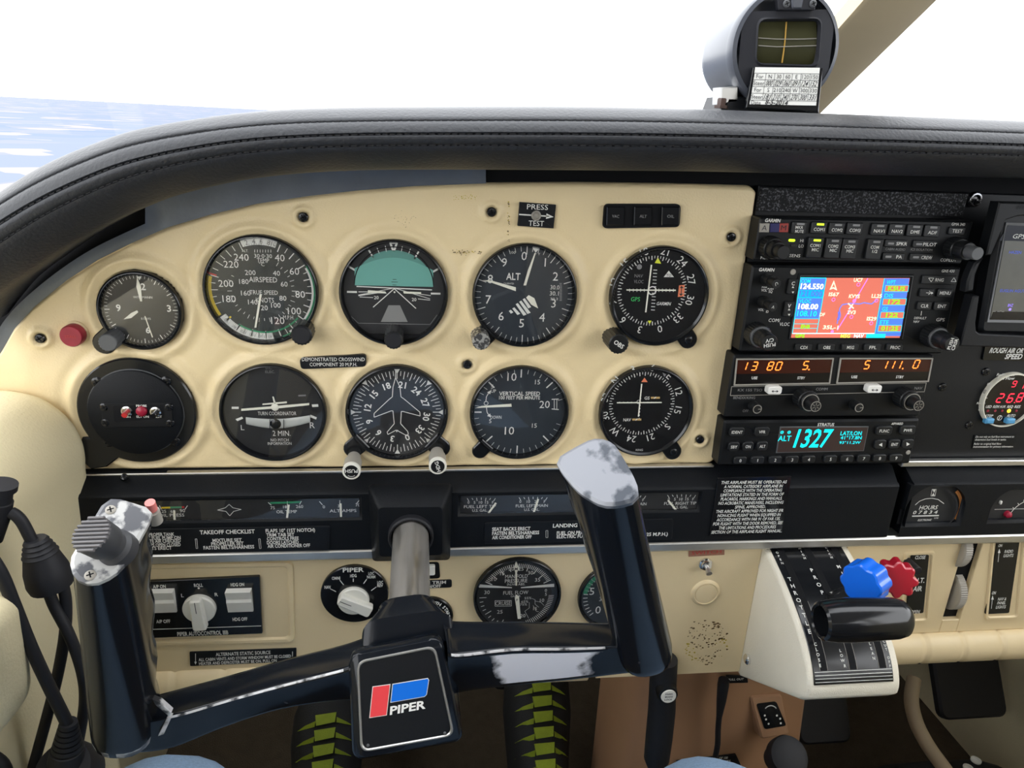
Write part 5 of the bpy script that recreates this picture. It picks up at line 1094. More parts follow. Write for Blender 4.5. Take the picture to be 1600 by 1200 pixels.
keyb(t, 1468, 437.5, 53, 14, ('RNG',), 5, tw=(13,)); o = keyb(t, 1449, 457.5, 22, 13); keyb(t, 1477, 458, 23, 13, ('MENU',), 5, tw=(17,)); keyb(t, 1445, 478, 22, 13, ('CLR',), 5, tw=(12,)); keyb(t, 1472, 478.5, 23, 13, ('ENT',), 5, tw=(13,))
mb = MB(); D2 = .0024; mb.line(RF, [RF.px(x, y, D2) for x, y in ((1451, 434.5), (1459, 434.5), (1455, 440.5))], .0004, D2, 0, True); mb.line(RF, [RF.px(x, y, D2) for x, y in ((1486, 440), (1494, 440), (1490.5, 434))], .0004, D2, 0, True)
mb.line(RF, [RF.px(1447, 457.5, D2), RF.px(1456, 458, D2)], .0005, D2); mb.arc(RF, RF.px(1451, 457.5, D2), .0012, .0016, 0, 180, D2); mb.flat(RF, [RF.px(x, y, D2) for x, y in ((1455, 455.5), (1458.5, 458), (1455, 460))], D2); mb.obj('button_symbols', t, 'print', smooth=False)
for s_, x in (('CDI', 1256), ('OBS', 1292), ('MSG', 1329), ('FPL', 1364), ('PROC', 1399)): keyb(t, x, 543, 26, 10, (s_,), 4.8, tw=(4 * len(s_) - 1,))
for s_, x, y in (('C', 1239, 448), ('V', 1233, 483)):
    o = keyb(t, x, y, 15, 24); mb = MB(); mb.tp(RF, s_, x + .5, y - 5, 5.5, .0024, bold=.02)
    for dy, sg in ((2, -1), (7.5, 1)): mb.flat(RF, [RF.px(x + a, y + dy + b_, .0024) for a, b_ in ((-2, 0), (2, 0), (0, 3.2 * sg))], .0024)
    mb.obj('lettering', o, 'print', smooth=False)
a, b_ = RF.px(1239, 425); mb = MB(); mb.lathe(RF.at(a, b_), [(.0024, 0), (.0021, .0006)], 18); mb.obj('light_sensor', t, 'grey_plastic')
rknob(t, 1197, 436, [(.0047, 0, .009, 'knob', 18), (.0037, .008, .018, 'knob', 0)], ('C.',), -70, th=.0022); rknob(t, 1192, 471, [(.0047, 0, .009, 'knob', 18), (.0037, .008, .018, 'knob', 0)], ('V',), 170, th=.0022)
rknob(t, 1180, 521, [(.0096, 0, .0105, 'knob', 28), (.0087, .010, .011, 'grey_cap', 0), (.0070, .0105, .021, 'knob', 22), (.0066, .0205, .026, 'knob', 0)], ('PUSH', 'C/V'), 190, th=.0028)
rknob(t, 1454, 523, [(.0096, 0, .0105, 'knob', 28), (.0087, .010, .011, 'grey_cap', 0), (.0070, .0105, .021, 'knob', 22), (.0064, .0205, .027, 'knob', 0)], ('PUSH', 'CRSR'), 82, th=.0028)
# ---- nav/com
t = radio('nav_com_radio', 'nav-com radio with two dark displays of orange digits, third in the stack', ((1147, 555), (1460, 555), (1437, 650), (1131, 652)))
for nm, quad in (('com', ((1150, 560), (1302, 559), (1296, 599), (1146, 602))), ('nav', ((1312, 559), (1457, 559), (1450, 596), (1306, 599)))):
    q = [RF.px(x, y) for x, y in quad]; mb = MB(); o_ = q; i_ = inset(q, .0010); mb.loft([[RF.pt(*p, -.0004) for p in o_], [RF.pt(*p, .0012) for p in o_], [RF.pt(*p, .0012) for p in i_], [RF.pt(*p, .0002) for p in i_]], True, True, False); o = mb.obj('display_frame', t, 'grey_plastic')
    mb = MB(); mb.flat(RF, i_, .0004, 0); u, l = i_[0], i_[3]; m1 = [i_[0], i_[1], tuple(a + (b_ - a) * .58 for a, b_ in zip(i_[1], i_[2])), tuple(a + (b_ - a) * .58 for a, b_ in zip(i_[0], i_[3]))]; mb.flat(RF, m1, .0005, 1); mb.obj('display', o, ['display_black', 'display_red'], smooth=False)
    mb = MB()
    for ch, x, y in ((('1', 1163, 572), ('3', 1179, 572), ('8', 1204, 572), ('0', 1217, 572), ('5', 1259, 571)) if nm == 'com' else (('5', 1355, 570), ('1', 1382, 570), ('1', 1393, 570), ('1', 1404, 570), ('0', 1432, 569))): seg7(mb, RF, ch, x, y, 7.5, 12.5, .0007)
    x, y = (1264, 577.5) if nm == 'com' else (1410.5, 576); mb.disc(RF, RF.px(x, y, .0007), .0007, .0007, n=10); mb.obj('digits', o, 'seg_orange', smooth=False)
    mb = MB()
    for s_, x, w_ in ((('USE', 1179, 9), ('STBY', 1252, 12)) if nm == 'com' else (('USE', 1335, 9), ('STBY', 1406, 12))): mb.tp(RF, s_, x, 590.5 if nm == 'com' else 589, 4, .0007, w_, bold=.02)
    mb.obj('lettering', o, 'print', smooth=False)
q = [RF.px(x, y) for x, y in ((1143, 604), (1447, 598), (1444, 612), (1141, 618))]; mb = MB(); mb.line(RF, q, .0005, .0002, 0, True); mb.obj('trim_line', t, 'grey_plastic', smooth=False)
mb = MB()
for s_, x, y, w_ in (('KX 155 TSO', 1172, 609.5, 38), ('COMM', 1284, 608, 18), ('NAV', 1435, 606.5, 12), ('BENDIX/KING', 1163, 621.5, 34), ('OFF', 1165, 642, 9)): mb.tp(RF, s_, x, y, 4, .0003, w_, mi=0)
mb.obj('lettering', t, 'print_dim', smooth=False)
for x, y in ((1211, 610.5), (1367, 608.5)):
    o = keyb(t, x, y, 22, 12, h=.006, m='white_key', name='transfer_button', r=.002); mb = MB(); D2 = .0062; mb.line(RF, [RF.px(x - 3, y + 1, D2), RF.px(x + 3, y + 1, D2)], .0005, D2)
    for sg in (-1, 1): mb.flat(RF, [RF.px(x + sg * a, y + 1 + b_, D2) for a, b_ in ((2.5, -2), (5.5, 0), (2.5, 2))], D2)
    mb.obj('arrow', o, 'ink', smooth=False)
for x, y in ((1254, 620), (1410, 619)):
    f2 = rknob(t, x, y, [(.0090, 0, .010, 'knob', 26), (.0080, .0095, .0135, 'knob', 0), (.0048, .013, .022, 'knob', 0)])
    mb = MB(); mb.arc(f2, (0, 0), .0068, .0074, 0, 360, .0138, 0, 36); mb.arc(f2, (0, 0), .0040, .0045, 0, 360, .0223, 0, 24)
    for k in range(6): mb.tick(f2, (0, 0), k * 60, .001, .0034, .0004, .0223)
    mb.obj('knob_rings', t, 'grey_plastic', smooth=False)
for x, y in ((1176, 633), (1333, 631)):
    f2 = rknob(t, x, y, [(.0042, 0, .009, 'knob', 0)]); mb = MB(); mb.arc(f2, (0, 0), .0032, .0038, 0, 360, .0093, 0, 24); mb.bar(f2, (.0006, 0), (.0032, .0001), .0006, .0093); mb.obj('knob_rings', t, 'grey_plastic', smooth=False)
# ---- transponder
t = radio('transponder', 'transponder with cyan digits 1327 and a row of numbered keys, lowest radio', ((1132, 658), (1438, 655), (1422, 725), (1122, 728)), depth=.02, bev=.0018)
q = [RF.px(x, y) for x, y in ((1220, 668), (1355, 667.5), (1348, 703), (1214, 706))]; mb = MB(); mb.prism(RF, inset(q, -.001), -.0003, .0006, .0003); o = mb.obj('screen_frame', t, 'grey_cap'); mb = MB(); mb.flat(RF, q, .0008); mb.obj('screen', o, 'display_brown', smooth=False)
mb = MB(); D = .0010
mb.tp(RF, '1327', 1271, 685, 27, D, 55, shear=.14, bold=.02)
for s_, x, y, h, w_ in (('ALT', 1226, 685, 8, 20), ('LAT/LON', 1330, 677, 6, 33), ('41°17.8N', 1330, 684, 5, 33), ('93°11.2W', 1328, 691.5, 4, 33)): mb.tp(RF, s_, x, y, h, D, w_, bold=.01)
for x in (1222, 1233): mb.arc(RF, RF.px(x, 675.5, D), .0009, .0015, 0, 360, D, 0, 16); mb.disc(RF, RF.px(x, 675.5, D), .0005, D, n=8)
mb.obj('digits', o, 'seg_cyan', smooth=False)
mb = MB(); mb.tp(RF, 'STRATUS', 1290.5, 663.5, 4.6, .0003, 26, bold=.025); mb.tp(RF, 'APPAREO', 1402, 662, 3.4, .0003, 18, bold=.02); mb.obj('lettering', t, 'print', smooth=False)
for s_, x, y, w_, tw in (('IDENT', 1152, 675.5, 23, 17), ('VFR', 1191, 675, 23, 10), ('SBY', 1147, 698.5, 17, 10), ('ON', 1169, 698, 17, 8), ('ALT', 1191.5, 697.5, 17, 9), ('FUNC', 1382, 673.5, 25, 15), ('PWR', 1419, 672.5, 24, 13), ('ENT', 1398, 694.5, 18, 10)): keyb(t, x, y, w_, 14, (s_,), 4.4, tw=(tw,), r=.003, h=.0026)
for x, y, sg in ((1376, 695, -1), (1419, 694, 1)):
    o = keyb(t, x, y, 18, 14, r=.003, h=.0026); mb = MB(); mb.flat(RF, [RF.px(x + sg * a, y + b_, .0029) for a, b_ in ((-2.5, -3), (2.8, 0), (-2.5, 3))], .0029); mb.obj('lettering', o, 'print', smooth=False)
for k, x in enumerate((1157, 1184, 1211.5, 1238, 1264, 1298, 1324, 1350, 1375, 1400.5)): keyb(t, x, 720 - k * .45, 20, 11, (str(k),), 4.6, r=.0022, h=.0026)
a, b_ = RF.px(1419, 707); mb = MB(); mb.lathe(RF.at(a, b_), [(.0022, 0), (.0018, .0005)], 16); mb.obj('light_sensor', t, 'grey_plastic')

# ---- handheld map display in its cradle, cut by the right edge
YG = -.030; GF = PAN(YG); t = thing('portable_map_display', 'grey handheld map display in a black cradle at the right edge', 'display', GF.pt(.50, .82, 0))
X = lambda x, y, d=0.: GF.px(x, y, d)
tl, bl = X(1572, 330), X(1530, 522); w_ = .135
mb = MB(); mb.prism(GF, rquad([bl, (bl[0] + w_, bl[1]), (bl[0] + w_, tl[1]), (tl[0] - .004, tl[1])], .006), -.012, 0, .003); dev = mb.obj('housing', t, 'black')
stl, sbl = X(1574, 352), X(1546, 499); q = [sbl, (sbl[0] + .10, sbl[1]), (sbl[0] + .10, stl[1]), (stl[0], stl[1])]
mb = MB(); mb.loft([[GF.pt(*p, -.0005) for p in inset(q, -.0022)], [GF.pt(*p, .001) for p in inset(q, -.0022)], [GF.pt(*p, .0002) for p in q]], True, True, False); mb.obj('screen_rim', dev, 'grey_cap')
mb = MB(); D = .0006; mb.flat(GF, q, D, 0); y1 = X(1575, 376)[1]; y2 = X(1548, 486)[1]; mb.flat(GF, [(stl[0] - .004, y1), (q[1][0], y1), (q[1][0], stl[1]), stl], D + .0001, 1); mb.flat(GF, [sbl, q[1], (q[1][0], y2), (sbl[0] + .001, y2)], D + .0001, 1)
mb.tp(GF, 'GPSMAP', 1583, 369, 7, D + .0002, 42, align='l', shear=.2, mi=2)
for s_, x, y in (('HAZEN', 1577, 394), ('EUGLIN AGUT', 1563, 454)): mb.tp(GF, s_, x, y, 4.5, D + .0002, None, align='l', mi=3)
mb.tp(GF, 'BNZ', 1575, 477, 4.5, D + .0002, 8, align='l', mi=4); mb.tp(GF, '_ _._', 1552, 484, 4, D + .0002, 18, align='l', mi=2); a = X(1577, 483); mb.flat(GF, rr(a[0], a[1], .0022, .0020, .0005), D + .0002, 4)
mb.obj('screen', dev, ['lcd_grey', 'display_black', 'print', 'lcd_blue', 'lcd_violet'], smooth=False, recalc=False)
mb = MB(); CRD = [(1562, 316), (1640, 318), (1640, 334), (1590, 338), (1572, 344), (1566, 360), (1549, 399), (1541, 399)]; mb.prism(GF, [X(x, y, .004) for x, y in CRD], -.006, .004, .001)
cr_ = mb.obj('cradle_cover', t, 'radio')
mb = MB(); D = .0045
for k in range(4): x = 1589 + k * 4; mb.line(GF, [X(x, 327, D), X(x + 4, 320, D)], .0004, D)
mb.obj('logo_stripes', t, 'black_matte', smooth=False)
mb = MB(); CL = [(1533, 405), (1538, 404), (1531, 415), (1525, 430), (1522, 455), (1510, 457), (1512, 440), (1518, 424), (1524, 411)]; mb.prism(GF, [X(x, y, .006) for x, y in CL], -.002, .006, .0015); mb.obj('cradle_clip', t, 'black')
mb = MB(); CB = [(1521, 463), (1531, 463), (1525, 505), (1526, 518), (1531, 522), (1640, 527), (1640, 545), (1500, 541)]; mb.prism(GF, [X(x, y, .004) for x, y in CB], -.006, .004, .001); mb.obj('cradle_base', t, 'black')
# ---- placard and fuel flow meter at the right edge
t = plate('rough_air_placard', 'glossy black placard reading ROUGH AIR OR at the right edge', P0, ((1540, 540), (1680, 544), (1676, 567), (1535, 563)), -.0022, 'black_gloss', rad=.002)
mb = MB(); D = -.0020; mb.tp(P0, 'ROUGH AIR OR', 1547, 547.5, 7.5, D, 53, align='l', shear=.2, bold=.03); mb.tp(P0, 'SPEED 1', 1571, 557, 7.5, D, 33, align='l', shear=.2, bold=.03); mb.obj('lettering', t, 'print', smooth=False)
g = Gauge('fuel_flow_meter', 'round fuel flow meter with red digits and two blue keys at the right edge', *P0.px(1577, 626), .0262, 'display_black', y=.004, bez=.005, rim=.0013, bezmat='cream_print', slope=.002)
for s_, x, y, h, w_ in (('FuelScan-450', 1572, 585.5, 4, 28), ('Fuel Flow', 1572, 591, 4.4, 27), ('ISO', 1547, 600, 3.4, 8), ('Function', 1533, 630, 3, 13), ('USD', 1545, 635.5, 4, 9), ('REM', 1556.5, 635.5, 4, 9), ('H.M.', 1567.5, 635.5, 4, 9), ('REQ', 1578.5, 635.5, 4, 9), ('RES', 1590, 635.5, 4, 9), ('STEP', 1545.5, 650, 4.2, 12), ('AUTO', 1580, 649.5, 4.2, 13)): g.tpx(s_, x, y, h, w_, shear=.2, bold=.015)
g.lpx([(1543, 622), (1534, 622), (1533.5, 627)], .0004); g.lpx([(1531.5, 633), (1529, 641), (1534, 641.5)], .0004); g.fpx([(1533, 639), (1538, 642), (1533, 644)])
mb = MB()
for ch, x, y in (('2', 1563, 622), ('6', 1579, 622), ('8', 1594, 621)): seg7(mb, g.fr, ch, x, y, 8, 13, g.d + .0001)
seg7(mb, g.fr, '9', 1585, 600, 5.5, 9, g.d + .0001); seg7(mb, g.fr, '1', 1597, 603, 5.5, 9, g.d + .0001); mb.disc(g.fr, g.fr.px(1585, 629, g.d), .0006, g.d + .0001, n=8); mb.obj('digits', g.t, 'seg_red', smooth=False)
for k, x in enumerate((1543.5, 1555, 1566, 1576.5, 1588)): a = g.fr.px(x, 642, g.d); mb = MB(); mb.lathe(g.fr.at(*a), [(.0013 if k != 3 else .0019, g.d), (.0006, g.d + .0008)], 14); mb.obj('indicator_lamp', g.t, 'lamp_amber' if k == 3 else 'red_button')
for x in (1546, 1579): a = g.fr.px(x, 658, g.d + .003); mb = MB(); mb.prism(g.fr, rr(a[0], a[1], .0088, .0050, .001), g.d, g.d + .0045, .0012); mb.obj('blue_key', g.t, 'blue_key')
g.mk.arc(g.fr, g.fr.px(1562, 653, g.d), .0020, .0025, 0, 360, g.d, 0, 20); g.lpx([(1560, 656), (1563.5, 650)], .0005); a = g.fr.px(1539, 612, g.d); mb = MB(); mb.lathe(g.fr.at(*a), [(.0020, g.d), (.0016, g.d + .0008)], 16); mb.obj('light_sensor', g.t, 'grey_plastic')
g.done(W, glass=False)
t = plate('fuel_note_label', 'small dim printed note beneath the fuel flow meter', P0, ((1523, 680), (1589, 678), (1584, 700), (1519, 701)), -.0030, 'radio', 'label', rad=.0003, bev=0)
mb = MB(); D = -.0028
for s_, y in (('Do not rely on fuel flow instrument to', 682.5), ('determine fuel levels in tanks.', 687), ('Refer to original fuel flow', 693.5), ('instrumentation for primary information.', 698)): mb.tp(P0, s_, 1525 - (y - 682) * .25, y, 3, D, len(s_) * 1.58, align='l', shear=.15)
mb.obj('lettering', t, 'print', smooth=False)
# ---- right half of the black band with hour meter
XF = PB.px(1422, 790)[0]; WH = win(1424, 758, 1506, 758, 1500, 823, 1416, 823); WV = win(1558, 763, 1680, 763, 1680, 816, 1552, 818)
rb = thing('gauge_band', 'black padded band on the right with rounded gauge openings', 'panel', (XF, YB_, ZB)); mb = MB()
holed(mb, PB, XF, .86, ZB, ZT - .002, [WH, WV], .0065)
mb.loft([[(XF, YB_, ZT - .002), (XF, YB_ + .0015, ZT), (XF, YB_ + .004, ZT + .0006), (XF, -.002, .7195), (XF, .006, .7195)], [(.86, YB_, ZT - .002), (.86, YB_ + .0015, ZT), (.86, YB_ + .004, ZT + .0006), (.86, -.002, .7195), (.86, .006, .7195)]], False); mb.poly([(XF, YB_, ZB), (XF, YB_, ZT - .002), (XF, YB_ + .004, ZT), (XF, 0, .7195), (XF, .004, ZB)])
for Wn in (WH, WV):           # corner fillets that round the openings
    cx, h = (Wn[0] + Wn[1]) / 2, Wn[3] - Wn[2]
    for sx in (0, 1):
        xc = Wn[sx]; r = h * .62; s_ = 1 if sx == 0 else -1; pts = [(xc, Wn[3])] + [(xc + s_ * r * (1 - math.cos(math.radians(a))), Wn[3] - r * (1 - math.sin(math.radians(a)))) for a in range(90, -1, -10)]
        if not (Wn is WV and sx == 1): mb.prism(PB, pts, -.006, 0.0, 0)
mb.obj('band_cover', rb, 'black_band', ang=1.0, recalc=False)
def inner(Wn, name, label):
    fr = PAN(YB_ + .006); t = thing(name, label, 'gauge', fr.pt((Wn[0] + Wn[1]) / 2, Wn[2], 0)); mb = MB(); mb.flat(fr, [(Wn[0], Wn[2]), (Wn[1], Wn[2]), (Wn[1], Wn[3]), (Wn[0], Wn[3])], 0); mb.obj('dial_face', t, 'face'); return t, fr
t, fr = inner(WH, 'hour_meter', 'hour meter dial lettered HOURS with an hourglass mark'); mb = MB(); d = .0003
for s_, x, y, h, w_, sh in (('HOURS', 1451, 793, 6, 28, .15), ('0 7 8 3 4', 1446, 800.5, 5, 38, .2), ('ELECTRONIC', 1445, 812.5, 3, 21, .2), ('QUARTZ', 1443, 819, 2.5, 21, .2), ('1/10', 1463, 809.5, 2.4, 6, 0)): mb.tp(fr, s_, x, y, h, d, w_, shear=sh, bold=.015)
mb.line(fr, [fr.px(x, y, d) for x, y in ((1425, 806.5), (1467, 805.5))], .0012, d); mb.line(fr, [fr.px(x, y, d) for x, y in ((1430, 789), (1437, 783), (1446, 779.5), (1456, 778.5), (1466, 780.5), (1475, 787))], .0006, d)
mb.line(fr, [fr.px(x, y, d) for x, y in ((1456.5, 764.5), (1463, 764.5), (1461, 775), (1454.5, 775))], .0004, d, 0, True); mb.flat(fr, [fr.px(x, y, d) for x, y in ((1457, 765), (1462, 765), (1459.5, 770))], d); mb.flat(fr, [fr.px(x, y, d) for x, y in ((1455.5, 774.5), (1460.5, 774.5), (1458.8, 770))], d)
mb.obj('markings', t, 'print', smooth=False)
cc = fr.px(1453, 797); mb = MB(); mb.arc(fr, (cc[0], cc[1]), .0225, .0245, 20, 140, .004, 0); mb.obj('edge_ring', t, 'rubber', smooth=False)
mb = MB(); cc = fr.px(1460, 795); mb.arc(fr, cc, .0232, .0262, 40, 115, .0015); mb.obj('orange_gasket', t, 'orange_part', smooth=False)
t, fr = inner(WV, 'vacuum_gauge', 'gauge opening with a small red lamp, cut off by the right edge'); mb = MB()
c_ = fr.px(1606, 812); mb.arc(fr, c_, .0215, .0222, -80, 60, d)
for k in range(9): mb.tick(fr, c_, -70 + k * 14, .0215, .0245, .0006, d)
mb.line(fr, [fr.px(1554, 796, d), fr.px(1640, 794, d)], .0004, d); mb.obj('markings', t, 'print', smooth=False)
a = fr.px(1578, 806, .004); mb = MB(); mb.lathe(fr.at(*a), [(.0034, 0), (.0032, .003), (.002, .0045), (.0006, .005)], 20); mb.obj('red_lamp', t, 'red_button')
mb = MB(); a = fr.px(1565, 786, .002); mb.prism(fr, rr(a[0], a[1], .0022, .0036, .0009), 0, .002, .0005); mb.obj('pin', t, 'white_key')
# ================================================================= throttle quadrant
QX0, QX1 = .3139, .3965
tq = thing('throttle_quadrant', 'cream throttle quadrant with a black lever plate on its curved face', 'throttle quadrant', ((QX0 + QX1) / 2, -.06, .50))
prof = [(-.006, .6470), (-.030, .6395), (-.055, .6305), (-.080, .6185), (-.100, .6045), (-.112, .5920), (-.1185, .5790), (-.119, .5700), (-.112, .5620), (-.012, .4985), (-.006, .4985)]
def sm(P, n):
    out = []
    for i in range(n + 1): out.append(tuple(lerpc([list(p) for p in P], i * (len(P) - 1) / n)))
    return out
arcp = sm(prof[:8], 28); loop = arcp + prof[8:]
mb = MB(); ctr = (-.05, .57)
def ring(x, s): return [(x, y if j == 0 or s == 0 else y + (ctr[0] - y) * s, z + (ctr[1] - z) * s) for j, (y, z) in enumerate(loop)]
mb.loft([ring(QX0 + .0, .05), ring(QX0 + .0012, .018), ring(QX0 + .0040, .0), ring(QX1 - .0040, .0), ring(QX1 - .0012, .018), ring(QX1, .05)]); mb.obj('housing', tq, 'cream', ang=.7)
# arc length frames on the curved face
acc = [0]; 
for a, b_ in zip(arcp, arcp[1:]): acc.append(acc[-1] + math.hypot(b_[0] - a[0], b_[1] - a[1]))
def sf(s):
    s = max(0, min(.999, s)) * acc[-1]; k = max(i for i in range(len(acc)) if acc[i] <= s); k = min(k, len(arcp) - 2); q = (s - acc[k]) / (acc[k + 1] - acc[k]); a, b_ = arcp[k], arcp[k + 1]
    return Fr((0, a[0] + (b_[0] - a[0]) * q, a[1] + (b_[1] - a[1]) * q), VX, Vector((0, a[0] - b_[0], a[1] - b_[1])))
def patch(mb, x0, x1, s0, s1, d, n=18, mi=None): mb.loft([[sf(s0 + (s1 - s0) * i / n).pt(x, 0, d) for x in (x0, x1)] for i in range(n + 1)], closed=False, mi=mi)
FX0, FX1 = QX0 + .0055, QX1 - .0075
mb = MB(); S0, S1 = .0, .915
mb.loft([[sf(S0 + (S1 - S0) * i / 26).pt(x, 0, dd) for x, dd in ((FX0, -.0006), (FX0, .0005), (FX0 + .0004, .0009), (FX1 - .0004, .0009), (FX1, .0005), (FX1, -.0006))] for i in range(27)], closed=False); pl_o = mb.obj('lever_plate', tq, 'black_gloss')
SX = [FX0 + (FX1 - FX0) * k for k in (.13, .50, .875)]
for x in SX:
    mb = MB(); patch(mb, x - .0032, x + .0032, .02, .84, .0011); mb.obj('lever_slot', pl_o, 'black_matte', smooth=False)
    mb = MB()
    for sx in (-.0033, .0033): patch(mb, x + sx - .00015, x + sx + .00015, .45, .84, .0012)
    mb.obj('slot_edge', pl_o, 'grey_plastic', smooth=False)
mb = MB()
for k in range(4): patch(mb, FX0 + .001, FX1 - .001, .845 + k * .018, .848 + k * .018, .00115, 2)
patch(mb, FX0 + .001, FX1 - .001, .045, .05, .00115, 2)
def down(txt, x, s, h, step, w_=None):
    for k, ch in enumerate(txt):
        f = sf(s + k * step)
        if ch != ' ': mb.text(f, ch, x, 0, h, .0012, w_, bold=.02)
down('THROTTLE', FX0 + .0045, .30, .0036, .047); down('OPEN', FX0 + .0045, .10, .0022, .027); down('CLOSE', FX0 + .0065, .70, .0024, .028)
down('PROP', (SX[0] + SX[1]) / 2 + .007, .24, .0036, .052); down('HIGH', (SX[0] + SX[1]) / 2 + .006, .07, .0022, .026); down('LOW', SX[1] - .008, .74, .0022, .026); down('R', SX[1] - .0068, .82, .0022, .026)
down('MIXTURE', (SX[1] + SX[2]) / 2 + .008, .22, .0032, .05); down('RICH', (SX[1] + SX[2]) / 2 + .006, .07, .0022, .026); down('LEAN', SX[2] - .0065, .71, .0022, .026); down('CUT OFF', FX1 - .0022, .70, .0020, .022)
mb.obj('lettering', pl_o, 'print', smooth=False)
for x, y in ((1181, 880), (1168, 1030)):
    p = PX(x, y, QX0 - .001); f = Fr(p, -VY, VZ); mb = MB(); mb.lathe(f, [(.0052, -.002), (.0050, .0012), (.0038, .0026), (.0018, .0032)], 22); mb.obj('screw', tq, 'chrome')
# levers: things of their own
def lever_bar(name, label, x, s, tip, m='chrome'):
    f = sf(s); t = thing(name, label, 'lever', f.pt(x, 0, 0)); mb = MB(); a = f.pt(x, 0, -.002); mb.tube([a, a.lerp(tip, .5), tip], .0022, 10); mb.obj('stem', t, m); return t
tc_ = PY(1345, 968, -.155); xa, xb = PY(1281, 968, -.155).x, PY(1417, 966, -.155).x
t = lever_bar('throttle_lever', 'throttle lever with a thick black tubular handle, lowest of the three levers', SX[0] + .004, .66, Vector((SX[0] + .006, tc_.y + .006, tc_.z - .002)), 'black_gloss')
f = Fr((0, tc_.y, tc_.z), VY, VZ); f.n = VX.copy(); mb = MB(); L_ = xb - xa
pr = [(.0100, .012), (.0104, .001), (.0118, 0), (.0136, .0015), (.0150, .010), (.0157, .022), (.0155, .034), (.0146, L_ - .010), (.0132, L_ - .004), (.0100, L_ - .0008), (.0040, L_)]
f.o = Vector((xa, tc_.y, tc_.z)); mb.lathe(f, pr, 48, True, True); mb.obj('handle', t, 'black_gloss', ang=.7)
def lobed(f, r, th, n, amp, t, name, m):
    mb = MB(); N = n * 8; P = []
    for k in range(N): a = 2 * math.pi * k / N; c_ = .5 + .5 * math.cos(n * a); P.append((r * (1 - amp * (1 - c_) ** 1.5) * math.cos(a), r * (1 - amp * (1 - c_) ** 1.5) * math.sin(a)))
    mb.loft([[f.pt(*p, -th / 2) for p in inset(P, .0012)], [f.pt(*p, -th / 2 + .0012) for p in P], [f.pt(*p, th / 2 - .0012) for p in P], [f.pt(*p, th / 2) for p in inset(P, .0012)]]); return mb.obj(name, t, m, ang=.5)
cb = PY(1353, 908, -.112); t = lever_bar('propeller_lever', 'propeller lever with a bright blue lobed knob', SX[1], .40, cb)
f = Fr(cb, Vector((.35, -.75, .5)), Vector((.15, .35, .9))); f = Fr(cb, Vector((.55, -.80, .2)), Vector((-.12, .25, .95))); lobed(f, .0162, .020, 8, .10, t, 'knob', 'blue_knob')
cr = PY(1400, 902, -.102); t = lever_bar('mixture_lever', 'mixture lever with a red scalloped knob', SX[2], .36, cr)
f = Fr(cr, Vector((.92, -.38, .05)), Vector((.02, .22, .97))); lobed(f, .0150, .015, 8, .20, t, 'knob', 'red_knob')
# ================================================================= right part of the lower panel
lr = thing('switch_panel', 'beige plastic panel right of the throttle with thumbwheel slot', 'panel', (.62, YL, .508)); mb = MB(); x0 = QX1 + .0005
wx0, wx1 = PL.px(1487, 920)[0], PL.px(1514, 920)[0]; wz0 = PL.px(1500, 968)[1]
def cell(a, b_, c, e_): mb.prism(PL, [(a, c), (b_, c), (b_, e_), (a, e_)], -.006, 0, .0006)
cell(x0, wx0, .541, .6475); cell(wx1, .86, .541, .6475); cell(wx0, wx1, .541, wz0); mb.obj('panel_cover', lr, 'beige_plastic')
mb = MB(); mb.flat(PL, [(wx0, wz0), (wx1, wz0), (wx1, .648), (wx0, .648)], -.0055); mb.obj('slot_back', lr, 'black_matte')
def rollq(x0, x1, cuts):
    mb = MB(); rings = []; n = int((x1 - x0) / .0025)
    for i in range(n + 1):
        x = x0 + (x1 - x0) * i / n; R_ = .0175 * (1 - .12 * max([math.exp(-((x - c) / .0016) ** 2) for c in cuts] + [0])); rings.append([(x, YL + .002 - R_ * math.sin(math.radians(a)) * .9, .5235 + R_ * math.cos(math.radians(a))) for a in range(0, 360, 15)])
    mb.loft(rings); mb.obj('padded_lip', lr, 'beige_plastic', ang=1)
rollq(x0, .86, [PL.px(x, 1005)[0] for x in (1436, 1495, 1552, 1625)])
def frame(px4, w_=.004):
    q = [PL.px(x, y) for x, y in px4]; mb = MB(); mb.loft([[PL.pt(*p, -.0005) for p in rquad(q, .003)], [PL.pt(*p, .0018) for p in rquad(inset(q, .0012), .003)], [PL.pt(*p, .0018) for p in rquad(inset(q, w_ - .001), .003)], [PL.pt(*p, .0001) for p in rquad(inset(q, w_), .003)]], True, True, False); mb.obj('recess_frame', lr, 'beige_plastic')
frame(((1412, 862), (1461, 860), (1451, 971), (1403, 973))); frame(((1549, 838), (1603, 837), (1592, 966), (1537, 968)))
t = plate('alternate_air_plate', 'black plate reading CLOSE, ALT. AIR, OPEN beside the red knob', PL, ((1424, 868), (1452, 867), (1443, 958), (1416, 960)), .0012, 'black_gloss', rad=.002)
mb = MB(); D = .0014
for s_, x, y, h, w_ in (('CLOSE', 1438, 871, 5, 16), ('ALT.', 1436, 907, 7.5, 18), ('AIR', 1434, 920, 7.5, 14), ('OPEN', 1430, 956, 5, 14)): mb.tp(PL, s_, x, y, h, D, w_, bold=.02)
mb.obj('lettering', t, 'print', smooth=False)
a = PL.px(1427, 886, .01); f = PL.at(*a); mb = MB(); mb.lathe(f, [(.0042, .001), (.0042, .016), (.0036, .0168)], 24); mb.obj('air_knob', t, 'rubber')
t = plate('light_switch_plate', 'black plate reading RADIO LIGHTS and NAV & PANEL LIGHTS at the right edge', PL, ((1559, 843), (1594, 842), (1577, 958), (1539, 960)), .0012, 'black_gloss', rad=.002)
mb = MB()
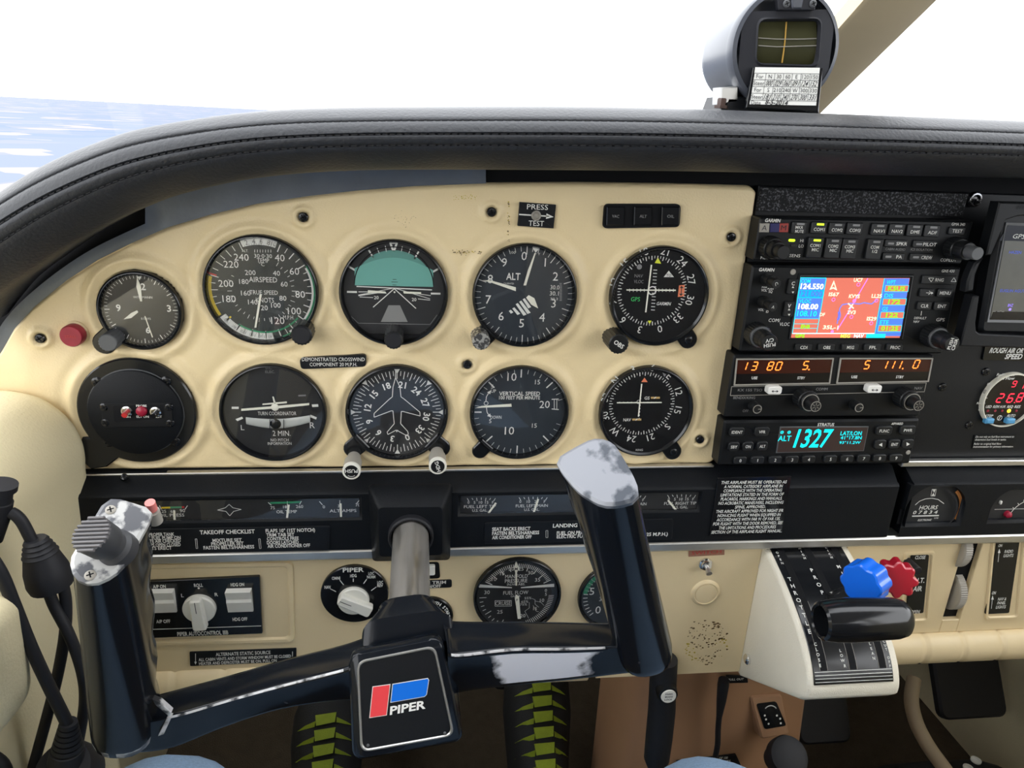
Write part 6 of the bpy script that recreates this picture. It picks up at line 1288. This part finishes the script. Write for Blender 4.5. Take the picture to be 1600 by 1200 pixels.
for s_, x, y, h, w_ in (('ON', 1563, 852.5, 4.4, 6), ('RADIO', 1576.5, 861.5, 4.6, 13), ('LIGHTS', 1576, 868, 4.6, 15), ('ON', 1553, 926.5, 4.4, 6), ('NAV &', 1566, 936, 4.4, 13), ('PANEL', 1565, 942, 4.4, 13), ('LIGHTS', 1564, 948.5, 4.4, 15)): mb.tp(PL, s_, x, y, h, D, w_, bold=.02)
for x, y in ((1561, 868), (1550.5, 941)): mb.line(PL, [PL.px(x - 1.5, y + 10, D), PL.px(x, y - 4, D)], .0005, D); mb.flat(PL, [PL.px(x + a, y + b_, D) for a, b_ in ((-1.8, -4), (2.2, -4), (.5, -11))], D)
mb.obj('lettering', t, 'print', smooth=False)
for (x, y, lab) in ((1505, 862, 'upper ribbed grey thumbwheel in the beige slot'), (1497, 930, 'lower ribbed grey thumbwheel in the beige slot')):
    a = PL.px(x, y); t = thing('thumbwheel', lab, 'thumbwheel', PL.pt(a[0], a[1], 0), 'thumbwheels'); f = Fr(PL.pt(a[0], a[1], -.013), VY, VZ); f.n = VX.copy(); mb = MB(); w_ = .0085
    knurled(mb, f, [(.0195, -w_ / 2), (.021, -w_ / 2 + .0008), (.021, w_ / 2 - .0008), (.0195, w_ / 2)], 60, .025, (0, 3)); mb.obj('wheel', t, 'grey_plastic', ang=.3)
# ================================================================= compass on the glareshield
YC = -.012; KF = PAN(YC); cc = KF.px(1229, 76); f = KF.at(*cc); R_ = .0400
t = thing('magnetic_compass', 'grey magnetic compass with a correction card, standing on the glareshield', 'compass', f.pt(0, -.055, -.03))
mb = MB(); mb.lathe(f, [(.0300, -.075), (.0370, -.070), (.0392, -.060), (.0396, -.014), (.0385, -.013)], 64); mb.obj('body', t, 'compass_grey')
mb = MB(); mb.lathe(f, [(.0386, -.014), (.0404, -.012), (.0408, -.004), (.0398, -.001), (.0370, 0)], 64, True, False); mb.obj('face_ring', t, 'compass_grey')
wq = [tuple(p - c_ for p, c_ in zip(KF.px(x, y), cc)) for x, y in ((1187, 33), (1280, 32), (1275, 101), (1183, 98))]; wr = rquad(wq, .005, 4); wb = rquad(inset(wq, -.0022), .006, 4)
mb = MB(); n = 64; N = len(wb); 
disc_ = []
cx_, cy_ = sum(p[0] for p in wq) / 4, sum(p[1] for p in wq) / 4
for p in wb: a = math.atan2(p[1] - cy_, p[0] - cx_); disc_.append((.0372 * math.cos(a), .0372 * math.sin(a)))
mb.loft([[f.pt(*p, -.0005) for p in disc_], [f.pt(*p, .0004) for p in wb], [f.pt(*p, .0014) for p in rquad(inset(wq, -.0012), .006, 4)], [f.pt(*p, -.0015) for p in wr]], True, False, False); mb.obj('face_plate', t, 'compass_face', ang=.5)
mb = MB(); rows = []
for i in range(13): q = i / 12; rows.append([Vector(f.pt(*[wq[0][k] * (1 - j) * (1 - q) + wq[1][k] * (1 - q) * j + wq[3][k] * (1 - j) * q + wq[2][k] * q * j for k in (0, 1)], -.0016 - .003 * abs(2 * q - 1) ** 2)) for j in (0, .25, .5, .75, 1)])
mb.loft(rows, closed=False); mb.obj('compass_window', t, 'compass_glass')
mb = MB(); Lw = lambda x, y: tuple(p - c_ for p, c_ in zip(KF.px(x, y), cc)); mb.tube([f.pt(*Lw(x, y), -.0012) for x, y in ((1230, 34), (1228.5, 55), (1227, 70), (1225, 85), (1223, 98))], .0005, 6); mb.obj('lubber_line', t, 'compass_lub')
mb = MB(); 
for y0, y1 in ((58, 60), (70, 71)): mb.tube([f.pt(*Lw(1186, y0 + 1), -.0012), f.pt(*Lw(1215, y0 + 3), -.0010), f.pt(*Lw(1250, y1 + 1), -.0010), f.pt(*Lw(1277, y1), -.0012)], .0003, 5)
mb.obj('card_edge', t, 'grey_plastic')
q = [Lw(x, y) for x, y in ((1211, -6), (1272, -6), (1270, 17), (1213, 17))]; mb = MB(); mb.prism(f, rquad(q, .001), -.001, .0035, .0006); br = mb.obj('bracket', t, 'compass_face')
q = [Lw(x, y) for x, y in ((1232, -8), (1252, -8), (1248, 15), (1232, 15))]; mb = MB(); mb.prism(f, rquad(q, .0015), .003, .0052, .0008); mb.obj('bracket_rib', br, 'compass_grey')
for x in (1225, 1266): screw(br, f.at(*Lw(x, 7), .0035), .0026, .0014, 'grey_cap')
mb = MB(); mb.prism(f, [Lw(x, y) for x, y in ((1140, 150), (1286, 155), (1286, 178), (1130, 176))], -.045, -.004, .002); mb.prism(f.at(0, 0, -.012), [Lw(x, y) for x, y in ((1150, 136), (1200, 120), (1250, 120), (1275, 140), (1275, 160), (1150, 160))], -.02, -.001, .001); mb.obj('base', t, 'black')
mb = MB(); mb.prism(f, [Lw(x, y) for x, y in ((1130, 136), (1158, 134), (1157, 160), (1129, 163))], -.02, -.004, .001); mb.obj('clamp', t, 'silver')
q = Lw(1131, 160); mb = MB(); fb2 = Fr(f.pt(q[0], q[1] - .004, -.004), VX, VY); mb.lathe(fb2, [(.0052, 0), (.0052, .002), (.0034, .0022), (.0034, .0062), (.0028, .007)], 6, mod=None); mb.obj('bolt', t, 'bolt_rust')
# correction card
cf = Fr(f.pt(*Lw(1226, 140), .006), VX, Vector((0, .18, 1))); C_ = lambda x, y, d=0.: cf.px(x, y, d)
q = [C_(x, y) for x, y in ((1177, 105), (1286, 106), (1279, 174), (1166, 168))]; mb = MB(); mb.prism(cf, q, -.003, 0, .0004); ch = mb.obj('card_holder', t, 'black_gloss')
mb = MB(); cq = [C_(x, y, .0004) for x, y in ((1180, 105), (1281, 106), (1275, 165), (1171, 163))]; mb.flat(cf, cq, .0005, 0)
def bil(u, v): return tuple((cq[0][k] * (1 - u) + cq[1][k] * u) * (1 - v) + (cq[3][k] * (1 - u) + cq[2][k] * u) * v for k in (0, 1))
ug = [0, .18, .315, .45, .585, .72, .86, 1.0]; vg = [.16, .335, .515, .70, .885]
for v in vg: mb.line(cf, [bil(0, v), bil(1, v)], .0003, .0007, 1)
for u in ug: mb.line(cf, [bil(u, vg[0]), bil(u, vg[-1])], .0003, .0007, 1)
for r, row in enumerate((('For', 'N', '30', '60', 'E', '120', '150'), ('Steer', '000', '029', '060', '091', '124', '152'), ('For', 'S', '210', '240', 'W', '300', '330'), ('Steer', '181', '210', '240', '270', '300', '331'))):
    for c_, s_ in enumerate(row):
        p = bil((ug[c_] + ug[c_ + 1]) / 2, (vg[r] + vg[r + 1]) / 2); hand = r % 2 and c_; mb.text(cf, s_, p[0], p[1], .0036 if hand else .0027, .0008, shear=.35 if hand else 0, mi=1, bold=.008 if hand else 0, w=.0048 if hand else None)
p = bil(.09, .95); mb.text(cf, 'Date', *p, .0026, .0008, mi=1); p = bil(.40, .94); mb.text(cf, '8-5-2014', *p, .0032, .0008, shear=.3, mi=1, bold=.02); mb.obj('correction_card', t, ['paper', 'ink'], smooth=False, recalc=False)
# ================================================================= windshield centre post
A = Vector((0, .27, .996)); B = Vector((0, -.16, 1.237)); u_ = (B - A).normalized(); nn = Vector((0, -u_.z, u_.y))
mb = MB(); prf = [(.357, -.012), (.358, .002), (.362, .004), (.408, .004), (.418, .002), (.421, -.004), (.421, -.014)]
mb.loft([[Vector((x, 0, 0)) + P_ + Vector((0, -1, 0)) * 0 + Vector((0, nn.y, nn.z)) * (-d if False else d) for x, d in prf] for P_ in (A - u_ * .05, A + u_ * .12, A + u_ * .25, B)]); mb.obj('trim_5', None, 'beige_plastic', kind='structure')
# ================================================================= left side padding and trim
SP = [(0, 0), (0, 0)] + [(lambda p: (p.x, p.z))(PY(x, y, -.006)) for x, y in ((-30, 612), (0, 611), (35, 614), (65, 622), (92, 639), (114, 661), (128, 688), (133, 712), (135, 745))] + [(-.2600, .66), (-.2610, .58), (-.268, .46), (-.280, .30), (-.290, .12)]
SPs = sm(SP[2:], 60); mb = MB(); rings = []
for i in range(40):
    q = i / 39; y = -.004 - .75 * q ** 1.6; R2 = []
    for (x, z) in SPs: R2.append(Vector((x - .014 * (1 - math.exp(-abs(y) / .10)) + .0030 * noise.noise(Vector((y * 9, z * 9, 2))) - (.004 if i == 0 else 0), y, z)))
    rings.append(R2)
rings.insert(0, [Vector((-.35, -.003, z)) for (x, z) in SPs]); mb.loft(rings, closed=False)
mb.obj('side_panel', None, 'side_vinyl', ang=1.5, cat='panel', label='padded beige vinyl side panel at the left edge, left of the yoke')
LFp = PAN(-.19); mb = MB(); q = [LFp.px(x, y, -.02) for x, y in ((-60, 930), (2, 945), (18, 962), (28, 1010), (36, 1082), (30, 1108), (-5, 1150), (-60, 1170))]
mb.loft([[LFp.pt(*p, -.030) for p in rquad(q, .006)], [LFp.pt(*p, -.02) for p in rquad(q, .006)], [LFp.pt(*p, -.004) for p in rquad(inset(q, .002), .006)], [LFp.pt(*p, .0) for p in rquad(inset(q, .008), .005)], [LFp.pt(*p, -.006) for p in rquad(inset(q, .014), .004)]]); mb.obj('armrest', None, 'side_vinyl', cat='armrest', label='corner of a beige moulded armrest at the lower left edge', ang=.9)
# ================================================================= headset cables and plugs
CY = -.13
def cpath(pts, n=40):
    T = [list(PY(x, y, Y)) for x, y, Y in pts]; return [Vector(lerpc(T, i * (len(T) - 1) / n)) for i in range(n + 1)]
t = thing('headset_plug', 'black plug with a flared cap at the left edge above the cables', 'plug', PY(5, 840, CY)); mb = MB(); a = PY(2, 756, CY); b_ = PY(-6, 845, CY)
dd = (b_ - a).normalized(); mb.tube([a, a + dd * .004, a + dd * .0045, a + dd * .012, a + dd * .0125, a + dd * .022, a + dd * .028, b_], [.0090, .0088, .0068, .0066, .0074, .0070, .0058, .0036], 24); mb.obj('plug_body', t, 'rubber')
t = thing('headset_cable', 'black headset cable with a ribbed Y-splitter hanging down the side panel', 'cable', PY(90, 1190, CY))
mb = MB(); mb.tube(cpath(((16, 800, CY), (26, 806, CY), (36, 818, CY), (50, 845, CY), (58, 860, CY))), .0036, 12); mb.obj('lead', t, 'rubber')
a, b_ = PY(55, 842, CY), PY(82, 918, CY); mb = MB(); dd = b_ - a; S_ = [0, .05, .07, .13, .15, .21, .23, .29, .31, .6, .85, .97, 1]; Rr = [.0062, .0075, .0066, .0086, .0076, .0096, .0088, .0106, .0100, .0128, .0136, .0126, .008]; mb.tube([a + dd * s for s in S_], Rr, 24); mb.obj('splitter', t, 'rubber', ang=.9)
mb = MB(); mb.tube(cpath(((97, 908, CY), (103, 940, CY), (102, 985, CY), (94, 1035, CY), (84, 1080, CY), (68, 1140, CY), (50, 1205, CY), (40, 1240, CY))), .0036, 12); mb.obj('branch', t, 'rubber')
mb = MB(); mb.tube(cpath(((72, 912, CY - .004), (84, 945, CY - .004), (105, 985, CY - .006), (121, 1025, CY - .006), (131, 1065, CY - .004), (132, 1100, CY), (126, 1140, CY), (118, 1180, CY))), .0036, 12); mb.obj('branch', t, 'rubber')
CZ = CY - .03; t = thing('microphone_cable', 'black cable crossing to a ribbed strain relief and round connector at the bottom left', 'cable', PY(100, 1200, CZ))
mb = MB(); mb.tube(cpath(((-30, 850, CZ), (0, 893, CZ), (22, 945, CZ), (48, 1010, CZ), (78, 1075, CZ), (106, 1132, CZ))), .0038, 12); mb.obj('lead', t, 'rubber')
a, b_ = PY(107, 1128, CZ), PY(104, 1190, CZ); dd = b_ - a; S_ = []; Rr = []
for k in range(6): S_ += [k * .11, k * .11 + .08, k * .11 + .082, k * .11 + .108]; r = .0052 + k * .0007; Rr += [r, r + .0006, r - .0007, r - .0006]
S_ += [.68, .98, 1]; Rr += [.0100, .0112, .008]; mb = MB(); mb.tube([a + dd * s for s in S_], Rr, 24); mb.obj('strain_relief', t, 'rubber', ang=.5)
mb = MB(); c_ = PY(106, 1205, CZ); mb.lathe(Fr(c_, VX, Vector((0, .8, .6))), [(.0160, -.02), (.0190, -.012), (.0190, .004), (.0170, .009), (.012, .010)], 32); mb.obj('connector', t, 'rubber')
mb = MB(); mb.tube(cpath(((-20, 1180, CZ), (2, 1196, CZ), (14, 1230, CZ)), 10), .005, 12); mb.obj('loop', t, 'rubber')
# ================================================================= centre pedestal and footwell
pd = thing('pedestal', 'brown plastic centre pedestal below the lower panel', 'pedestal', (.36, .05, .10)); YQ = .045; QF = PAN(YQ)
mb = MB(); qx0, qx1 = QF.px(985, 1120)[0], QF.px(1262, 1120)[0]; secs = []
for z, w0, w1, dy in ((.10, -.006, .012, -.02), (.25, -.002, .008, -.008), (.35, 0, .004, 0), (.43, .002, .0, .004), (.50, .004, 0, .006), (.535, .006, 0, .01)):
    secs.append([Vector((qx0 + w0, YQ + .12 + dy, z)), Vector((qx0 + w0, YQ + .012 + dy, z)), Vector((qx0 + w0 + .010, YQ + dy, z)), Vector(((qx0 + qx1) / 2 - .02, YQ - .006 + dy, z)), Vector(((qx0 + qx1) / 2 + .02, YQ - .006 + dy, z)), Vector((qx1 + w1 - .01, YQ + dy, z)), Vector((qx1 + w1, YQ + .012 + dy, z)), Vector((qx1 + w1, YQ + .12 + dy, z))])
mb.loft(secs); mb.obj('cover', pd, 'brown', ang=1)
fq = Fr(QF.pt(*QF.px(1210, 1122), .016), Vector((1, .0, 0)), Vector((0, .35, 1))); q = [fq.px(x, y) for x, y in ((1172, 1088), (1222, 1085), (1234, 1148), (1190, 1156))]
mb = MB(); mb.prism(fq, rquad(q, .004), -.03, 0, .002); mb.obj('raised_pad', pd, 'brown')
q = [fq.px(x, y, .001) for x, y in ((1182, 1100), (1213, 1096), (1229, 1134), (1195, 1140))]; mb = MB(); mb.prism(fq, rquad(q, .003), -.0005, .001, .0002); o = mb.obj('position_plate', pd, 'black_gloss')
mb = MB(); c_ = fq.px(1204, 1114, .0012); mb.arc(fq, c_, .0075, .0086, -50, 55, .0012)
for x, y in ((1195, 1118), (1214, 1118), (1197, 1124), (1219, 1123), (1201, 1131), (1220, 1130)): mb.disc(fq, fq.px(x, y, .0012), .0012, .0012, n=8)
mb.obj('lettering', o, 'print', smooth=False)
def brown_plate(name, label, quad, txt):
    fr = PAN(YQ - .008); t = plate(name, label, fr, quad, .001, 'black', rad=.001); mb = MB()
    for s_, x, y, h, w_ in txt: mb.tp(fr, s_, x, y, h, .0012, w_, bold=.02)
    mb.obj('lettering', t, 'print', smooth=False)
brown_plate('pedestal_placard', 'tiny black placard just below the cream throttle quadrant', ((1135, 1056), (1168, 1057), (1169, 1067), (1134, 1068)), (('PULL OUT', 1150, 1061.5, 3, 24),))
brown_plate('weight_placard', 'black placard with three lines of print at the bottom, above the right knee', ((1057, 1190), (1150, 1179), (1158, 1196), (1060, 1212)), (('ALL WEIGHT IN EXCESS OF 100', 1105, 1186, 3.6, 64), ('POUNDS MUST BE IN FUEL TANKS', 1105, 1191.5, 3.6, 72), ('ONLY', 1105, 1197, 3.6, 20)))
YH = -.02; HF2 = PAN(YH); t = thing('parking_brake_handle', 'long black brake handle hanging in front of the brown pedestal', 'brake handle', HF2.pt(*HF2.px(1030, 1195), 0)); mb = MB()
P_ = [PY(x, y, YH) for x, y in ((1038, 1030), (1036, 1065), (1034, 1110), (1030, 1150), (1026, 1185), (1025, 1195))]; mb.tube(P_, [.0125, .0128, .0132, .0132, .0126, .0095], 24); mb.obj('grip', t, 'rubber', ang=1)
c_ = HF2.px(1046, 1091, .02); f = HF2.at(*c_); mb = MB(); mb.lathe(f, [(.0095, -.01), (.0100, .012), (.0092, .0165), (.0078, .0172)], 28); o = mb.obj('release_button', t, 'black')
mb = MB(); mb.lathe(f, [(.0074, .017), (.0070, .0182)], 28); mb.obj('button_face', o, 'white_key'); mb = MB()
for s_, v in (('PARK', .0032), ('BRAKE', 0), ('LOCK', -.0032)): mb.text(f, s_, 0, v, .0017, .0184, .0075, bold=.02)
mb.obj('lettering', o, 'ink', smooth=False)
t = thing('pedestal_cable', 'black cable with a moulded sleeve hanging down the brown pedestal', 'cable', PY(1118, 1195, YQ - .02)); YK = YQ - .022
mb = MB(); mb.tube([PY(x, y, YK) for x, y in ((1131, 1062), (1130, 1070), (1127, 1095), (1124, 1118))], [.0056, .0060, .0050, .0032], 16); mb.obj('sleeve', t, 'rubber'); mb = MB(); mb.tube(cpath(((1124, 1116, YK), (1122, 1140, YK), (1121, 1165, YK), (1116, 1190, YK), (1110, 1215, YK))), .0030, 10); mb.obj('lead', t, 'rubber')
t = thing('fuel_selector_knob', 'round dark knob at the bottom right of the brown pedestal', 'knob', PY(1228, 1200, -.02)); f = Fr(PY(1230, 1182, -.01), VX, Vector((0, .75, .6))); mb = MB(); mb.lathe(f, [(.013, -.03), (.014, -.012), (.0195, -.009), (.0205, .002), (.0195, .006), (.015, .0075)], 32); mb.obj('knob_cap', t, 'rubber')
# rudder pedals
def pedal(x, y, z, label, w_=.10):
    t = thing('rudder_pedal', label, 'pedal', (x, y, z - .06), 'rudder pedals'); f = Fr((x, y, z), VX, Vector((0, .55, .83))); mb = MB(); mb.prism(f, rr(0, 0, w_, .085, .012), -.006, .006, .003); mb.obj('pad', t, 'rubber')
    mb = MB(); mb.tube([f.pt(-w_ / 2 - .012, .035, -.012), f.pt(w_ / 2 + .012, .035, -.012)], .007, 12); mb.obj('crossbar', t, 'black'); mb = MB(); mb.tube([f.pt(0, .03, -.012), Vector((x, .60, z + .22))], .008, 10); mb.obj('arm', t, 'black')
pedal(-.115, .27, .285, 'rudder pedal under the left shoe'); pedal(.155, .28, .285, 'rudder pedal under the right shoe')
for (px_, py_, w_, lab) in ((1282, 1108, .075, 'dark rudder pedal under the throttle quadrant, right of the brown pedestal'), (1512, 1070, .100, 'dark rudder pedal at the lower right below the padded lip')):
    p = PY(px_, py_, .17); pedal(p.x, p.y, p.z, lab, w_)
mb = MB(); mb.tube(cpath(((1428, 1060, .12), (1424, 1095, .10), (1432, 1130, .08), (1450, 1165, .06), (1475, 1200, .04), (1500, 1235, .02)), 30), .0085, 14); mb.obj('cabin_tube', None, 'tan', cat='tube', label='curved tan tube in the dark footwell at the lower right')
mb = MB(); mb.loft([[Vector((.30 + x, y_, z)) for x, y_, z in ((0, .30, .10), (.008, .22, .10), (.02, .22, .10), (.02, .30, .10))], [Vector((.285 + x, y_, z)) for x, y_, z in ((0, .30, .42), (.004, .20, .42), (.02, .20, .42), (.02, .30, .42))]]); mb.obj('tunnel_panel', None, 'tan', cat='panel', label='tan side of the floor tunnel between the right shoe and the pedestal')
t = thing('flight_bag', 'black bag with white rings lying at the bottom right corner', 'bag', (.66, .05, .10)); mb = MB(); secs = []
for z, k in ((.10, .9), (.14, 1), (.20, .97), (.24, .85), (.26, .6)): secs.append([Vector((.66 + .13 * k * math.copysign(abs(math.cos(a)) ** .5, math.cos(a)), .03 + .085 * k * math.copysign(abs(math.sin(a)) ** .6, math.sin(a)), z)) for a in [2 * math.pi * i / 24 for i in range(24)]])
mb.loft(secs); mb.obj('bag_body', t, 'shoe_black', ang=1)
for x, y in ((1525, 1188), (1513, 1200)): p = PZ(x, y, .262); f = Fr(p, Vector((1, .2, 0)), Vector((-.2, 1, 0))); mb = MB(); mb.lathe(f, [(.0062, -.001), (.0062, .001), (.0040, .001), (.0040, -.001)], 20, True, False); mb.obj('ring', t, 'print')
# ================================================================= pilot: knees and shoes
person = thing('person', 'person in light blue jeans and black-green shoes, seated at the yoke, feet on the pedals', 'person', (-.0, -.3, .10))
kl, kr = PZ(245, 1186, .565), PZ(1128, 1194, .565)
kl = Vector((kl.x, kl.y - .030, .500)); kr = Vector((kr.x, kr.y - .030, .500))
sl, sr = Vector((-.108, .175, .26)), Vector((.158, .185, .26))          # instep points of the shoes
al, ar = Vector((-.112, .02, .19)), Vector((.150, .03, .19))
T = [list(p) for p in (al, al.lerp(kl, .33), al.lerp(kl, .72), kl, kl.lerp(Vector((-.10, -.76, .42)), .25), kl.lerp(Vector((-.10, -.76, .42)), .65), Vector((-.10, -.76, .42)), Vector((0, -.82, .42)), Vector((.10, -.76, .42)), kr.lerp(Vector((.10, -.76, .42)), .65), kr.lerp(Vector((.10, -.76, .42)), .25), kr, ar.lerp(kr, .72), ar.lerp(kr, .33), ar)]
RR = [.046, .056, .060, .066, .070, .080, .088, .095, .088, .080, .070, .066, .060, .056, .046]
n_ = 112; pth = [Vector(lerpc(T, i * 14 / n_)) for i in range(n_ + 1)]; rad = [lerpc([[r] for r in RR], i * 14 / n_)[0] + .0014 * math.sin(i * 1.7) for i in range(n_ + 1)]
mb = MB(); mb.tube(pth, rad, 28); mb.obj('jeans', person, 'jeans', ang=2)
def shoe(heel, toe, ank, nm):
    heel, toe = Vector(heel), Vector(toe); ax_ = (toe - heel).normalized(); sd = VX - ax_ * VX.dot(ax_); sd.normalize(); up = sd.cross(ax_).normalized()
    if up.y > 0: up = -up
    L_ = (toe - heel).length; S_ = [(-.02, .020, .030), (.0, .031, .050), (.10, .035, .070), (.25, .036, .078), (.40, .037, .072), (.55, .041, .060), (.70, .045, .050), (.83, .043, .040), (.93, .034, .030), (.985, .018, .018)]
    mb = MB(); rings = []
    def sect(q):
        k = [s[0] for s in S_]; 
        for i in range(len(S_) - 1):
            if q <= S_[i + 1][0]: w_ = (q - S_[i][0]) / (S_[i + 1][0] - S_[i][0]); return [S_[i][j] + (S_[i + 1][j] - S_[i][j]) * w_ for j in (1, 2)]
        return S_[-1][1:]
    for q, w_, h_ in S_:
        c_ = heel + ax_ * L_ * q; R2 = []
        for j in range(24):
            a = 2 * math.pi * j / 24; x = w_ * math.copysign(abs(math.cos(a)) ** .75, math.cos(a)); y = h_ * (max(0, math.sin(a)) ** .9) if math.sin(a) > 0 else -.012 * abs(math.sin(a)) ** .4
            R2.append(c_ + sd * x + up * y)
        rings.append(R2)
    mb.loft(rings); sh = mb.obj('shoe', person, 'shoe_black', ang=1.2)
    mb = MB(); mb.tube([heel - ax_ * .0 + up * .03, heel.lerp(toe, .22) + up * .05, Vector(ank)], [.045, .046, .044], 20); mb.obj('sock', person, 'shoe_black', ang=2)
    def surf(q, x):
        w_, h_ = sect(q); s = max(-.97, min(.97, x / w_)); return heel + ax_ * L_ * q + sd * x + up * (h_ * (1 - abs(s) ** 2.6) ** .5 + .0015)
    for k in range(8):                        # tongue scales and side spikes
        q0, q1 = .30 + k * .068, .30 + k * .068 + .056
        P_ = [(q0, -.010), (q0 + .012, .012), (q1, .013), (q1 - .008, -.012)]
        def piece(P_, nm_, th=.003):
            mb = MB(); top_ = [surf(*p) for p in P_]; mb.loft([[p - up * .004 for p in top_], [p + up * th for p in top_]]); mb.obj(nm_, sh, 'shoe_green')
        piece(P_, 'lace_scale'); piece([(q0 - .004, -.012), (q0 + .022, -.011), (q0 + .004, -.024), (q0 - .018, -.034)], 'lace_spike', .002); piece([(q0 + .010, .014), (q0 + .034, .014), (q0 + .010, .026), (q0 - .008, .033)], 'lace_spike', .002)
    p = surf(.34, 0) + up * .006; mb = MB(); mb.tube([p - sd * .016 - ax_ * .004, p + sd * .016 + ax_ * .004], .0065, 12); mb.obj('cord_lock', sh, 'black_gloss')
shoe((.148, .065, .135), (.163, .255, .320), (.150, .02, .23), 'right'); shoe((-.108, .055, .125), (-.112, .235, .300), (-.110, .01, .22), 'left')
_lo = bpy.data.objects.get('lettering')
bpy.data.objects.remove(_to); bpy.data.curves.remove(_tc)
